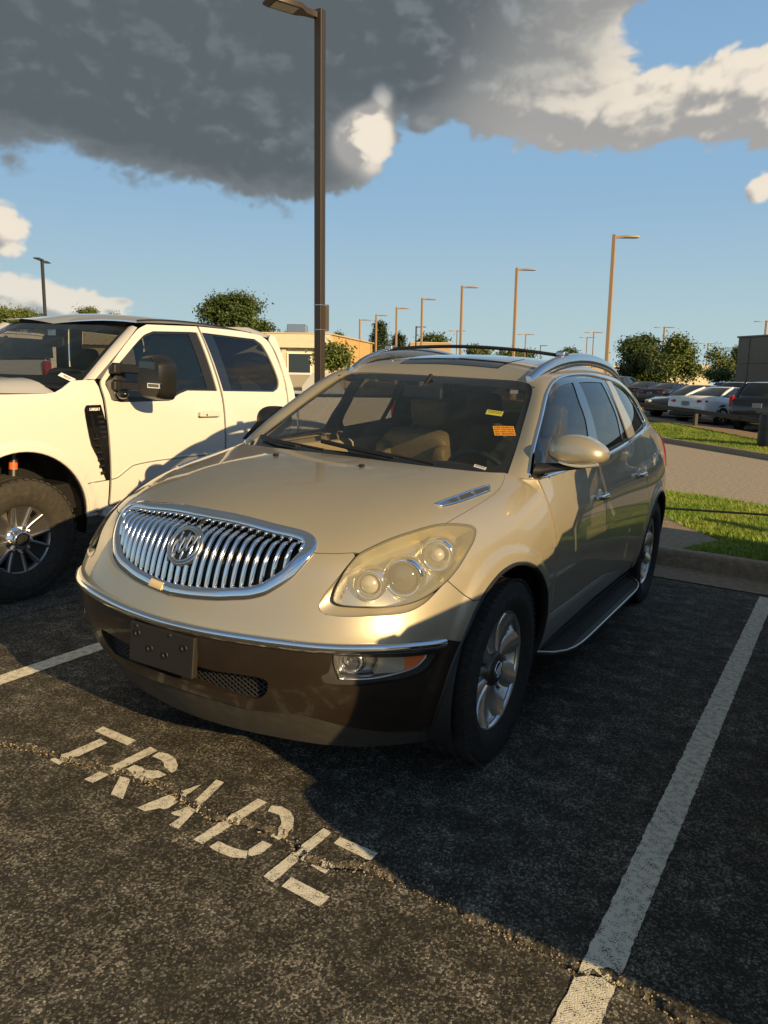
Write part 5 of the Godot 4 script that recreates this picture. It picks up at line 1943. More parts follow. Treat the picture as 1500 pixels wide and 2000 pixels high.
	ws_pts.append_array([Vector3(0, 1.56, -0.47), Vector3(0.29, 1.56, -0.49), Vector3(0.55, 1.565, -0.56), Vector3(0.73, 1.57, -0.66), Vector3(0.82, 1.58, -0.76)])
	ws_pts.append_array([Vector3(0, 1.70, -0.74), Vector3(0.27, 1.703, -0.76), Vector3(0.52, 1.71, -0.81), Vector3(0.68, 1.725, -0.88), Vector3(0.765, 1.72, -0.95)])
	ws_pts.append_array([Vector3(0, 1.835, -1.0), Vector3(0.25, 1.838, -1.01), Vector3(0.48, 1.842, -1.04), Vector3(0.63, 1.842, -1.08), Vector3(0.71, 1.835, -1.12)])
	var wp := Patch.new(4, 5, true, ws_pts)
	part("windshield", both(wp, PackedVector2Array([Vector2(0, 10), Vector2(995, 10), Vector2(995, 990), Vector2(0, 990)]), [], 30, 0.0, 0.0), M.truck_windshield, tr)
	part("windshield_border", both(wp, PackedVector2Array([Vector2(0, 10), Vector2(995, 10), Vector2(995, 990), Vector2(0, 990)]), [PackedVector2Array([Vector2(-10, 130), Vector2(900, 130), Vector2(935, 170), Vector2(935, 860), Vector2(900, 900), Vector2(-10, 900)])], 40, -0.006, 0.0), M.black, tr)
	# pillars and roof: one sheet from the screen edge to the cab back
	var roof := MB.new()
	for sg in [Vector3.ONE, Vector3(-1, 1, 1)]:
		# A pillar
		var inn := []
		var outr := []
		for k in 9:
			var t := k / 8.0
			inn.append(wp.pt(0.995, t) * sg)
			var z := lerpf(-0.62, -1.10, t)
			var y := lerpf(1.442, 1.83, t)
			outr.append(pa.pt((1.2 - z) / 6.8, (y - 0.3) / 1.8) * sg)
		var midr := []
		for k in 9:
			midr.append((inn[k] + outr[k]) * 0.5 + Vector3(0.012 * sg.x, 0.010, 0.012))
		roof.loft([inn, midr, outr])
		var rr := []
		for k in 15:
			var t := k / 14.0
			var z := lerpf(-1.10, -2.80, t)
			var ye := 1.865 + 0.035 * sin(PI * clampf(t * 1.15, 0.0, 1.0)) - 0.0 * t
			var e := pa.pt((1.2 - z) / 6.8, (ye - 0.3) / 1.8)
			var row := []
			for q in 9:
				var s := q / 8.0
				var x := lerpf(e.x, 0.0, s)
				var crown := (1.0 - pow(1.0 - s, 2.6)) * (0.066 - 0.02 * absf(t - 0.5))
				var zz := z + lerpf(0.0, 0.10 * (1.0 - t), s) if t < 0.5 else z
				row.append(Vector3(x * sg.x, ye + crown - 0.085 * smoothstep(0.22, 0.0, t) * s, zz))
			rr.append(row)
		roof.loft(rr)
		var ditch := MB.new()
		var pth := []
		for k in 12:
			pth.append(rr[mini(k + 1, 14)][1] + Vector3(0, 0.004, 0))
		ditch.tube(pth, 0.010, 6)
		part("roof_ditch", ditch.mesh(), M.trim_black, tr)
	part("roof", roof.mesh(), M.white, tr)
	# cab back with window
	var cb := MB.new()
	var bo := PackedVector2Array([Vector2(-0.95, 0.6), Vector2(0.95, 0.6), Vector2(0.955, 1.34), Vector2(0.80, 1.88), Vector2(0.5, 1.96), Vector2(-0.5, 1.96), Vector2(-0.80, 1.88), Vector2(-0.955, 1.34)])
	cb.prism(bo, 0.03, Transform3D(Basis(Vector3.RIGHT, 0.06), Vector3(0, 0, -2.88)))
	part("cab_back", cb.mesh(), M.white, tr)
	var cw := MB.new()
	cw.box(Vector3(0, 1.62, -2.955), Vector3(1.3, 0.40, 0.02), 0.01, Basis(Vector3.RIGHT, 0.06))
	part("back_window", cw.mesh(), M.gloss_black, tr)
	# bed floor, tailgate, lamps, bumper
	var tg := MB.new()
	tg.box(Vector3(0, 1.0, -4.86), Vector3(1.72, 0.66, 0.06), 0.02)
	part("tailgate", tg.mesh(), M.white, tr)
	var bf := MB.new()
	bf.box(Vector3(0, 0.80, -3.9), Vector3(1.80, 0.05, 1.9), 0.01)
	bf.box(Vector3(0, 0.62, -1.9), Vector3(1.7, 0.2, 5.0), 0.02)
	part("bed_floor", bf.mesh(), M.black, tr)
	var eng := MB.new()
	eng.box(Vector3(0, 0.92, 0.2), Vector3(1.15, 0.75, 1.5), 0.02)
	eng.box(Vector3(0, 0.94, 0.93), Vector3(1.72, 0.72, 0.14), 0.02)
	eng.box(Vector3(0, 0.62, 0.9), Vector3(1.7, 0.3, 0.3), 0.02)
	part("engine_bay", eng.mesh(), M.black, tr)
	var hp := MB.new()
	hp.box(Vector3(0, 1.30, 1.0), Vector3(1.74, 0.09, 0.12), 0.03)
	part("grille_header", hp.mesh(), M.white, tr)
	for s in [-1.0, 1.0]:
		var tl := MB.new()
		tl.box(Vector3(s * 0.915, 1.10, -4.82), Vector3(0.16, 0.42, 0.14), 0.03)
		part("tail_lamp", tl.mesh(), M.red_lens, tr)
		var rl := MB.new()
		rl.box(Vector3(s * 0.92, 1.345, -3.9), Vector3(0.10, 0.03, 1.9), 0.012)
		part("bed_rail", rl.mesh(), M.trim_black, tr)
		var hl := MB.new()
		hl.box(Vector3(s * 0.78, 1.06, 0.98), Vector3(0.24, 0.36, 0.14), 0.03)
		part("headlamp", hl.mesh(), M.clear_solid, tr)
	var bump := MB.new()
	bump.box(Vector3(0, 0.62, -4.98), Vector3(1.85, 0.2, 0.16), 0.04)
	part("rear_bumper", bump.mesh(), M.chrome, tr)
	var fb := MB.new()
	fb.box(Vector3(0, 0.62, 1.06), Vector3(1.86, 0.28, 0.2), 0.05)
	part("front_bumper", fb.mesh(), M.chrome, tr)
	var gr := MB.new()
	gr.box(Vector3(0, 1.04, 1.02), Vector3(1.34, 0.46, 0.1), 0.03)
	var gn := part("grille", gr.mesh(), M.black, tr)
	for k in 3:
		var gb := MB.new()
		gb.box(Vector3(0, 0.9 + 0.14 * k, 1.075), Vector3(1.3, 0.06, 0.05), 0.02)
		part("grille_bar", gb.mesh(), M.chrome, gn)
	# cab interior
	var di := MB.new()
	di.box(Vector3(0, 1.25, -0.72), Vector3(1.6, 0.26, 0.5), 0.08)
	part("dashboard", di.mesh(), M.dash, tr)
	for s in [[0.44, -1.55], [-0.44, -1.55], [0.44, -2.45], [-0.44, -2.45]]:
		var st := MB.new()
		rounded(st, Vector3(s[0], 1.15, s[1]), Vector3(0.54, 0.70, 0.20), Basis(Vector3.RIGHT, 0.2), 0.4)
		rounded(st, Vector3(s[0], 1.57, s[1] - 0.10), Vector3(0.30, 0.20, 0.12), Basis.IDENTITY, 0.5)
		part("seat", st.mesh(), M.dash, tr)
	var hl2 := MB.new()
	hl2.box(Vector3(0, 1.86, -1.95), Vector3(1.3, 0.03, 1.6), 0.01)
	part("headliner", hl2.mesh(), M.dash, tr)
	var rv := MB.new()
	rv.box(Vector3(0, 1.70, -1.0), Vector3(0.26, 0.09, 0.04), 0.02)
	part("rearview_mirror", rv.mesh(), M.black, tr)
	var gh := MB.new()
	gh.tube([Vector3(-0.72, 1.46, -0.72), Vector3(-0.70, 1.50, -0.74), Vector3(-0.66, 1.62, -0.90), Vector3(-0.64, 1.70, -1.02), Vector3(-0.66, 1.72, -1.04)], 0.016, 8)
	part("grab_handle", gh.mesh(), M.dash, tr)
	var tagp := MB.new()
	var tp := wp.pt(0.80, 0.075)
	var tn := wp.nrm(0.80, 0.075)
	var txx := (Vector3.RIGHT - tn * tn.x).normalized()
	var tb := Basis(txx, tn.cross(txx), tn)
	tagp.box(tp + tn * 0.004, Vector3(0.125, 0.036, 0.001), 0.0, tb)
	var stock := part("stock_sticker", tagp.mesh(), M.paper, tr)
	var tm := TextMesh.new()
	tm.text = "T8422A"
	tm.font = SystemFont.new()
	tm.font.font_names = ["Droid Sans"]
	tm.font_size = 16
	tm.pixel_size = 0.0013
	tm.depth = 0.001
	part("sticker_print", tm, M.black, stock, Transform3D(tb, tp + tn * 0.006))
	var wpr := truck_wheel()
	for z in [0.0, -3.62]:
		for s in [1.0, -1.0]:
			var w: Node3D = wpr.duplicate()
			w.name = "wheel"
			tr.add_child(w, true)
			var b := Basis(Vector3(0, 0, -1), Vector3(1, 0, 0), Vector3(0, -1, 0)) if s > 0 else Basis(Vector3(0, 0, 1), Vector3(-1, 0, 0), Vector3(0, -1, 0))
			w.transform = Transform3D(b, Vector3(s * 0.875, 0.399, z))
	wpr.free()
	return tr


func truck_mirror(tr: Node3D, sg: Vector3) -> void:
	var c := Vector3(1.21, 1.475, -0.92)
	var mb := MB.new()
	var rows := []
	for k in 9:
		var t := k / 8.0
		var z := 0.075 - 0.15 * t
		var f := 1.0 - 0.16 * pow(1.0 - t, 3.0) * 1.0
		var ring := []
		for q in 28:
			var an := TAU * q / 28
			var cx := cos(an)
			var cy := sin(an)
			var e := 0.42
			var x := signf(cx) * pow(absf(cx), e) * 0.125
			var y := signf(cy) * pow(absf(cy), e) * 0.158
			if cx > 0 and cy > 0:
				x -= 0.055 * smoothstep(0.35, 1.0, cy) * smoothstep(0.0, 0.5, cx)
			ring.append((c + Vector3(x * f, y * f, z)) * sg)
		rows.append(ring)
	mb.loft(rows, true)
	mb.flat(rows[0])
	mb.flat(rows[-1])
	var m := part("side_mirror", mb.mesh(), M.mirror_black, tr)
	var up := MB.new()
	up.box((c + Vector3(-0.012, 0.085, 0.045)) * sg, Vector3(0.20, 0.09, 0.07), 0.025)
	part("mirror_cap", up.mesh(), M.gloss_black, m)
	var sig := MB.new()
	sig.box((c + Vector3(0.055, -0.055, 0.068)) * sg, Vector3(0.13, 0.042, 0.02), 0.006)
	var sn := part("mirror_signal", sig.mesh(), M.chrome, m)
	var sg2 := MB.new()
	sg2.box((c + Vector3(0.055, -0.055, 0.072)) * sg, Vector3(0.105, 0.022, 0.02), 0.004)
	part("signal_lens", sg2.mesh(), M.dark_eye, sn)
	for y in [1.525, 1.405]:
		var arm := MB.new()
		arm.box(Vector3(1.03, y, -0.85) * sg, Vector3(0.20, 0.062, 0.09), 0.012, Basis(Vector3.UP, sg.x * 0.4))
		arm.box(Vector3(0.965, y - 0.004, -0.785) * sg, Vector3(0.06, 0.085, 0.10), 0.02)
		part("mirror_arm", arm.mesh(), M.trim_black, m)
	var base := MB.new()
	base.loft([[Vector3(0.935, 1.42, -0.70) * sg, Vector3(0.955, 1.30, -0.73) * sg], [Vector3(0.965, 1.45, -0.74) * sg, Vector3(0.985, 1.30, -0.76) * sg], [Vector3(0.945, 1.55, -0.88) * sg, Vector3(0.975, 1.30, -0.86) * sg]])
	part("mirror_base", base.mesh(), M.trim_black, m)
	var puddle := MB.new()
	puddle.sphere(Vector3(1.01, 1.345, -0.79) * sg, Vector3(0.055, 0.035, 0.04), 14, 8)
	part("puddle_lamp", puddle.mesh(), M.gloss_black, m)


func build_trucks() -> void:
	var t := build_truck(LOT * Transform3D(Basis.IDENTITY, Vector3(-3.38, 0, -0.13)), "white crew cab pickup with black tow mirrors beside the champagne crossover")
	copy_of(t, LOT * Transform3D(Basis.IDENTITY, Vector3(3.38, 0, 0.30)), "white pickup just past the right edge, shading the champagne crossover")
	copy_of(t, Transform3D(Basis(Vector3.UP, -PI / 2.0), Vector3(-16.2, 0.55, -8.0)), "white pickup parked crosswise, seen through the near pickup's windshield")

# ------------------------------------------------------------------ ground
func gy(x: float, z: float) -> float:
	var f := 0.0126 * minf(z, 24.0)
	if z < -19.0:
		f = lerpf(-0.24, 0.02, smoothstep(-19.0, -28.0, z))
	return -0.041 * clampf(x, -60.0, 12.0) + f


func ground_sheet(x0: float, x1: float, z0: float, z1: float, nx: int, nz: int, dy: float) -> ArrayMesh:
	var rows := []
	for r in nz + 1:
		var row := []
		for c in nx + 1:
			var x := lerpf(x0, x1, float(c) / nx)
			var z := lerpf(z0, z1, float(r) / nz)
			row.append(Vector3(x, gy(x, z) + dy, z))
		rows.append(row)
	var mb := MB.new()
	mb.loft(rows)
	return mb.mesh()


# polygon in lot coordinates (x, z), cut into cells so that it follows a height function
func lot_poly(o: PackedVector2Array, cell: float, fine: bool, dy: float, skip := false) -> ArrayMesh:
	var mb := MB.new()
	lot_poly_into(mb, o, cell, fine, dy, skip)
	return mb.mesh()


func lot_poly_into(mb: MB, o: PackedVector2Array, cell: float, fine: bool, dy: float, skip := false) -> void:
	var lo := o[0]
	var hi := o[0]
	for p in o:
		lo = lo.min(p)
		hi = hi.max(p)
	for y in range(int(floor(lo.y / cell)), int(ceil(hi.y / cell))):
		for x in range(int(floor(lo.x / cell)), int(ceil(hi.x / cell))):
			var mid := Vector2(x + 0.5, y + 0.5) * cell
			if skip and in_crack(mid):
				continue
			var q := PackedVector2Array([Vector2(x, y) * cell * 100.0, Vector2(x + 1, y) * cell * 100.0, Vector2(x + 1, y + 1) * cell * 100.0, Vector2(x, y + 1) * cell * 100.0])
			var oo := PackedVector2Array()
			for p in o:
				oo.append(p * 100.0)
			for f in Geometry2D.intersect_polygons(q, oo):
				var tr := Geometry2D.triangulate_polygon(f)
				var first := mb.v.size()
				for p in f:
					var pp: Vector2 = p * 0.01
					mb.add(Vector3(pp.x, (asphalt_h(pp.x, pp.y) if fine else 0.0) + dy, pp.y), Vector3.UP, pp)
				for k in range(0, tr.size(), 3):
					mb.tri(first + tr[k], first + tr[k + 1], first + tr[k + 2])


var crack_pts := PackedVector2Array()
var crack_w := PackedFloat32Array()
var crack_grid := {}

func prepare_cracks() -> void:
	var rng := RandomNumberGenerator.new()
	rng.seed = 77
	for data in [[CRACK, 1.0]]:
		var d: Array = data[0]
		var pts := PackedVector2Array()
		for k in range(0, d.size(), 2):
			pts.append(Vector2(d[k], d[k + 1]) * 0.001)
		if data[1] == 1.0:
			pts.insert(0, pts[0] + Vector2(-1.9, 0.05))
			pts.append(pts[-1] + Vector2(1.2, 0.12))
		for k in pts.size() - 1:
			var a := pts[k]
			var b := pts[k + 1]
			var m := maxi(2, int(a.distance_to(b) / 0.012))
			var off := 0.0
			for s in m:
				off = off * 0.8 + rng.randf_range(-0.006, 0.006)
				var p := a.lerp(b, float(s) / m) + (b - a).normalized().orthogonal() * off
				crack_pts.append(p)
				crack_w.append(rng.randf_range(0.35, 1.0) * data[1])
				var key := Vector2i((p / 0.08).floor())
				for dy in [-1, 0, 1]:
					for dx in [-1, 0, 1]:
						var kk: Vector2i = key + Vector2i(dx, dy)
						if not crack_grid.has(kk):
							crack_grid[kk] = PackedInt32Array()
						crack_grid[kk].append(crack_pts.size() - 1)


func crack_near(x: float, z: float) -> Vector2:  # distance, strength
	var key := Vector2i((Vector2(x, z) / 0.08).floor())
	var best := Vector2(9, 0)
	if crack_grid.has(key):
		for k in crack_grid[key]:
			var d := crack_pts[k].distance_to(Vector2(x, z))
			if d < best.x:
				best = Vector2(d, crack_w[k])
	return best


var rough_noise := FastNoiseLite.new()

func asphalt_h(x: float, z: float) -> float:
	var edge := minf(minf(x + 2.6, 2.6 - x), minf(z - 0.86, 1.24 - z))
	if edge <= 0.0:
		return 0.0
	var c := crack_near(x, z)
	var n := rough_noise.get_noise_2d(x, z)
	var h := n * 0.002
	if c.x < 0.05:
		h -= 0.028 * c.y * (1.0 - smoothstep(0.004, 0.017, c.x))
		h += 0.007 * c.y * smoothstep(0.010, 0.018, c.x) * smoothstep(0.048, 0.02, c.x) * (0.35 + 1.6 * maxf(0.0, n))
	return h * smoothstep(0.0, 0.05, edge)


func in_crack(p: Vector2) -> bool:
	var c := crack_near(p.x, p.y)
	return c.x < 0.008 * c.y


func ground_materials() -> void:
	# asphalt: stones in dark binder
	var cell := FastNoiseLite.new()
	cell.noise_type = FastNoiseLite.TYPE_CELLULAR
	cell.cellular_return_type = FastNoiseLite.RETURN_CELL_VALUE
	cell.frequency = 0.19
	cell.seed = 3
	var stones := cell.get_seamless_image(1024, 1024)
	var dist := FastNoiseLite.new()
	dist.noise_type = FastNoiseLite.TYPE_CELLULAR
	dist.cellular_return_type = FastNoiseLite.RETURN_DISTANCE2_SUB
	dist.frequency = 0.19
	dist.seed = 3
	var gaps := dist.get_seamless_image(1024, 1024)
	var soft := FastNoiseLite.new()
	soft.frequency = 0.004
	soft.fractal_octaves = 5
	soft.seed = 8
	var patch := soft.get_seamless_image(1024, 1024)
	var s := stones.get_data()
	var g := gaps.get_data()
	var q := patch.get_data()
	var col := PackedByteArray()
	col.resize(1024 * 1024 * 3)
	var hgt := PackedByteArray()
	hgt.resize(1024 * 1024)
	var lut := []
	for k in 256:
		lut.append(int(255.0 * pow(k / 255.0, 1.0 / 2.2)))
	for k in 1024 * 1024:
		var v := s[k]
		var e := g[k]
		var wear := q[k]
		# every cell is a stone; how much binder still covers it differs from stone to stone
		var stone := clampi((v - 96) * 2 + (wear - 128) / 2, 0, 255)
		if e < 46:
			stone = stone * e / 46
		var L := mini(235, 13 + v / 22 + stone * stone / 255 * 140 / 255 + (0 if v < 240 else 46))
		col[k * 3] = lut[mini(255, L * 105 / 100)]
		col[k * 3 + 1] = lut[L]
		col[k * 3 + 2] = lut[L * 90 / 100]
		hgt[k] = clampi(70 + v / 3 + mini(e, 90) / 2, 0, 255)
	var im := Image.create_from_data(1024, 1024, false, Image.FORMAT_RGB8, col)
	var hm := Image.create_from_data(1024, 1024, false, Image.FORMAT_L8, hgt)
	var a := StandardMaterial3D.new()
	a.albedo_texture = ImageTexture.create_from_image(im)
	a.albedo_color = Color.WHITE
	a.roughness = 0.86
	a.metallic_specular = 0.35
	a.uv1_triplanar = true
	a.uv1_world_triplanar = true
	a.uv1_scale = Vector3.ONE * 0.72
	a.heightmap_enabled = true
	a.heightmap_texture = ImageTexture.create_from_image(hm)
	a.heightmap_scale = 0.5
	a.detail_enabled = true
	a.detail_blend_mode = BaseMaterial3D.BLEND_MODE_MUL
	a.detail_uv_layer = BaseMaterial3D.DETAIL_UV_1
	M.asphalt = a
	# stains and worn patches over it
	var st := FastNoiseLite.new()
	st.frequency = 0.010
	st.fractal_octaves = 6
	st.seed = 41
	var si := st.get_seamless_image(1024, 1024)
	var sdta := si.get_data()
	var sc := PackedByteArray()
	sc.resize(1024 * 1024 * 3)
	for k in 1024 * 1024:
		var t := sdta[k] / 255.0
		var L2 := 1.12 + 0.26 * smoothstep(0.25, 0.80, t) + 0.30 * smoothstep(0.72, 0.82, t)
		sc[k * 3] = clampi(int(L2 * 150), 0, 255)
		sc[k * 3 + 1] = clampi(int(L2 * 147), 0, 255)
		sc[k * 3 + 2] = clampi(int(L2 * 141), 0, 255)
	a.detail_albedo = ImageTexture.create_from_image(Image.create_from_data(1024, 1024, false, Image.FORMAT_RGB8, sc))
	# road paint: chipped and cracked
	var cf := FastNoiseLite.new()
	cf.noise_type = FastNoiseLite.TYPE_CELLULAR
	cf.cellular_return_type = FastNoiseLite.RETURN_DISTANCE2_SUB
	cf.frequency = 0.022
	cf.domain_warp_enabled = true
	cf.domain_warp_amplitude = 22.0
	cf.domain_warp_frequency = 0.03
	cf.seed = 12
	var ci := cf.get_seamless_image(1024, 1024).get_data()
	var nf := FastNoiseLite.new()
	nf.frequency = 0.02
	nf.fractal_octaves = 5
	nf.seed = 15
	var ni := nf.get_seamless_image(1024, 1024).get_data()
	var fine := FastNoiseLite.new()
	fine.frequency = 0.11
	fine.fractal_octaves = 3
	fine.seed = 16
	var fi := fine.get_seamless_image(1024, 1024).get_data()
	var pc := PackedByteArray()
	pc.resize(1024 * 1024 * 3)
	var ph := PackedByteArray()
	ph.resize(1024 * 1024)
	for k in 1024 * 1024:
		var e2 := ci[k]
		var n2 := ni[k]
		var f2 := fi[k]
		var thin := f2 > 150 and n2 > 112 and (k * 7919) % 11 < 5
		var bare := thin or (e2 < 8 and n2 > 128) or (n2 > 178 and f2 > 150) or (f2 > 214 and n2 > 118)
		var v2 := (40 + f2 / 12) if bare else (206 + f2 / 9 - maxi(0, n2 - 128) / 8)
		pc[k * 3] = v2
		pc[k * 3 + 1] = v2 - (2 if bare else 5)
		pc[k * 3 + 2] = v2 - (5 if bare else 22)
		ph[k] = 20 if bare else 120 + f2 / 2
	var pm := StandardMaterial3D.new()
	pm.albedo_texture = ImageTexture.create_from_image(Image.create_from_data(1024, 1024, false, Image.FORMAT_RGB8, pc))
	pm.roughness = 0.75
	pm.uv1_triplanar = true
	pm.uv1_world_triplanar = true
	pm.uv1_scale = Vector3.ONE * 1.15
	pm.heightmap_enabled = true
	pm.heightmap_texture = ImageTexture.create_from_image(Image.create_from_data(1024, 1024, false, Image.FORMAT_L8, ph))
	pm.heightmap_scale = 0.30
	M.road_paint = pm
	M.faded_paint = mat(Color.WHITE, 0.85)
	M.faded_paint.albedo_texture = noise_tex(512, 0.05, 4, [[0.0, lin(0.03, 0.028, 0.025)], [0.45, lin(0.04, 0.037, 0.032)], [0.6, lin(0.12, 0.11, 0.095)], [1.0, lin(0.18, 0.165, 0.14)]], 51)
	M.faded_paint.uv1_triplanar = true
	M.faded_paint.uv1_world_triplanar = true
	M.faded_paint.uv1_scale = Vector3.ONE * 1.5
	M.concrete = textured([[0.0, lin(0.20, 0.155, 0.11)], [0.5, lin(0.27, 0.215, 0.155)], [1.0, lin(0.36, 0.30, 0.225)]], 0.03, 0.9, 0.7, 61)
	M.road = textured([[0.0, lin(0.26, 0.215, 0.16)], [0.5, lin(0.36, 0.305, 0.23)], [1.0, lin(0.46, 0.40, 0.315)]], 0.05, 0.9, 0.35, 62)
	M.far_lot = textured([[0.0, lin(0.06, 0.055, 0.05)], [1.0, lin(0.11, 0.10, 0.09)]], 0.03, 0.9, 0.2, 63)
	M.soil = textured([[0.0, lin(0.05, 0.06, 0.018)], [0.5, lin(0.08, 0.10, 0.025)], [1.0, lin(0.13, 0.14, 0.045)]], 0.06, 0.95, 0.8, 64)
	M.gravel = textured([[0.0, lin(0.16, 0.10, 0.06)], [0.5, lin(0.30, 0.21, 0.13)], [1.0, lin(0.46, 0.36, 0.26)]], 0.14, 0.95, 1.2, 65)


func textured(ramp: Array, freq: float, rough: float, scale_: float, seed_: int) -> StandardMaterial3D:
	var m := mat(Color.WHITE, rough)
	m.albedo_texture = noise_tex(512, freq, 5, ramp, seed_)
	m.uv1_triplanar = true
	m.uv1_world_triplanar = true
	m.uv1_scale = Vector3.ONE * scale_
	m.heightmap_enabled = true
	m.heightmap_texture = noise_tex(512, freq * 2.0, 4, [], seed_ + 100)
	m.heightmap_scale = 0.6
	m.metallic_specular = 0.35
	return m


func build_ground() -> void:
	ground_materials()
	rough_noise.frequency = 34.0
	rough_noise.fractal_octaves = 3
	prepare_cracks()
	struct("ground", ground_sheet(-420, 420, -700, 200, 120, 120, -0.45), M.far_lot)
	# the lot: a fine sheet where the crack runs, plain sheet round it
	var fine := MB.new()
	var rows := []
	for r in 51:
		var z := lerpf(0.86, 1.24, r / 50.0)
		var row := []
		for c in 561:
			var x := lerpf(-2.6, 2.6, c / 560.0)
			row.append(Vector3(x, asphalt_h(x, z), z))
		rows.append(row)
	fine.loft(rows)
	for q in [[-30.0, -2.6, -3.87, 26.0], [2.6, 14.0, -3.87, 26.0], [-2.6, 2.6, -3.87, 0.86], [-2.6, 2.6, 1.24, 26.0]]:
		fine.flat([Vector3(q[0], 0, q[2]), Vector3(q[1], 0, q[2]), Vector3(q[1], 0, q[3]), Vector3(q[0], 0, q[3])])
	struct("parking_lot", fine.mesh(), M.asphalt, LOT)
	# lines and the word
	var names := {"T": "letter T", "R": "letter R", "A": "letter A", "D": "letter D", "E": "letter E"}
	var word := thing("painted_word", "cream stencilled word TRADE on the asphalt before the champagne crossover", "marking", LOT)
	for k in STROKES:
		for s in STROKES[k]:
			var o := PackedVector2Array()
			for q in range(0, s.size(), 2):
				o.append(Vector2(s[q], s[q + 1]) * 0.001)
			part("letter_stroke", lot_poly(o, 0.016, true, 0.0025, true), M.road_paint, word)
	var lines := [[1.635, 2.6, 1.775, -3.80, "cracked white stall line to the right of the champagne crossover"], [-1.335, 2.6, -1.37, -3.8, "white stall line between the champagne crossover and the near pickup"], [-4.38, 2.6, -4.42, -3.8, "white stall line beyond the near white pickup"], [4.67, 2.6, 4.80, -3.8, "white stall line right of the frame"]]
	for l in lines:
		var w := 0.052
		var o := PackedVector2Array([Vector2(l[0] - w, l[1]), Vector2(l[0] + w, l[1]), Vector2(l[2] + w, l[3]), Vector2(l[2] - w, l[3])])
		# ragged edge of sprayed paint
		var rag := PackedVector2Array()
		var rn := RandomNumberGenerator.new()
		rn.seed = 5
		for p in dense(o, 0.02):
			rag.append(p + Vector2(rn.randf_range(-0.003, 0.003), 0))
		var near: bool = absf(l[0]) < 2.5
		var m := top("stall_line", lot_poly(rag if near else o, 0.03 if near else 0.5, near, 0.0025, near), M.road_paint, l[4], "marking", LOT)
	for l in [[-2.20, 0.55, -2.14, -3.8]]:
		var o := PackedVector2Array([Vector2(l[0] - 0.05, l[1]), Vector2(l[0] + 0.05, l[1]), Vector2(l[2] + 0.05, l[3]), Vector2(l[2] - 0.05, l[3])])
		top("faded_line", lot_poly(o, 0.4, false, 0.0035), M.faded_paint, "older worn stall line beside the near pickup's front wheel", "marking", LOT)
	# gutter, kerb, verge, road
	var gut := MB.new()
	gut.flat([Vector3(-30, 0.002, -4.42), Vector3(14, 0.002, -4.42), Vector3(14, 0.006, -3.87), Vector3(-30, 0.006, -3.87)])
	struct("gutter", gut.mesh(), M.concrete, LOT)
	kerb("kerb", [Vector3(-30, 0, -4.40), Vector3(-10, 0, -4.40), Vector3(3.2, 0, -4.40), Vector3(9.0, 0, -4.40)], 0.15, 0.16, LOT, true)
	var pad := MB.new()
	pad.prism(PackedVector2Array([Vector2(-0.6, 4.55), Vector2(0.95, 4.55), Vector2(1.22, 5.35), Vector2(0.75, 6.0), Vector2(0.2, 6.9), Vector2(-0.6, 6.9)]), 0.05, LOT * Transform3D(Basis(Vector3.RIGHT, -PI / 2), Vector3(0, 0.092, 0)))
	struct("pavement", pad.mesh(), M.concrete)
	# verge soil under the grass
	var so := MB.new()
	var verge := PackedVector2Array([Vector2(-14, -4.56), Vector2(6.0, -4.56), Vector2(6.6, -6.5), Vector2(5.2, -8.4), Vector2(3.5, -8.75), Vector2(1.47, -8.75), Vector2(0.57, -9.0), Vector2(-14, -9.1)])
	lot_poly_into(so, verge, 0.5, false, 0.112)
	struct("verge", so.mesh(), M.soil, LOT)
	var rd := MB.new()
	lot_poly_into(rd, PackedVector2Array([Vector2(-60, -4.45), Vector2(-14, -4.45), Vector2(-14, -9.0), Vector2(6.6, -9.0), Vector2(6.6, -4.45), Vector2(30, -4.45), Vector2(30, 12), Vector2(0.81, -19.0), Vector2(-2.43, -22.44), Vector2(-60, -83)]), 4.0, false, 0.002)
	struct("road", rd.mesh(), M.road, LOT)
	# far side of the road
	var d := Vector3(-0.686, 0, -0.728)
	var nrm := Vector3(0.728, 0, -0.686)
	var p0 := Vector3(0.81, 0, -19.0)
	var kp := []
	for k in 9:
		var p := p0 + d * (k * 7.0 - 12.0)
		kp.append(Vector3(p.x, (LOT * Vector3(p.x, 0, p.z)).y, p.z))
	kerb("far_kerb", kp, 0.15, 0.16, Transform3D.IDENTITY, false)
	for strip in [["far_verge", 0.16, 2.5, 0.10, M.soil], ["gravel_strip", 2.5, 3.9, 0.11, M.gravel], ["far_parking_lot", 3.9, 150.0, 0.06, M.far_lot]]:
		var rr := []
		var steps := 8 if strip[2] < 10 else 30
		for r in steps + 1:
			var row := []
			for c in 41:
				var p: Vector3 = p0 + d * (c * 4.0 - 60.0) + nrm * lerpf(strip[1], strip[2], float(r) / steps)
				var lot_y: float = (LOT * Vector3(p.x, 0, p.z)).y
				row.append(Vector3(p.x, lerpf(lot_y + 0.12, gy(p.x, p.z) + strip[3], smoothstep(0.1, 2.0, lerpf(strip[1], strip[2], float(r) / steps))), p.z))
			rr.append(row)
		var mb := MB.new()
		mb.loft(rr)
		struct(strip[0], mb.mesh(), strip[4])
	# crumbs of tan stone along the crack
	var peb := MB.new()
	peb.sphere(Vector3.ZERO, Vector3(1, 0.7, 1), 6, 4)
	var mm := MultiMesh.new()
	mm.transform_format = MultiMesh.TRANSFORM_3D
	mm.use_colors = true
	mm.mesh = peb.mesh()
	mm.instance_count = 2600
	var rp := RandomNumberGenerator.new()
	rp.seed = 404
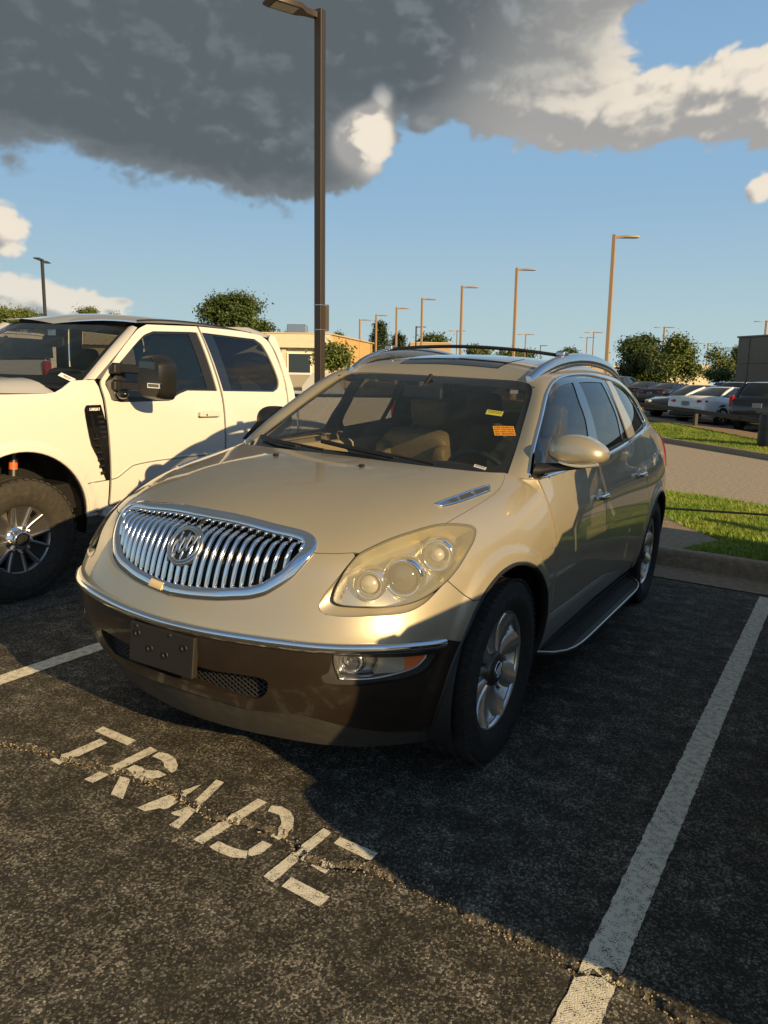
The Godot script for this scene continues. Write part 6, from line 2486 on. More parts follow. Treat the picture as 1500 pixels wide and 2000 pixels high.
	for k in 2600:
		var c := crack_pts[rp.randi() % crack_pts.size()] + Vector2(rp.randfn(), rp.randfn()) * 0.016
		var r := rp.randf_range(0.0012, 0.0042)
		mm.set_instance_transform(k, LOT * Transform3D(Basis(Vector3.UP, rp.randf() * TAU).scaled(Vector3(r, r * rp.randf_range(0.6, 1.0), r * rp.randf_range(0.7, 1.4))), Vector3(c.x, asphalt_h(c.x, c.y) + r * 0.4, c.y)))
		mm.set_instance_color(k, Color(0.22, 0.17, 0.11).lerp(Color(0.46, 0.37, 0.25), rp.randf()))
	var cr := MultiMeshInstance3D.new()
	cr.name = "loose_stones"
	cr.multimesh = mm
	cr.material_override = mat(Color.WHITE, 0.9)
	cr.material_override.vertex_color_use_as_albedo = true
	add_child(cr)
	cr.set_meta("kind", "stuff")
	cr.set_meta("label", "tan crumbs of stone along the crack through the word")
	cr.set_meta("category", "gravel")
	grass()


func kerb(called: String, path: Array, h: float, w: float, xf: Transform3D, lot: bool) -> void:
	var rows := []
	for k in path.size():
		var a: Vector3 = path[maxi(k - 1, 0)]
		var b: Vector3 = path[mini(k + 1, path.size() - 1)]
		var s := (b - a).normalized().cross(Vector3.UP)
		if s.z > 0:
			s = -s
		var p: Vector3 = path[k]
		rows.append([p + Vector3(0, -0.1, 0), p + Vector3(0, h * 0.75, 0) + s * 0.012, p + Vector3(0, h * 0.93, 0) + s * 0.022, p + Vector3(0, h, 0) + s * 0.045, p + Vector3(0, h, 0) + s * w, p + Vector3(0, -0.1, 0) + s * w])
	# finer along its length so that the edge is not ruler straight
	var fine := []
	var rn := RandomNumberGenerator.new()
	rn.seed = 19
	for k in rows.size() - 1:
		var m := maxi(1, int(rows[k][0].distance_to(rows[k + 1][0]) / 0.35))
		for q in m:
			var row := []
			var j := rn.randf_range(-0.005, 0.005)
			for c in 6:
				row.append(rows[k][c].lerp(rows[k + 1][c], float(q) / m) + Vector3(0, j if c > 0 and c < 5 else 0.0, 0))
			fine.append(row)
	fine.append(rows[-1])
	var mb := MB.new()
	mb.loft(fine)
	struct(called, mb.mesh(), M.concrete, xf)


func grass() -> void:
	var tuft := MB.new()
	var rn := RandomNumberGenerator.new()
	rn.seed = 101
	for k in 7:
		var a := rn.randf() * TAU
		var lean := rn.randf_range(0.1, 0.6)
		var h := rn.randf_range(0.035, 0.075)
		var base := Vector3(rn.randf_range(-0.02, 0.02), 0, rn.randf_range(-0.02, 0.02))
		var d := Vector3(cos(a), 0, sin(a))
		var s := Vector3(-sin(a), 0, cos(a)) * 0.0028
		var m := base + Vector3(0, h * 0.6, 0) + d * lean * h * 0.3
		var t := base + Vector3(0, h, 0) + d * lean * h
		tuft.flat([base - s, m - s * 0.8, m + s * 0.8, base + s])
		tuft.flat([m - s * 0.8, t, m + s * 0.8])
	var tm := tuft.mesh()
	var gm := mat(Color.WHITE, 0.6)
	gm.vertex_color_use_as_albedo = true
	gm.backlight_enabled = true
	gm.backlight = Color(0.5, 0.6, 0.15)
	var lot_area := PackedVector2Array([Vector2(-3.0, -4.58), Vector2(6.0, -4.58), Vector2(6.4, -6.5), Vector2(5.0, -8.3), Vector2(3.5, -8.65), Vector2(1.47, -8.65), Vector2(0.57, -8.92), Vector2(-3.0, -9.0)])
	var bare := PackedVector2Array([Vector2(-0.6, -4.5), Vector2(0.95, -4.5), Vector2(1.22, -5.35), Vector2(0.75, -6.0), Vector2(0.2, -6.9), Vector2(-0.6, -6.9)])
	var spots := []
	while spots.size() < 26000:
		var p := Vector2(rn.randf_range(-3.0, 6.4), rn.randf_range(-9.0, -4.58))
		if p.x > 3.2 and rn.randf() < 0.6:
			continue
		if Geometry2D.is_point_in_polygon(p, lot_area) and not Geometry2D.is_point_in_polygon(p, bare):
			spots.append(LOT * Vector3(p.x, 0.112, p.y))
	grass_field("grass", "mown bright green lawn between the kerb and the tan road", spots, tm, gm, rn)
	spots = []
	var d := Vector3(-0.686, 0, -0.728)
	var nr := Vector3(0.728, 0, -0.686)
	var p0 := Vector3(0.81, 0, -19.0)
	while spots.size() < 16000:
		var w := rn.randf_range(0.2, 2.6)
		var p := p0 + d * rn.randf_range(-6.0, 8.0) + nr * w
		var ly: float = (LOT * Vector3(p.x, 0, p.z)).y
		spots.append(Vector3(p.x, lerpf(ly + 0.12, gy(p.x, p.z) + 0.10, smoothstep(0.1, 2.0, w)), p.z))
	grass_field("far_grass", "grass strip on the far side of the road under the dark rail", spots, tm, gm, rn)


func grass_field(called: String, label: String, spots: Array, m: Mesh, gm: Material, rn: RandomNumberGenerator) -> void:
	var mm := MultiMesh.new()
	mm.transform_format = MultiMesh.TRANSFORM_3D
	mm.use_colors = true
	mm.mesh = m
	mm.instance_count = spots.size()
	var pn := FastNoiseLite.new()
	pn.frequency = 0.8
	for k in spots.size():
		var s := rn.randf_range(0.7, 1.35)
		mm.set_instance_transform(k, Transform3D(Basis(Vector3.UP, rn.randf() * TAU).scaled(Vector3(s, s, s)), spots[k]))
		var t := clampf(pn.get_noise_2d(spots[k].x, spots[k].z) * 0.8 + 0.5 + rn.randf_range(-0.3, 0.3), 0.0, 1.0)
		mm.set_instance_color(k, Color(0.15, 0.27, 0.025).lerp(Color(0.36, 0.40, 0.07), t))
	var o := MultiMeshInstance3D.new()
	o.name = numbered(called)
	o.multimesh = mm
	o.material_override = gm
	add_child(o)
	o.set_meta("kind", "stuff")
	o.set_meta("label", label)
	o.set_meta("category", "grass")

# ------------------------------------------------------------------ lamps, trees, buildings, cars farther off
func on_ground(x: float, z: float) -> Vector3:
	return Vector3(x, gy(x, z), z)


# square pole with flat lamp heads; heads is a list of compass directions in degrees (0 = +z, 90 = +x)
func lamp_post(x: float, z: float, top_y: float, wide: float, heads: Array, m: Material, label: String, head_len := 0.85) -> Node3D:
	var g := on_ground(x, z)
	var t := thing("street_lamp", label, "street lamp", Transform3D(Basis.IDENTITY, g), "parking lot lamps")
	var h := top_y - g.y
	var pole := MB.new()
	pole.box(Vector3(0, h * 0.5, 0), Vector3(wide, h, wide), wide * 0.08)
	part("pole", pole.mesh(), m, t)
	var base := MB.new()
	base.lathe([Vector2(0.26, -0.4), Vector2(0.26, 0.55), Vector2(0.24, 0.6), Vector2(0.0, 0.6)], 20)
	part("footing", base.mesh(), M.concrete, t)
	for a in heads:
		var b := Basis(Vector3.UP, deg_to_rad(a))
		var hd := MB.new()
		var L := head_len
		# slim tapered body, seen from below as a flat panel
		var rows := []
		for r in [[wide * 0.5, 0.045, 0.045, -0.05], [wide * 0.5 + L * 0.22, 0.07, 0.05, -0.045], [wide * 0.5 + L * 0.36, 0.16, 0.055, -0.03], [wide * 0.5 + L * 0.9, 0.17, 0.045, -0.02], [wide * 0.5 + L, 0.15, 0.025, -0.012]]:
			rows.append([b * Vector3(-r[1], h - 0.10 + r[3], r[0]), b * Vector3(-r[1], h - 0.10 + r[2], r[0]), b * Vector3(r[1], h - 0.10 + r[2], r[0]), b * Vector3(r[1], h - 0.10 + r[3], r[0])])
		for c in 4:
			var strip := []
			for r in rows:
				strip.append([r[c], r[(c + 1) % 4]])
			hd.loft(strip)
		hd.flat(rows[-1])
		hd.flat(rows[0])
		var head := part("lamp_head", hd.mesh(), m, t)
		var panel_ := MB.new()
		panel_.box(b * Vector3(0, h - 0.127, wide * 0.5 + L * 0.64), Vector3(0.25, 0.012, L * 0.46), 0.003, b)
		part("lamp_panel", panel_.mesh(), M.lamp_panel, head)
	return t


func build_lamps() -> void:
	var bronze := mat(lin(0.050, 0.038, 0.028), 0.42, 0.3)
	M.bronze = bronze
	var tan_ := mat(lin(0.34, 0.235, 0.135), 0.5, 0.0)
	var dark := mat(lin(0.03, 0.03, 0.03), 0.5)
	var main := lamp_post(-6.4, -9.3, 8.0, 0.155, [-28.0], bronze, "tall bronze lamp post close behind the gap between pickup and crossover", 0.95)
	var gy0 := gy(-6.4, -9.3)
	var sg := MB.new()
	var so := PackedVector2Array()
	for c in [[0.13, 0.22, 0], [-0.13, 0.22, 90], [-0.13, -0.22, 180], [0.13, -0.22, 270]]:
		for k in 5:
			var a := deg_to_rad(c[2] + k * 22.5)
			so.append(Vector2(c[0] + cos(a) * 0.025, c[1] + sin(a) * 0.025))
	sg.prism(so, 0.004, Transform3D(Basis.IDENTITY, Vector3(0, 0, -0.086)))
	var plate := part("sign_plate", sg.mesh(), mat(lin(0.34, 0.33, 0.30), 0.45, 0.6), main, Transform3D(Basis.IDENTITY, Vector3(0, 2.72 - gy0, 0)))
	for y in [2.50, 2.95]:
		var band := MB.new()
		band.box(Vector3(0, y - gy0, 0), Vector3(0.166, 0.018, 0.166), 0.003)
		part("sign_band", band.mesh(), M.satin, main)
	var row := [[Vector2(-6.74, -32.07), 0.15, "nearest tan lamp post of the diagonal row, right of the roof rack"], [Vector2(-13.91, -39.50), 0.15, "second tan lamp post of the diagonal row, behind the cross bar"], [Vector2(-20.02, -45.63), 0.15, "third tan lamp post of the diagonal row"], [Vector2(-25.94, -51.32), 0.15, "fourth tan lamp post of the diagonal row"], [Vector2(-31.35, -57.00), 0.15, "fifth tan lamp post of the diagonal row"], [Vector2(-36.66, -62.51), 0.15, "sixth lamp post of the diagonal row, before the dark conifer"], [Vector2(-41.06, -66.63), 0.15, "last and smallest lamp post of the diagonal row, beside the yellow building"]]
	for r in row:
		lamp_post(r[0].x, r[0].y, 8.0, r[1], [122.0], tan_, r[2], 1.0)
	var more := [[Vector2(-42.57, -30.39), 9.0, 0.16, [35.0, 215.0], "twin headed lamp post above the near pickup's roof", dark], [Vector2(-35.50, -101.28), 8.5, 0.13, [110.0, 290.0], "small twin headed lamp post between two tan posts", tan_], [Vector2(-29.40, -110.18), 8.5, 0.13, [110.0, 290.0], "left one of two twin headed posts beside the nearest tan post", tan_], [Vector2(-25.67, -99.78), 8.5, 0.13, [110.0, 290.0], "right one of two twin headed posts beside the nearest tan post", tan_], [Vector2(-15.70, -93.41), 8.5, 0.18, [110.0, 290.0], "twin headed lamp post in front of the big round tree", tan_], [Vector2(-19.11, -102.26), 7.5, 0.17, [110.0], "shorter single lamp post left in front of the big round tree", tan_], [Vector2(-15.74, -130.46), 8.5, 0.18, [110.0, 290.0], "twin headed lamp post right of the big round tree", tan_], [Vector2(-4.58, -87.84), 8.5, 0.20, [110.0, 290.0], "twin headed lamp post before the tan building at the right edge", tan_], [Vector2(-41.62, -91.90), 8.5, 0.13, [110.0, 290.0], "far twin headed lamp post just left of the third tan post", tan_], [Vector2(-40.14, -77.44), 8.0, 0.13, [115.0], "dark lamp post beside the fourth tan post", dark], [Vector2(-40.15, -121.49), 8.0, 0.10, [110.0], "tiny far lamp post over the roof rail", dark]]
	for r in more:
		lamp_post(r[0].x, r[0].y, r[1], r[2], r[3], r[5], r[4], 1.1)


# ------------------------------------------------------------------ trees
func crown_mesh(seed_: int, size: Vector3, clumps: int, leaves: int, leaf: float, a: Color, b: Color, shape: String) -> ArrayMesh:
	var rn := RandomNumberGenerator.new()
	rn.seed = seed_
	var v := PackedVector3Array()
	var n := PackedVector3Array()
	var c := PackedColorArray()
	var ix := PackedInt32Array()
	var lobes := [[Vector3(0, -0.1, 0), 0.62]]
	for k in 9:
		var dl := Vector3(rn.randfn(), rn.randfn() * 0.8 + 0.15, rn.randfn()).normalized()
		lobes.append([dl * rn.randf_range(0.42, 0.68), rn.randf_range(0.24, 0.42)])
	for k in clumps:
		var d := Vector3(rn.randfn(), rn.randfn(), rn.randfn()).normalized()
		var r := pow(rn.randf(), 0.42)
		var lb: Array = lobes[rn.randi() % 10]
		var p: Vector3 = lb[0] + d * r * lb[1]
		if shape == "cone":
			var t := rn.randf()
			var an := rn.randf() * TAU
			var rr := (1.0 - t) * sqrt(rn.randf()) + 0.04
			p = Vector3(cos(an) * rr, t * 2.0 - 1.0, sin(an) * rr)
		p *= size * 1.18
		var cr := leaf * rn.randf_range(3.0, 5.5)
		var tone := rn.randf()
		for q in leaves:
			var o := p + Vector3(rn.randfn(), rn.randfn() * 0.7, rn.randfn()) * cr * 0.5
			var nn := (Vector3(rn.randfn(), rn.randfn() + 0.5, rn.randfn()) + p.normalized() * 1.0).normalized()
			var x := nn.cross(Vector3(rn.randfn(), rn.randfn(), rn.randfn())).normalized()
			var y := nn.cross(x)
			var s := leaf * rn.randf_range(0.5, 1.0)
			var f := v.size()
			v.append_array([o - x * s, o + y * s * 0.55, o + x * s, o - y * s * 0.55])
			var col := a.lerp(b, clampf(tone * 0.6 + rn.randf() * 0.5, 0.0, 1.0))
			for e in 4:
				n.append(nn)
				c.append(col)
			ix.append_array([f, f + 1, f + 2, f, f + 2, f + 3])
	var arr := []
	arr.resize(Mesh.ARRAY_MAX)
	arr[Mesh.ARRAY_VERTEX] = v
	arr[Mesh.ARRAY_NORMAL] = n
	arr[Mesh.ARRAY_COLOR] = c
	arr[Mesh.ARRAY_INDEX] = ix
	var m := ArrayMesh.new()
	m.add_surface_from_arrays(Mesh.PRIMITIVE_TRIANGLES, arr)
	return m


# c: middle of the crown, sz: its half sizes
func tree(c: Vector3, sz: Vector3, label: String, a: Color, b: Color, seed_: int, clumps := 150, leaves := 26, shape := "round", leaf := 0.15) -> void:
	var g := gy(c.x, c.z) - 0.1
	var t := thing("conifer" if shape == "cone" else ("bush" if sz.y < 0.5 else "tree"), label, "tree", Transform3D(Basis.IDENTITY, Vector3(c.x, g, c.z)), "trees round the lot")
	var h := c.y - g
	var trunk := MB.new()
	var rn := RandomNumberGenerator.new()
	rn.seed = seed_ + 500
	trunk.tube([Vector3(0, 0, 0), Vector3(0.05, h * 0.4, 0.03), Vector3(-0.03, h * 0.8, 0.0), Vector3(0, h + sz.y * 0.3, 0)], clampf(sz.x * 0.07, 0.06, 0.3), 8, false, true, 0.04)
	for k in 7:
		var an := rn.randf() * TAU
		var y0 := h - sz.y * rn.randf_range(0.2, 0.7)
		var e := Vector3(cos(an) * sz.x * 0.7, y0 + sz.y * rn.randf_range(0.3, 0.8), sin(an) * sz.x * 0.7)
		trunk.tube([Vector3(0, maxf(y0, 0.2), 0), Vector3(0, maxf(y0, 0.2), 0).lerp(e, 0.5) + Vector3(0, 0.1, 0), e], 0.08, 5, false, false, 0.02)
	part("trunk", trunk.mesh(), M.bark, t)
	part("crown", crown_mesh(seed_, sz, clumps, leaves, leaf, a, b, shape), M.leaf, t, Transform3D(Basis.IDENTITY, Vector3(0, h, 0)))


func build_trees() -> void:
	M.bark = textured([[0.0, lin(0.05, 0.035, 0.022)], [1.0, lin(0.13, 0.10, 0.07)]], 0.05, 0.95, 1.5, 71)
	M.leaf = mat(Color.WHITE, 0.6)
	M.leaf.vertex_color_use_as_albedo = true
	M.leaf.backlight_enabled = true
	M.leaf.backlight = Color(0.25, 0.32, 0.08)
	var deep := Color(0.035, 0.06, 0.012)
	var mid := Color(0.07, 0.105, 0.02)
	var pale := Color(0.13, 0.16, 0.035)
	tree(Vector3(-11.73, 3.75, -66.85), Vector3(2.95, 2.75, 2.95), "large dark round tree behind the parked cars", deep, mid, 1, 375, 64)
	tree(Vector3(-8.72, 3.2, -61.48), Vector3(1.5, 2.3, 1.5), "paler green tree standing in front of the large dark one", mid, pale, 2, 212, 64)
	tree(Vector3(-8.95, 4.27, -89.48), Vector3(1.68, 1.68, 1.68), "thin see-through tree left of the tan building", mid, pale, 3, 75, 22, "round", 0.2)
	tree(Vector3(-8.32, 4.13, -99.18), Vector3(0.86, 1.72, 0.86), "narrow dark tree touching the tan building's corner", deep, mid, 4, 100, 38, "cone")
	tree(Vector3(-8.54, 2.87, -84.78), Vector3(1.39, 0.64, 1.39), "low bushy tree under the thin tree", mid, pale, 15, 75, 38)
	tree(Vector3(-40.49, 6.13, -46.03), Vector3(3.06, 1.90, 3.06), "wide dark tree rising behind the near pickup's cab", deep, mid, 5, 375, 64)
	tree(Vector3(-74.81, 7.68, -50.03), Vector3(1.97, 1.53, 1.97), "tree above the crosswise pickup at the left edge", mid, pale, 6, 162, 48)
	tree(Vector3(-77.77, 8.00, -55.40), Vector3(1.41, 1.41, 1.41), "tree behind the twin headed lamp at the left", mid, pale, 7, 137, 48)
	tree(Vector3(-79.44, 9.32, -64.06), Vector3(1.09, 0.77, 1.09), "small round treetop over the near pickup's roof", mid, pale, 8, 87, 38)
	tree(Vector3(-87.86, 10.15, -75.76), Vector3(1.32, 0.37, 1.32), "low treetop peeping over the near pickup's roof", mid, pale, 9, 50, 32)
	tree(Vector3(-65.52, 8.08, -88.17), Vector3(1.17, 0.66, 1.17), "treetop behind the cream building's roof", deep, mid, 10, 75, 32)
	tree(Vector3(-42.36, 5.56, -72.91), Vector3(1.38, 1.95, 1.38), "tall dark conifer right of the yellow building", Color(0.025, 0.045, 0.018), Color(0.05, 0.075, 0.028), 11, 250, 54, "cone")
	tree(Vector3(-43.46, 5.51, -79.28), Vector3(0.92, 1.35, 0.92), "smaller dark conifer beside the tall one", Color(0.025, 0.045, 0.018), Color(0.05, 0.075, 0.028), 12, 162, 48, "cone")
	tree(Vector3(-59.56, 8.70, -120.94), Vector3(2.34, 0.72, 2.34), "trees over the brick building's roof", deep, mid, 13, 100, 38, "round", 0.3)
	tree(Vector3(-34.32, 5.09, -82.11), Vector3(1.38, 0.72, 1.38), "bushy tree seen under the roof cross bar", mid, pale, 14, 100, 41)
	tree(Vector3(-28.09, 5.67, -97.49), Vector3(0.87, 0.47, 0.87), "little treetop left of the nearest tan lamp post", deep, mid, 16, 62, 32)
	tree(Vector3(-25.23, 2.92, -37.80), Vector3(0.58, 0.64, 0.58), "leafy green tree right behind the bronze lamp post", mid, pale, 17, 137, 48, "round", 0.16)
	tree(Vector3(-65.55, 8.55, -99.94), Vector3(0.72, 0.56, 0.72), "treetop over the joint of cream and yellow buildings", deep, mid, 18, 37, 32)
	tree(Vector3(-37.52, 5.32, -103.70), Vector3(2.64, 0.44, 2.64), "low hedge row far behind the roof", deep, mid, 19, 87, 35, "round", 0.3)


# ------------------------------------------------------------------ buildings
func wall_block(parent: Node3D, called: String, a: Vector2, b: Vector2, y0: float, y1: float, depth: float, m: Material, proud := 0.0) -> Basis:
	# upright block whose front runs from a to b (x, z), seen with a on the left
	var d := Vector3(b.x - a.x, 0, b.y - a.y)
	var x := d.normalized()
	var z := x.cross(Vector3.UP).normalized()
	var bas := Basis(x, Vector3.UP, z)
	var mid := Vector3((a.x + b.x) * 0.5, (y0 + y1) * 0.5, (a.y + b.y) * 0.5) + z * (proud - depth * 0.5)
	var mb := MB.new()
	mb.box(mid, Vector3(d.length(), y1 - y0, depth), 0.02, bas)
	part(called, mb.mesh(), m, parent)
	return bas


func build_buildings() -> void:
	var cream := textured([[0.0, lin(0.58, 0.52, 0.38)], [1.0, lin(0.68, 0.62, 0.47)]], 0.02, 0.8, 0.2, 81)
	var yellow := textured([[0.0, lin(0.52, 0.36, 0.17)], [1.0, lin(0.58, 0.41, 0.20)]], 0.02, 0.7, 0.2, 82)
	var brick := textured([[0.0, lin(0.36, 0.26, 0.16)], [1.0, lin(0.50, 0.38, 0.25)]], 0.09, 0.9, 0.6, 83)
	var tan_ := textured([[0.0, lin(0.23, 0.19, 0.145)], [1.0, lin(0.27, 0.225, 0.175)]], 0.02, 0.9, 0.25, 84)
	# cream building with windows
	var b := thing("cream_building", "cream flat roofed building with windows behind the bronze lamp post", "building")
	var A := Vector2(-50.0, -38.0)
	var B := Vector2(-32.3, -48.1)
	var bas := wall_block(b, "wall", A, B, 0.2, 4.1, 7.0, cream)
	wall_block(b, "fascia", A, B, 4.1, 5.15, 7.6, cream, 0.6)
	wall_block(b, "roof_edge", A, B, 5.15, 5.25, 7.9, M.satin_tan, 0.66)
	var dir := Vector3(B.x - A.x, 0, B.y - A.y).normalized()
	var zz := dir.cross(Vector3.UP).normalized()
	var org := Vector3(B.x, 0, B.y)
	for w in [[1.55, 3.25, 2.2, 3.65], [1.55, 3.25, 0.9, 2.05], [4.0, 4.5, 1.2, 3.65], [5.6, 7.4, 0.9, 3.65], [9.0, 11.0, 0.9, 3.65]]:
		var c: Vector3 = org - dir * (w[0] + w[1]) * 0.5 + Vector3(0, (w[2] + w[3]) * 0.5, 0)
		var gl := MB.new()
		gl.box(c + zz * 0.03, Vector3(w[1] - w[0], w[3] - w[2], 0.03), 0.0, bas)
		var win := part("window", gl.mesh(), M.shop_glass if w[2] > 1.0 or w[3] > 2.5 else M.blind, b)
		var fr := MB.new()
		for e in [-1.0, 1.0]:
			fr.box(c + dir * e * (w[1] - w[0] + 0.1) * 0.5 + zz * 0.05, Vector3(0.1, w[3] - w[2] + 0.2, 0.09), 0.01, bas)
			fr.box(c + Vector3(0, e * (w[3] - w[2] + 0.1) * 0.5, 0) + zz * 0.05, Vector3(w[1] - w[0], 0.1, 0.085), 0.01, bas)
		part("window_frame", fr.mesh(), M.paper, win)
	for k in 2:
		var pil := MB.new()
		pil.box(org - dir * (0.35 + k * 3.25) + Vector3(0, 2.15, 0) + zz * 0.12, Vector3(0.36, 3.9, 0.24), 0.02, bas)
		part("pier", pil.mesh(), cream, b)
	for ru in [[3.0, 0.9], [8.5, 0.7]]:
		var hv := MB.new()
		hv.box(org - dir * ru[0] - zz * 4.0 + Vector3(0, 5.25 + ru[1] * 0.5, 0), Vector3(1.6, ru[1], 1.3), 0.04, bas)
		part("roof_unit", hv.mesh(), M.satin, b)
	# yellow metal wing
	var y := thing("yellow_building", "yellow ribbed metal building with a brick base beside the cream one", "building")
	var A2 := Vector2(-33.2, -48.9)
	var B2 := Vector2(-37.6, -63.4)
	# its sunny wall faces +x
	var d2 := Vector3(A2.x - B2.x, 0, A2.y - B2.y)
	var x2 := d2.normalized()
	var z2 := Vector3.UP.cross(x2).normalized() * -1.0
	if z2.x < 0:
		z2 = -z2
	var bas2 := Basis(x2, Vector3.UP, z2) if Basis(x2, Vector3.UP, z2).determinant() > 0 else Basis(-x2, Vector3.UP, z2)
	var mid2 := Vector3((A2.x + B2.x) * 0.5, 0, (A2.y + B2.y) * 0.5)
	for s in [["wall", 3.3, 5.3, yellow, 0.0], ["brick_base", 0.2, 3.3, brick, -0.05]]:
		var mb := MB.new()
		mb.box(mid2 + Vector3(0, (s[1] + s[2]) * 0.5, 0) + z2 * (s[4] - 4.0), Vector3(d2.length(), s[2] - s[1], 8.0), 0.02, bas2)
		part(s[0], mb.mesh(), s[3], y)
	var ribs := MB.new()
	for k in 34:
		ribs.box(mid2 + x2 * (k - 16.5) * 0.44 + Vector3(0, 4.3, 0) + z2 * 0.03, Vector3(0.1, 1.98, 0.06), 0.01, bas2)
	part("wall_rib", ribs.mesh(), yellow, y).set_meta("kind", "stuff")
	var cap := MB.new()
	cap.box(mid2 + Vector3(0, 5.34, 0) + z2 * (0.08 - 4.0), Vector3(d2.length() + 0.2, 0.1, 8.2), 0.01, bas2)
	part("roof_edge", cap.mesh(), M.satin_tan, y)
	for p in [[2.2, 1.35], [2.2, 2.15], [4.4, 1.9]]:
		var v := MB.new()
		v.lathe([Vector2(0.0, 0.03), Vector2(0.26, 0.03), Vector2(0.28, 0.0), Vector2(0.36, 0.0), Vector2(0.36, 0.06)], 20, Transform3D(Basis(bas2.x, bas2.z, -bas2.y), mid2 + x2 * (5.4 - p[0]) + Vector3(0, p[1] + 0.9, 0)))
		part("wall_vent", v.mesh(), M.trim_black, y)
	# far brick block
	var k2 := thing("brick_building", "long low pale brick building far behind the roof rail", "building")
	var bb := wall_block(k2, "wall", Vector2(-51.0, -96.3), Vector2(-45.9, -99.2), 0.8, 7.2, 12.0, brick)
	wall_block(k2, "parapet", Vector2(-51.05, -96.3), Vector2(-45.85, -99.25), 7.2, 7.35, 12.2, M.satin_tan, 0.08)
	wall_block(k2, "low_wing", Vector2(-45.7, -99.4), Vector2(-36.0, -105.0), 0.8, 5.2, 10.0, brick)
	# tan building at the right edge
	var t := thing("tan_building", "big windowless tan building in shade at the right edge", "building")
	var A3 := Vector2(-5.8, -75.3)
	var B3 := Vector2(34.2, -45.3)
	var b3 := wall_block(t, "wall", A3, B3, -0.4, 6.05, 16.0, tan_)
	wall_block(t, "parapet", Vector2(-5.9, -75.37), Vector2(34.3, -45.23), 6.05, 6.2, 16.3, tan_, 0.1)
	var d3 := Vector3(B3.x - A3.x, 0, B3.y - A3.y).normalized()
	var z3 := d3.cross(Vector3.UP).normalized()
	var o3 := Vector3(A3.x, 0, A3.y)
	wall_block(t, "wall_joint", A3 + Vector2(d3.x, d3.z) * 0.3, B3, 3.70, 3.76, 0.1, M.joint, 0.02)
	for k in 6:
		var jn := MB.new()
		jn.box(o3 + d3 * (1.3 + k * 7.0) + Vector3(0, 2.9, 0) + z3 * 0.015, Vector3(0.06, 6.2, 0.06), 0.0, b3)
		part("wall_joint", jn.mesh(), M.joint, t)
		var dk := MB.new()
		dk.box(o3 + d3 * (3.9 + k * 7.0) + Vector3(0, 0.8, 0) + z3 * 0.02, Vector3(4.2, 2.2, 0.06), 0.0, b3)
		part("dock_door", dk.mesh(), M.dock, t)
		var lp := MB.new()
		lp.box(o3 + d3 * (6.3 + k * 7.0) + Vector3(0, 3.4, 0) + z3 * 0.12, Vector3(0.35, 0.22, 0.24), 0.03, b3)
		part("wall_lamp", lp.mesh(), M.trim_black, t)
	# pale walls behind the trees
	var s1 := thing("pale_building", "pale cream wall glimpsed between the trees and the tan building", "building")
	wall_block(s1, "wall", Vector2(-20.5, -112.0), Vector2(-13.0, -116.0), 0.2, 4.4, 8.0, cream)
	wall_block(s1, "roof_edge", Vector2(-20.6, -111.95), Vector2(-12.9, -116.05), 4.4, 4.6, 8.2, M.satin_tan, 0.1)
	var s2 := thing("low_building", "low tan building left of the large dark tree", "building")
	wall_block(s2, "wall", Vector2(-40.0, -108.0), Vector2(-26.0, -116.0), 0.4, 4.3, 10.0, brick)
	wall_block(s2, "roof_edge", Vector2(-40.1, -107.95), Vector2(-25.9, -116.05), 4.3, 4.5, 10.2, M.satin_tan, 0.1)


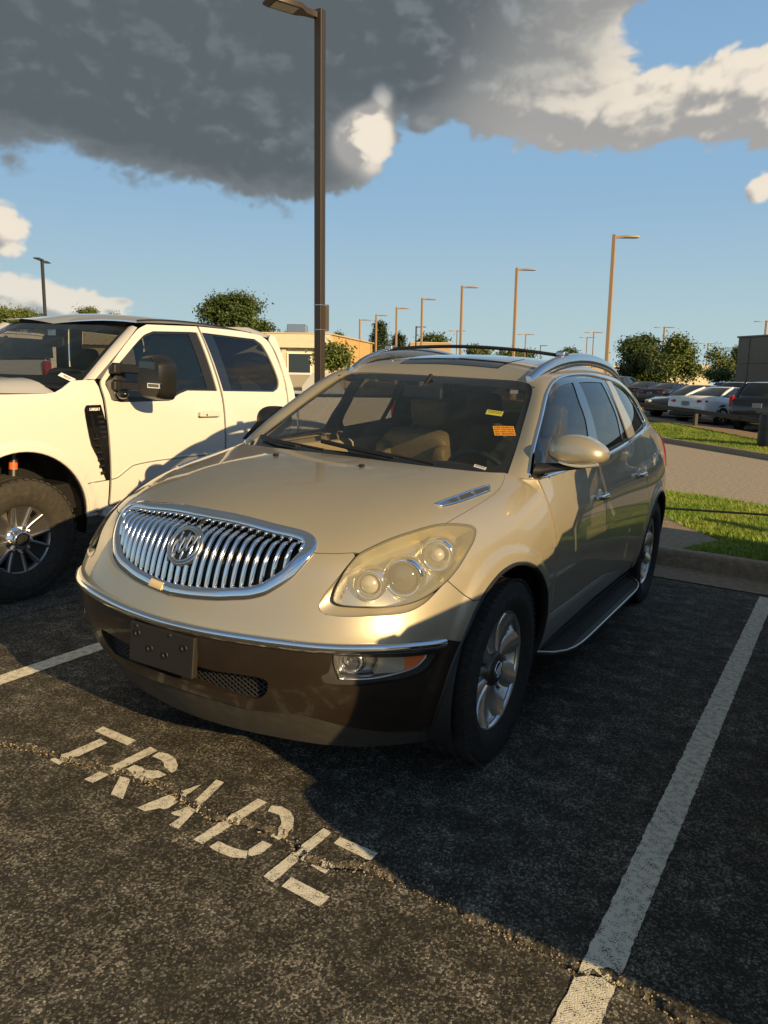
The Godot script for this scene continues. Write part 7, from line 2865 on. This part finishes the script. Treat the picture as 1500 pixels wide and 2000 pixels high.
# ------------------------------------------------------------------ cars farther off
func far_car(kind: String, paint: Material, xf: Transform3D, label: String, group: String) -> Node3D:
	var t := thing("parked_suv" if kind == "suv" else "parked_sedan", label, "car", xf, group)
	var suv := kind == "suv"
	var w := 0.96 if suv else 0.91
	# body: z, top height, half width, bottom height
	var st := [[-2.38, 0.66, 0.80, 0.42], [-2.34, 0.98, 0.86, 0.34], [-2.2, 1.06, 0.91, 0.26], [-1.7, 1.07, 0.95, 0.24], [-0.8, 1.0, 0.96, 0.22], [0.3, 0.97, 0.96, 0.22], [1.0, 0.96, 0.95, 0.22], [1.6, 0.90, 0.93, 0.24], [2.15, 0.78, 0.88, 0.26], [2.36, 0.62, 0.78, 0.32], [2.40, 0.50, 0.72, 0.36]]
	if suv:
		st = [[-2.40, 0.72, 0.84, 0.46], [-2.38, 1.10, 0.92, 0.40], [-2.25, 1.16, 0.96, 0.32], [-1.7, 1.15, 0.985, 0.28], [-0.8, 1.12, 0.99, 0.26], [0.3, 1.10, 0.99, 0.26], [1.0, 1.10, 0.985, 0.26], [1.6, 1.07, 0.97, 0.28], [2.2, 0.98, 0.92, 0.30], [2.42, 0.78, 0.84, 0.36], [2.46, 0.58, 0.78, 0.40]]
	var rows := []
	for s in st:
		var h: float = s[1] - s[3]
		var ring := []
		for e in [1.0, -1.0]:
			var half := [Vector3(0.0, s[3], s[0]), Vector3(e * s[2] * 0.9, s[3], s[0]), Vector3(e * s[2] * 0.985, s[3] + h * 0.12, s[0]), Vector3(e * s[2], s[3] + h * 0.42, s[0]), Vector3(e * s[2] * 0.985, s[3] + h * 0.72, s[0]), Vector3(e * s[2] * 0.955, s[3] + h * 0.92, s[0]), Vector3(e * s[2] * 0.88, s[1], s[0]), Vector3(0.0, s[1] + 0.02, s[0])]
			if e < 0:
				half.reverse()
				half = half.slice(1, 7)
			ring.append_array(half)
		rows.append(ring)
	var body := MB.new()
	body.loft(rows, true)
	body.flat(rows[0])
	body.flat(rows[-1])
	part("body", body.mesh(), paint, t)
	# glasshouse
	var z0 := -2.28 if suv else -1.72
	var z1 := 1.05 if suv else 1.08
	var zr := -1.95 if suv else -0.72
	var zf := 0.30 if suv else 0.20
	var belt := 1.06 if suv else 0.98
	var roof := 1.72 if suv else 1.44
	var gr := []
	for k in 7:
		var e := k / 6.0
		var y := lerpf(belt - 0.03, roof - 0.05, e)
		var hw := lerpf(w * 0.93, w * 0.70, pow(e, 1.2))
		var b := lerpf(z0, zr, e) - 0.10 * sin(PI * e)
		var f := lerpf(z1, zf, e) + 0.06 * sin(PI * e)
		gr.append([Vector3(hw, y, f - 0.22), Vector3(hw * 0.7, y, f - 0.05), Vector3(0, y, f), Vector3(-hw * 0.7, y, f - 0.05), Vector3(-hw, y, f - 0.22), Vector3(-hw, y, (f + b) * 0.5), Vector3(-hw, y, b + 0.16), Vector3(-hw * 0.7, y, b + 0.03), Vector3(0, y, b), Vector3(hw * 0.7, y, b + 0.03), Vector3(hw, y, b + 0.16), Vector3(hw, y, (f + b) * 0.5)])
	var glassy := MB.new()
	glassy.loft(gr, true)
	part("windows", glassy.mesh(), M.car_glass, t)
	var top_ := MB.new()
	var rr := []
	for k in 4:
		var e := k / 3.0
		var row := []
		for p in gr[6]:
			var q: Vector3 = p
			var c := Vector3(0, 0, (zr + zf) * 0.5)
			row.append(Vector3(lerpf(q.x, 0, e * e), q.y - 0.012 + 0.06 * sin(e * PI * 0.5), lerpf(q.z, c.z, e * e)))
		rr.append(row)
	top_.loft(rr, true)
	part("roof", top_.mesh(), paint, t)
	for s in [1.0, -1.0]:
		for pl in [[0, 0.03, "pillar"], [4, 0.03, "pillar"], [6, 0.035, "pillar"], [10, 0.035, "pillar"], [11, 0.028, "pillar"], [5, 0.028, "pillar"]]:
			if (s > 0) != (pl[0] in [0, 10, 11]):
				continue
			var pth := []
			for k in 7:
				pth.append(gr[k][pl[0]] * Vector3(1.0, 1, 1))
			var pm := MB.new()
			pm.tube(pth, pl[1] + (0.02 if pl[0] in [6, 10] else 0.0), 6)
			part("pillar", pm.mesh(), paint if pl[0] in [0, 4, 6, 10] else M.trim_black, t)
		var tl := MB.new()
		if suv:
			tl.box(Vector3(s * 0.90, 1.02, -2.29), Vector3(0.15, 0.42, 0.20), 0.04)
		else:
			tl.box(Vector3(s * 0.68, 0.88, -2.28), Vector3(0.42, 0.12, 0.16), 0.04, Basis(Vector3.UP, s * -0.25))
		part("tail_lamp", tl.mesh(), M.red_lens, t)
		var mr := MB.new()
		mr.box(Vector3(s * (w + 0.08), belt + 0.06, 0.72), Vector3(0.2, 0.14, 0.12), 0.04)
		part("side_mirror", mr.mesh(), paint, t)
		var hl := MB.new()
		hl.box(Vector3(s * 0.66, 0.72 if not suv else 0.92, 2.22), Vector3(0.36, 0.14, 0.2), 0.05, Basis(Vector3.UP, s * 0.4))
		part("headlamp", hl.mesh(), M.clear_solid, t)
		var hd := MB.new()
		hd.box(Vector3(s * (w + 0.045), belt - 0.16, -0.55), Vector3(0.03, 0.03, 0.2), 0.01)
		part("door_handle", hd.mesh(), paint, t)
	var pl2 := MB.new()
	pl2.box(Vector3(0, 0.80 if not suv else 0.90, -2.405), Vector3(0.32, 0.16, 0.02), 0.004)
	part("number_plate", pl2.mesh(), M.grey_paper, t)
	var bm := MB.new()
	bm.box(Vector3(0, 0.40 if not suv else 0.50, -2.36), Vector3(1.5, 0.18, 0.14), 0.05)
	part("rear_bumper", bm.mesh(), M.trim_black, t)
	var wl := MB.new()
	wl.lathe([Vector2(0.21, 0.10), Vector2(0.26, 0.115), Vector2(0.31, 0.11), Vector2(0.335, 0.08), Vector2(0.34, 0.0), Vector2(0.335, -0.08), Vector2(0.21, -0.11)], 28)
	var wm := wl.mesh()
	var rm := MB.new()
	rm.lathe([Vector2(0.225, 0.10), Vector2(0.215, 0.095), Vector2(0.20, 0.05), Vector2(0.05, 0.05), Vector2(0.05, 0.075), Vector2(0.0, 0.075)], 28)
	var sp := MB.new()
	for k in 5:
		var a := TAU * k / 5.0
		sp.box(Vector3(cos(a) * 0.125, 0.08, sin(a) * 0.125), Vector3(0.19, 0.03, 0.055), 0.01, Basis(Vector3.UP, -a))
	var rmm := rm.mesh()
	var spm := sp.mesh()
	var arch := MB.new()
	arch.lathe([Vector2(0.0, 0.0), Vector2(0.385, 0.0)], 28)
	var am := arch.mesh()
	for z in [-1.42, 1.42]:
		for s in [1.0, -1.0]:
			var bas := Basis(Vector3(0, 0, -1), Vector3(1, 0, 0), Vector3(0, -1, 0)) if s > 0 else Basis(Vector3(0, 0, 1), Vector3(-1, 0, 0), Vector3(0, -1, 0))
			var wn := part("wheel", wm, M.rubber, t, Transform3D(bas, Vector3(s * (w - 0.055), 0.34, z)))
			part("rim", rmm, M.alloy_dark, wn)
			part("spoke", spm, M.alloy, wn)
			part("wheel_well", am, M.black, t, Transform3D(bas, Vector3(s * (w + 0.037), 0.38, z)))
	return t


func row_xf(s: float, t: float, nose_in := true, yaw := 24.0) -> Transform3D:
	var d := Vector3(-0.686, 0, -0.728)
	var n := Vector3(0.728, 0, -0.686)
	var p := Vector3(0.81, 0, -19.0) + d * s + n * t
	var f := (n if nose_in else -n).rotated(Vector3.UP, deg_to_rad(yaw))
	return Transform3D(Basis(Vector3.UP.cross(f), Vector3.UP, f), Vector3(p.x, gy(p.x, p.z) + 0.062, p.z))


func build_cars() -> void:
	var white := mat(lin(0.74, 0.73, 0.70), 0.3, 0.0, 1.0)
	var black := mat(lin(0.008, 0.008, 0.009), 0.25, 0.0, 1.0)
	var grey := mat(lin(0.10, 0.105, 0.11), 0.3, 0.4, 1.0)
	var silver := mat(lin(0.42, 0.42, 0.41), 0.3, 0.6, 1.0)
	var red := mat(lin(0.22, 0.02, 0.02), 0.3, 0.2, 1.0)
	var blue := mat(lin(0.03, 0.06, 0.14), 0.3, 0.3, 1.0)
	var g := "cars parked beyond the rail"
	far_car("suv", black, row_xf(7.0, 6.3, true, 30.0), "black sport utility with red upright tail lamps behind the rail", g)
	var ws := far_car("sedan", white, row_xf(10.0, 6.2, true, 16.0), "white sedan with slim red tail lamp behind the rail", g)
	var bs := far_car("sedan", black, row_xf(13.4, 7.2, false, 16.0), "black sedan left of the white sedan, nose towards the rail", g)
	var gs := far_car("suv", grey, row_xf(17.5, 13.6), "dark grey wagon roof just above the crossover's rear window", g)
	var ss := far_car("sedan", silver, row_xf(5.0, 13.2), "silver sedan hidden behind the black sport utility", g)
	var rs := far_car("sedan", red, row_xf(20.0, 20.0), "dull red sedan in the rows behind the rail", g)
	var bl := far_car("suv", blue, row_xf(4.0, 20.0), "dark blue sport utility in the rows behind the rail", g)
	copy_of(bs, row_xf(11.6, 13.0), "black sedan roof showing above the white sedan's trunk", g)
	copy_of(ws, row_xf(8.6, 13.4), "white sedan roof showing over the white sedan's roof", g)
	copy_of(gs, row_xf(14.6, 13.2), "grey sport utility behind the black sedan", g)
	var rn := RandomNumberGenerator.new()
	rn.seed = 303
	var pool := [ws, bs, gs, ss, rs, bl]
	var far := "far rows of parked cars"
	for t in [14.0, 20.0, 26.0, 33.0, 40.0]:
		for k in 11:
			var s: float = 1.5 + k * 2.9 + rn.randf_range(-0.3, 0.3) + t * 0.25
			if rn.randf() < 0.15 or (t == 20.0 and (absf(s - 20.0) < 2.4 or absf(s - 4.0) < 2.4)) or (t == 14.0 and s < 20.5):
				continue
			copy_of(pool[rn.randi() % 6], row_xf(s, t, rn.randf() < 0.6), "one of the distant cars packed in rows below the big tree", far)


func build_rail() -> void:
	var d := Vector3(-0.686, 0, -0.728)
	var n := Vector3(0.728, 0, -0.686)
	var p0 := Vector3(0.81, 0, -19.0)
	var r := thing("guard_rail", "low dark metal rail on posts along the grass in front of the parked cars", "rail")
	var pth := []
	for k in 15:
		var p := p0 + d * (k * 2.5 - 10.0) + n * 3.0
		pth.append(Vector3(p.x, gy(p.x, p.z) + 0.62, p.z))
	for k in 14:
		var mb := MB.new()
		var a: Vector3 = pth[k]
		var b: Vector3 = pth[k + 1]
		var x := (b - a).normalized()
		var z := x.cross(Vector3.UP).normalized()
		mb.box((a + b) * 0.5, Vector3(a.distance_to(b) - 0.004, 0.15, 0.10), 0.02, Basis(x, z.cross(x), z))
		part("rail_beam", mb.mesh(), M.rail, r)
		if k % 2 == 1:
			var po := MB.new()
			po.box(Vector3(a.x, a.y - 0.35, a.z) + n * 0.10, Vector3(0.13, 0.72, 0.13), 0.015, Basis(x, Vector3.UP, z))
			part("rail_post", po.mesh(), M.rail_post, r)
	var q := p0 + d * 2.1 + n * 1.7
	var bar := MB.new()
	bar.lathe([Vector2(0.27, 0.0), Vector2(0.29, 0.05), Vector2(0.29, 0.5), Vector2(0.275, 0.53), Vector2(0.28, 0.56), Vector2(0.28, 0.95), Vector2(0.25, 1.0), Vector2(0.0, 1.0)], 28)
	top("barrel", bar.mesh(), M.rail, "black plastic barrel standing on the far grass at the right edge", "barrel", Transform3D(Basis.IDENTITY, Vector3(q.x, gy(q.x, q.z) + 0.02, q.z)))
	# chain between posts on the near lawn
	var c := thing("cable_fence", "thin dark cable strung low across the near lawn", "fence", LOT)
	var cp := []
	for k in 25:
		var t := k / 24.0
		cp.append(Vector3(lerpf(-3.5, 4.9, t), 0.30 + 0.055 * (t * 8.4 - 4.0) / 1.05 * 0.8 - 0.0, -6.0))
	var cb := MB.new()
	var line := [Vector3(-3.2, 0.36, -6.0), Vector3(-1.2, 0.25, -6.0), Vector3(0.54, 0.30, -6.0), Vector3(1.60, 0.37, -6.0), Vector3(2.65, 0.50, -6.0)]
	cb.tube(line, 0.012, 8)
	var l2 := [Vector3(2.65, 0.50, -6.0), Vector3(3.4, 0.40, -6.0), Vector3(4.2, 0.40, -6.0), Vector3(4.95, 0.50, -6.0)]
	part("cable", cb.mesh(), M.rail, c)
	var cb2 := MB.new()
	cb2.tube(l2, 0.012, 8)
	part("cable", cb2.mesh(), M.rail, c)
	for x in [-3.2, 2.65, 4.95]:
		var po := MB.new()
		po.box(Vector3(x, 0.42, -6.0), Vector3(0.2, 0.72, 0.2), 0.02)
		part("fence_post", po.mesh(), M.rail_post, c)
	# cabinet behind the bronze lamp
	var cab := MB.new()
	cab.prism(PackedVector2Array([Vector2(-0.55, 0), Vector2(0.55, 0), Vector2(0.55, 1.05), Vector2(0.18, 1.55), Vector2(-0.28, 1.55), Vector2(-0.55, 1.2)]), 0.7, Transform3D(Basis(Vector3.UP, 0.52), Vector3(-9.6, gy(-9.6, -14.2), -14.2)))
	top("utility_cabinet", cab.mesh(), mat(lin(0.42, 0.43, 0.42), 0.6), "pale grey slant topped utility cabinet behind the bronze lamp post", "cabinet")
	# street sign by the yellow building
	var sp := thing("street_sign", "green street name sign on a thin post before the yellow building", "sign", Transform3D(Basis.IDENTITY, on_ground(-28.6, -41.8)))
	var pm := MB.new()
	pm.tube([Vector3(0, 0, 0), Vector3(0, 2.7, 0)], 0.04, 8)
	part("sign_post", pm.mesh(), M.satin, sp)
	var bd := MB.new()
	bd.box(Vector3(0, 2.62, 0), Vector3(0.75, 0.2, 0.02), 0.003, Basis(Vector3.UP, 0.5))
	part("sign_blade", bd.mesh(), mat(lin(0.02, 0.20, 0.07), 0.5), sp)


func build_far() -> void:
	M.lamp_panel = mat(lin(0.42, 0.42, 0.38), 0.4)
	M.satin_tan = mat(lin(0.55, 0.44, 0.28), 0.6)
	M.shop_glass = mat(lin(0.018, 0.02, 0.018), 0.06, 0.0, 1.0)
	M.blind = mat(lin(0.30, 0.28, 0.23), 0.7)
	M.joint = mat(lin(0.12, 0.10, 0.08), 0.9)
	M.dock = mat(lin(0.19, 0.155, 0.12), 0.7)
	M.car_glass = mat(lin(0.012, 0.014, 0.015), 0.05, 0.0, 1.0)
	M.rail = mat(lin(0.014, 0.013, 0.013), 0.5)
	M.rail_post = mat(lin(0.045, 0.04, 0.036), 0.7)
	build_lamps()
	build_buildings()
	build_trees()
	build_cars()
	build_rail()
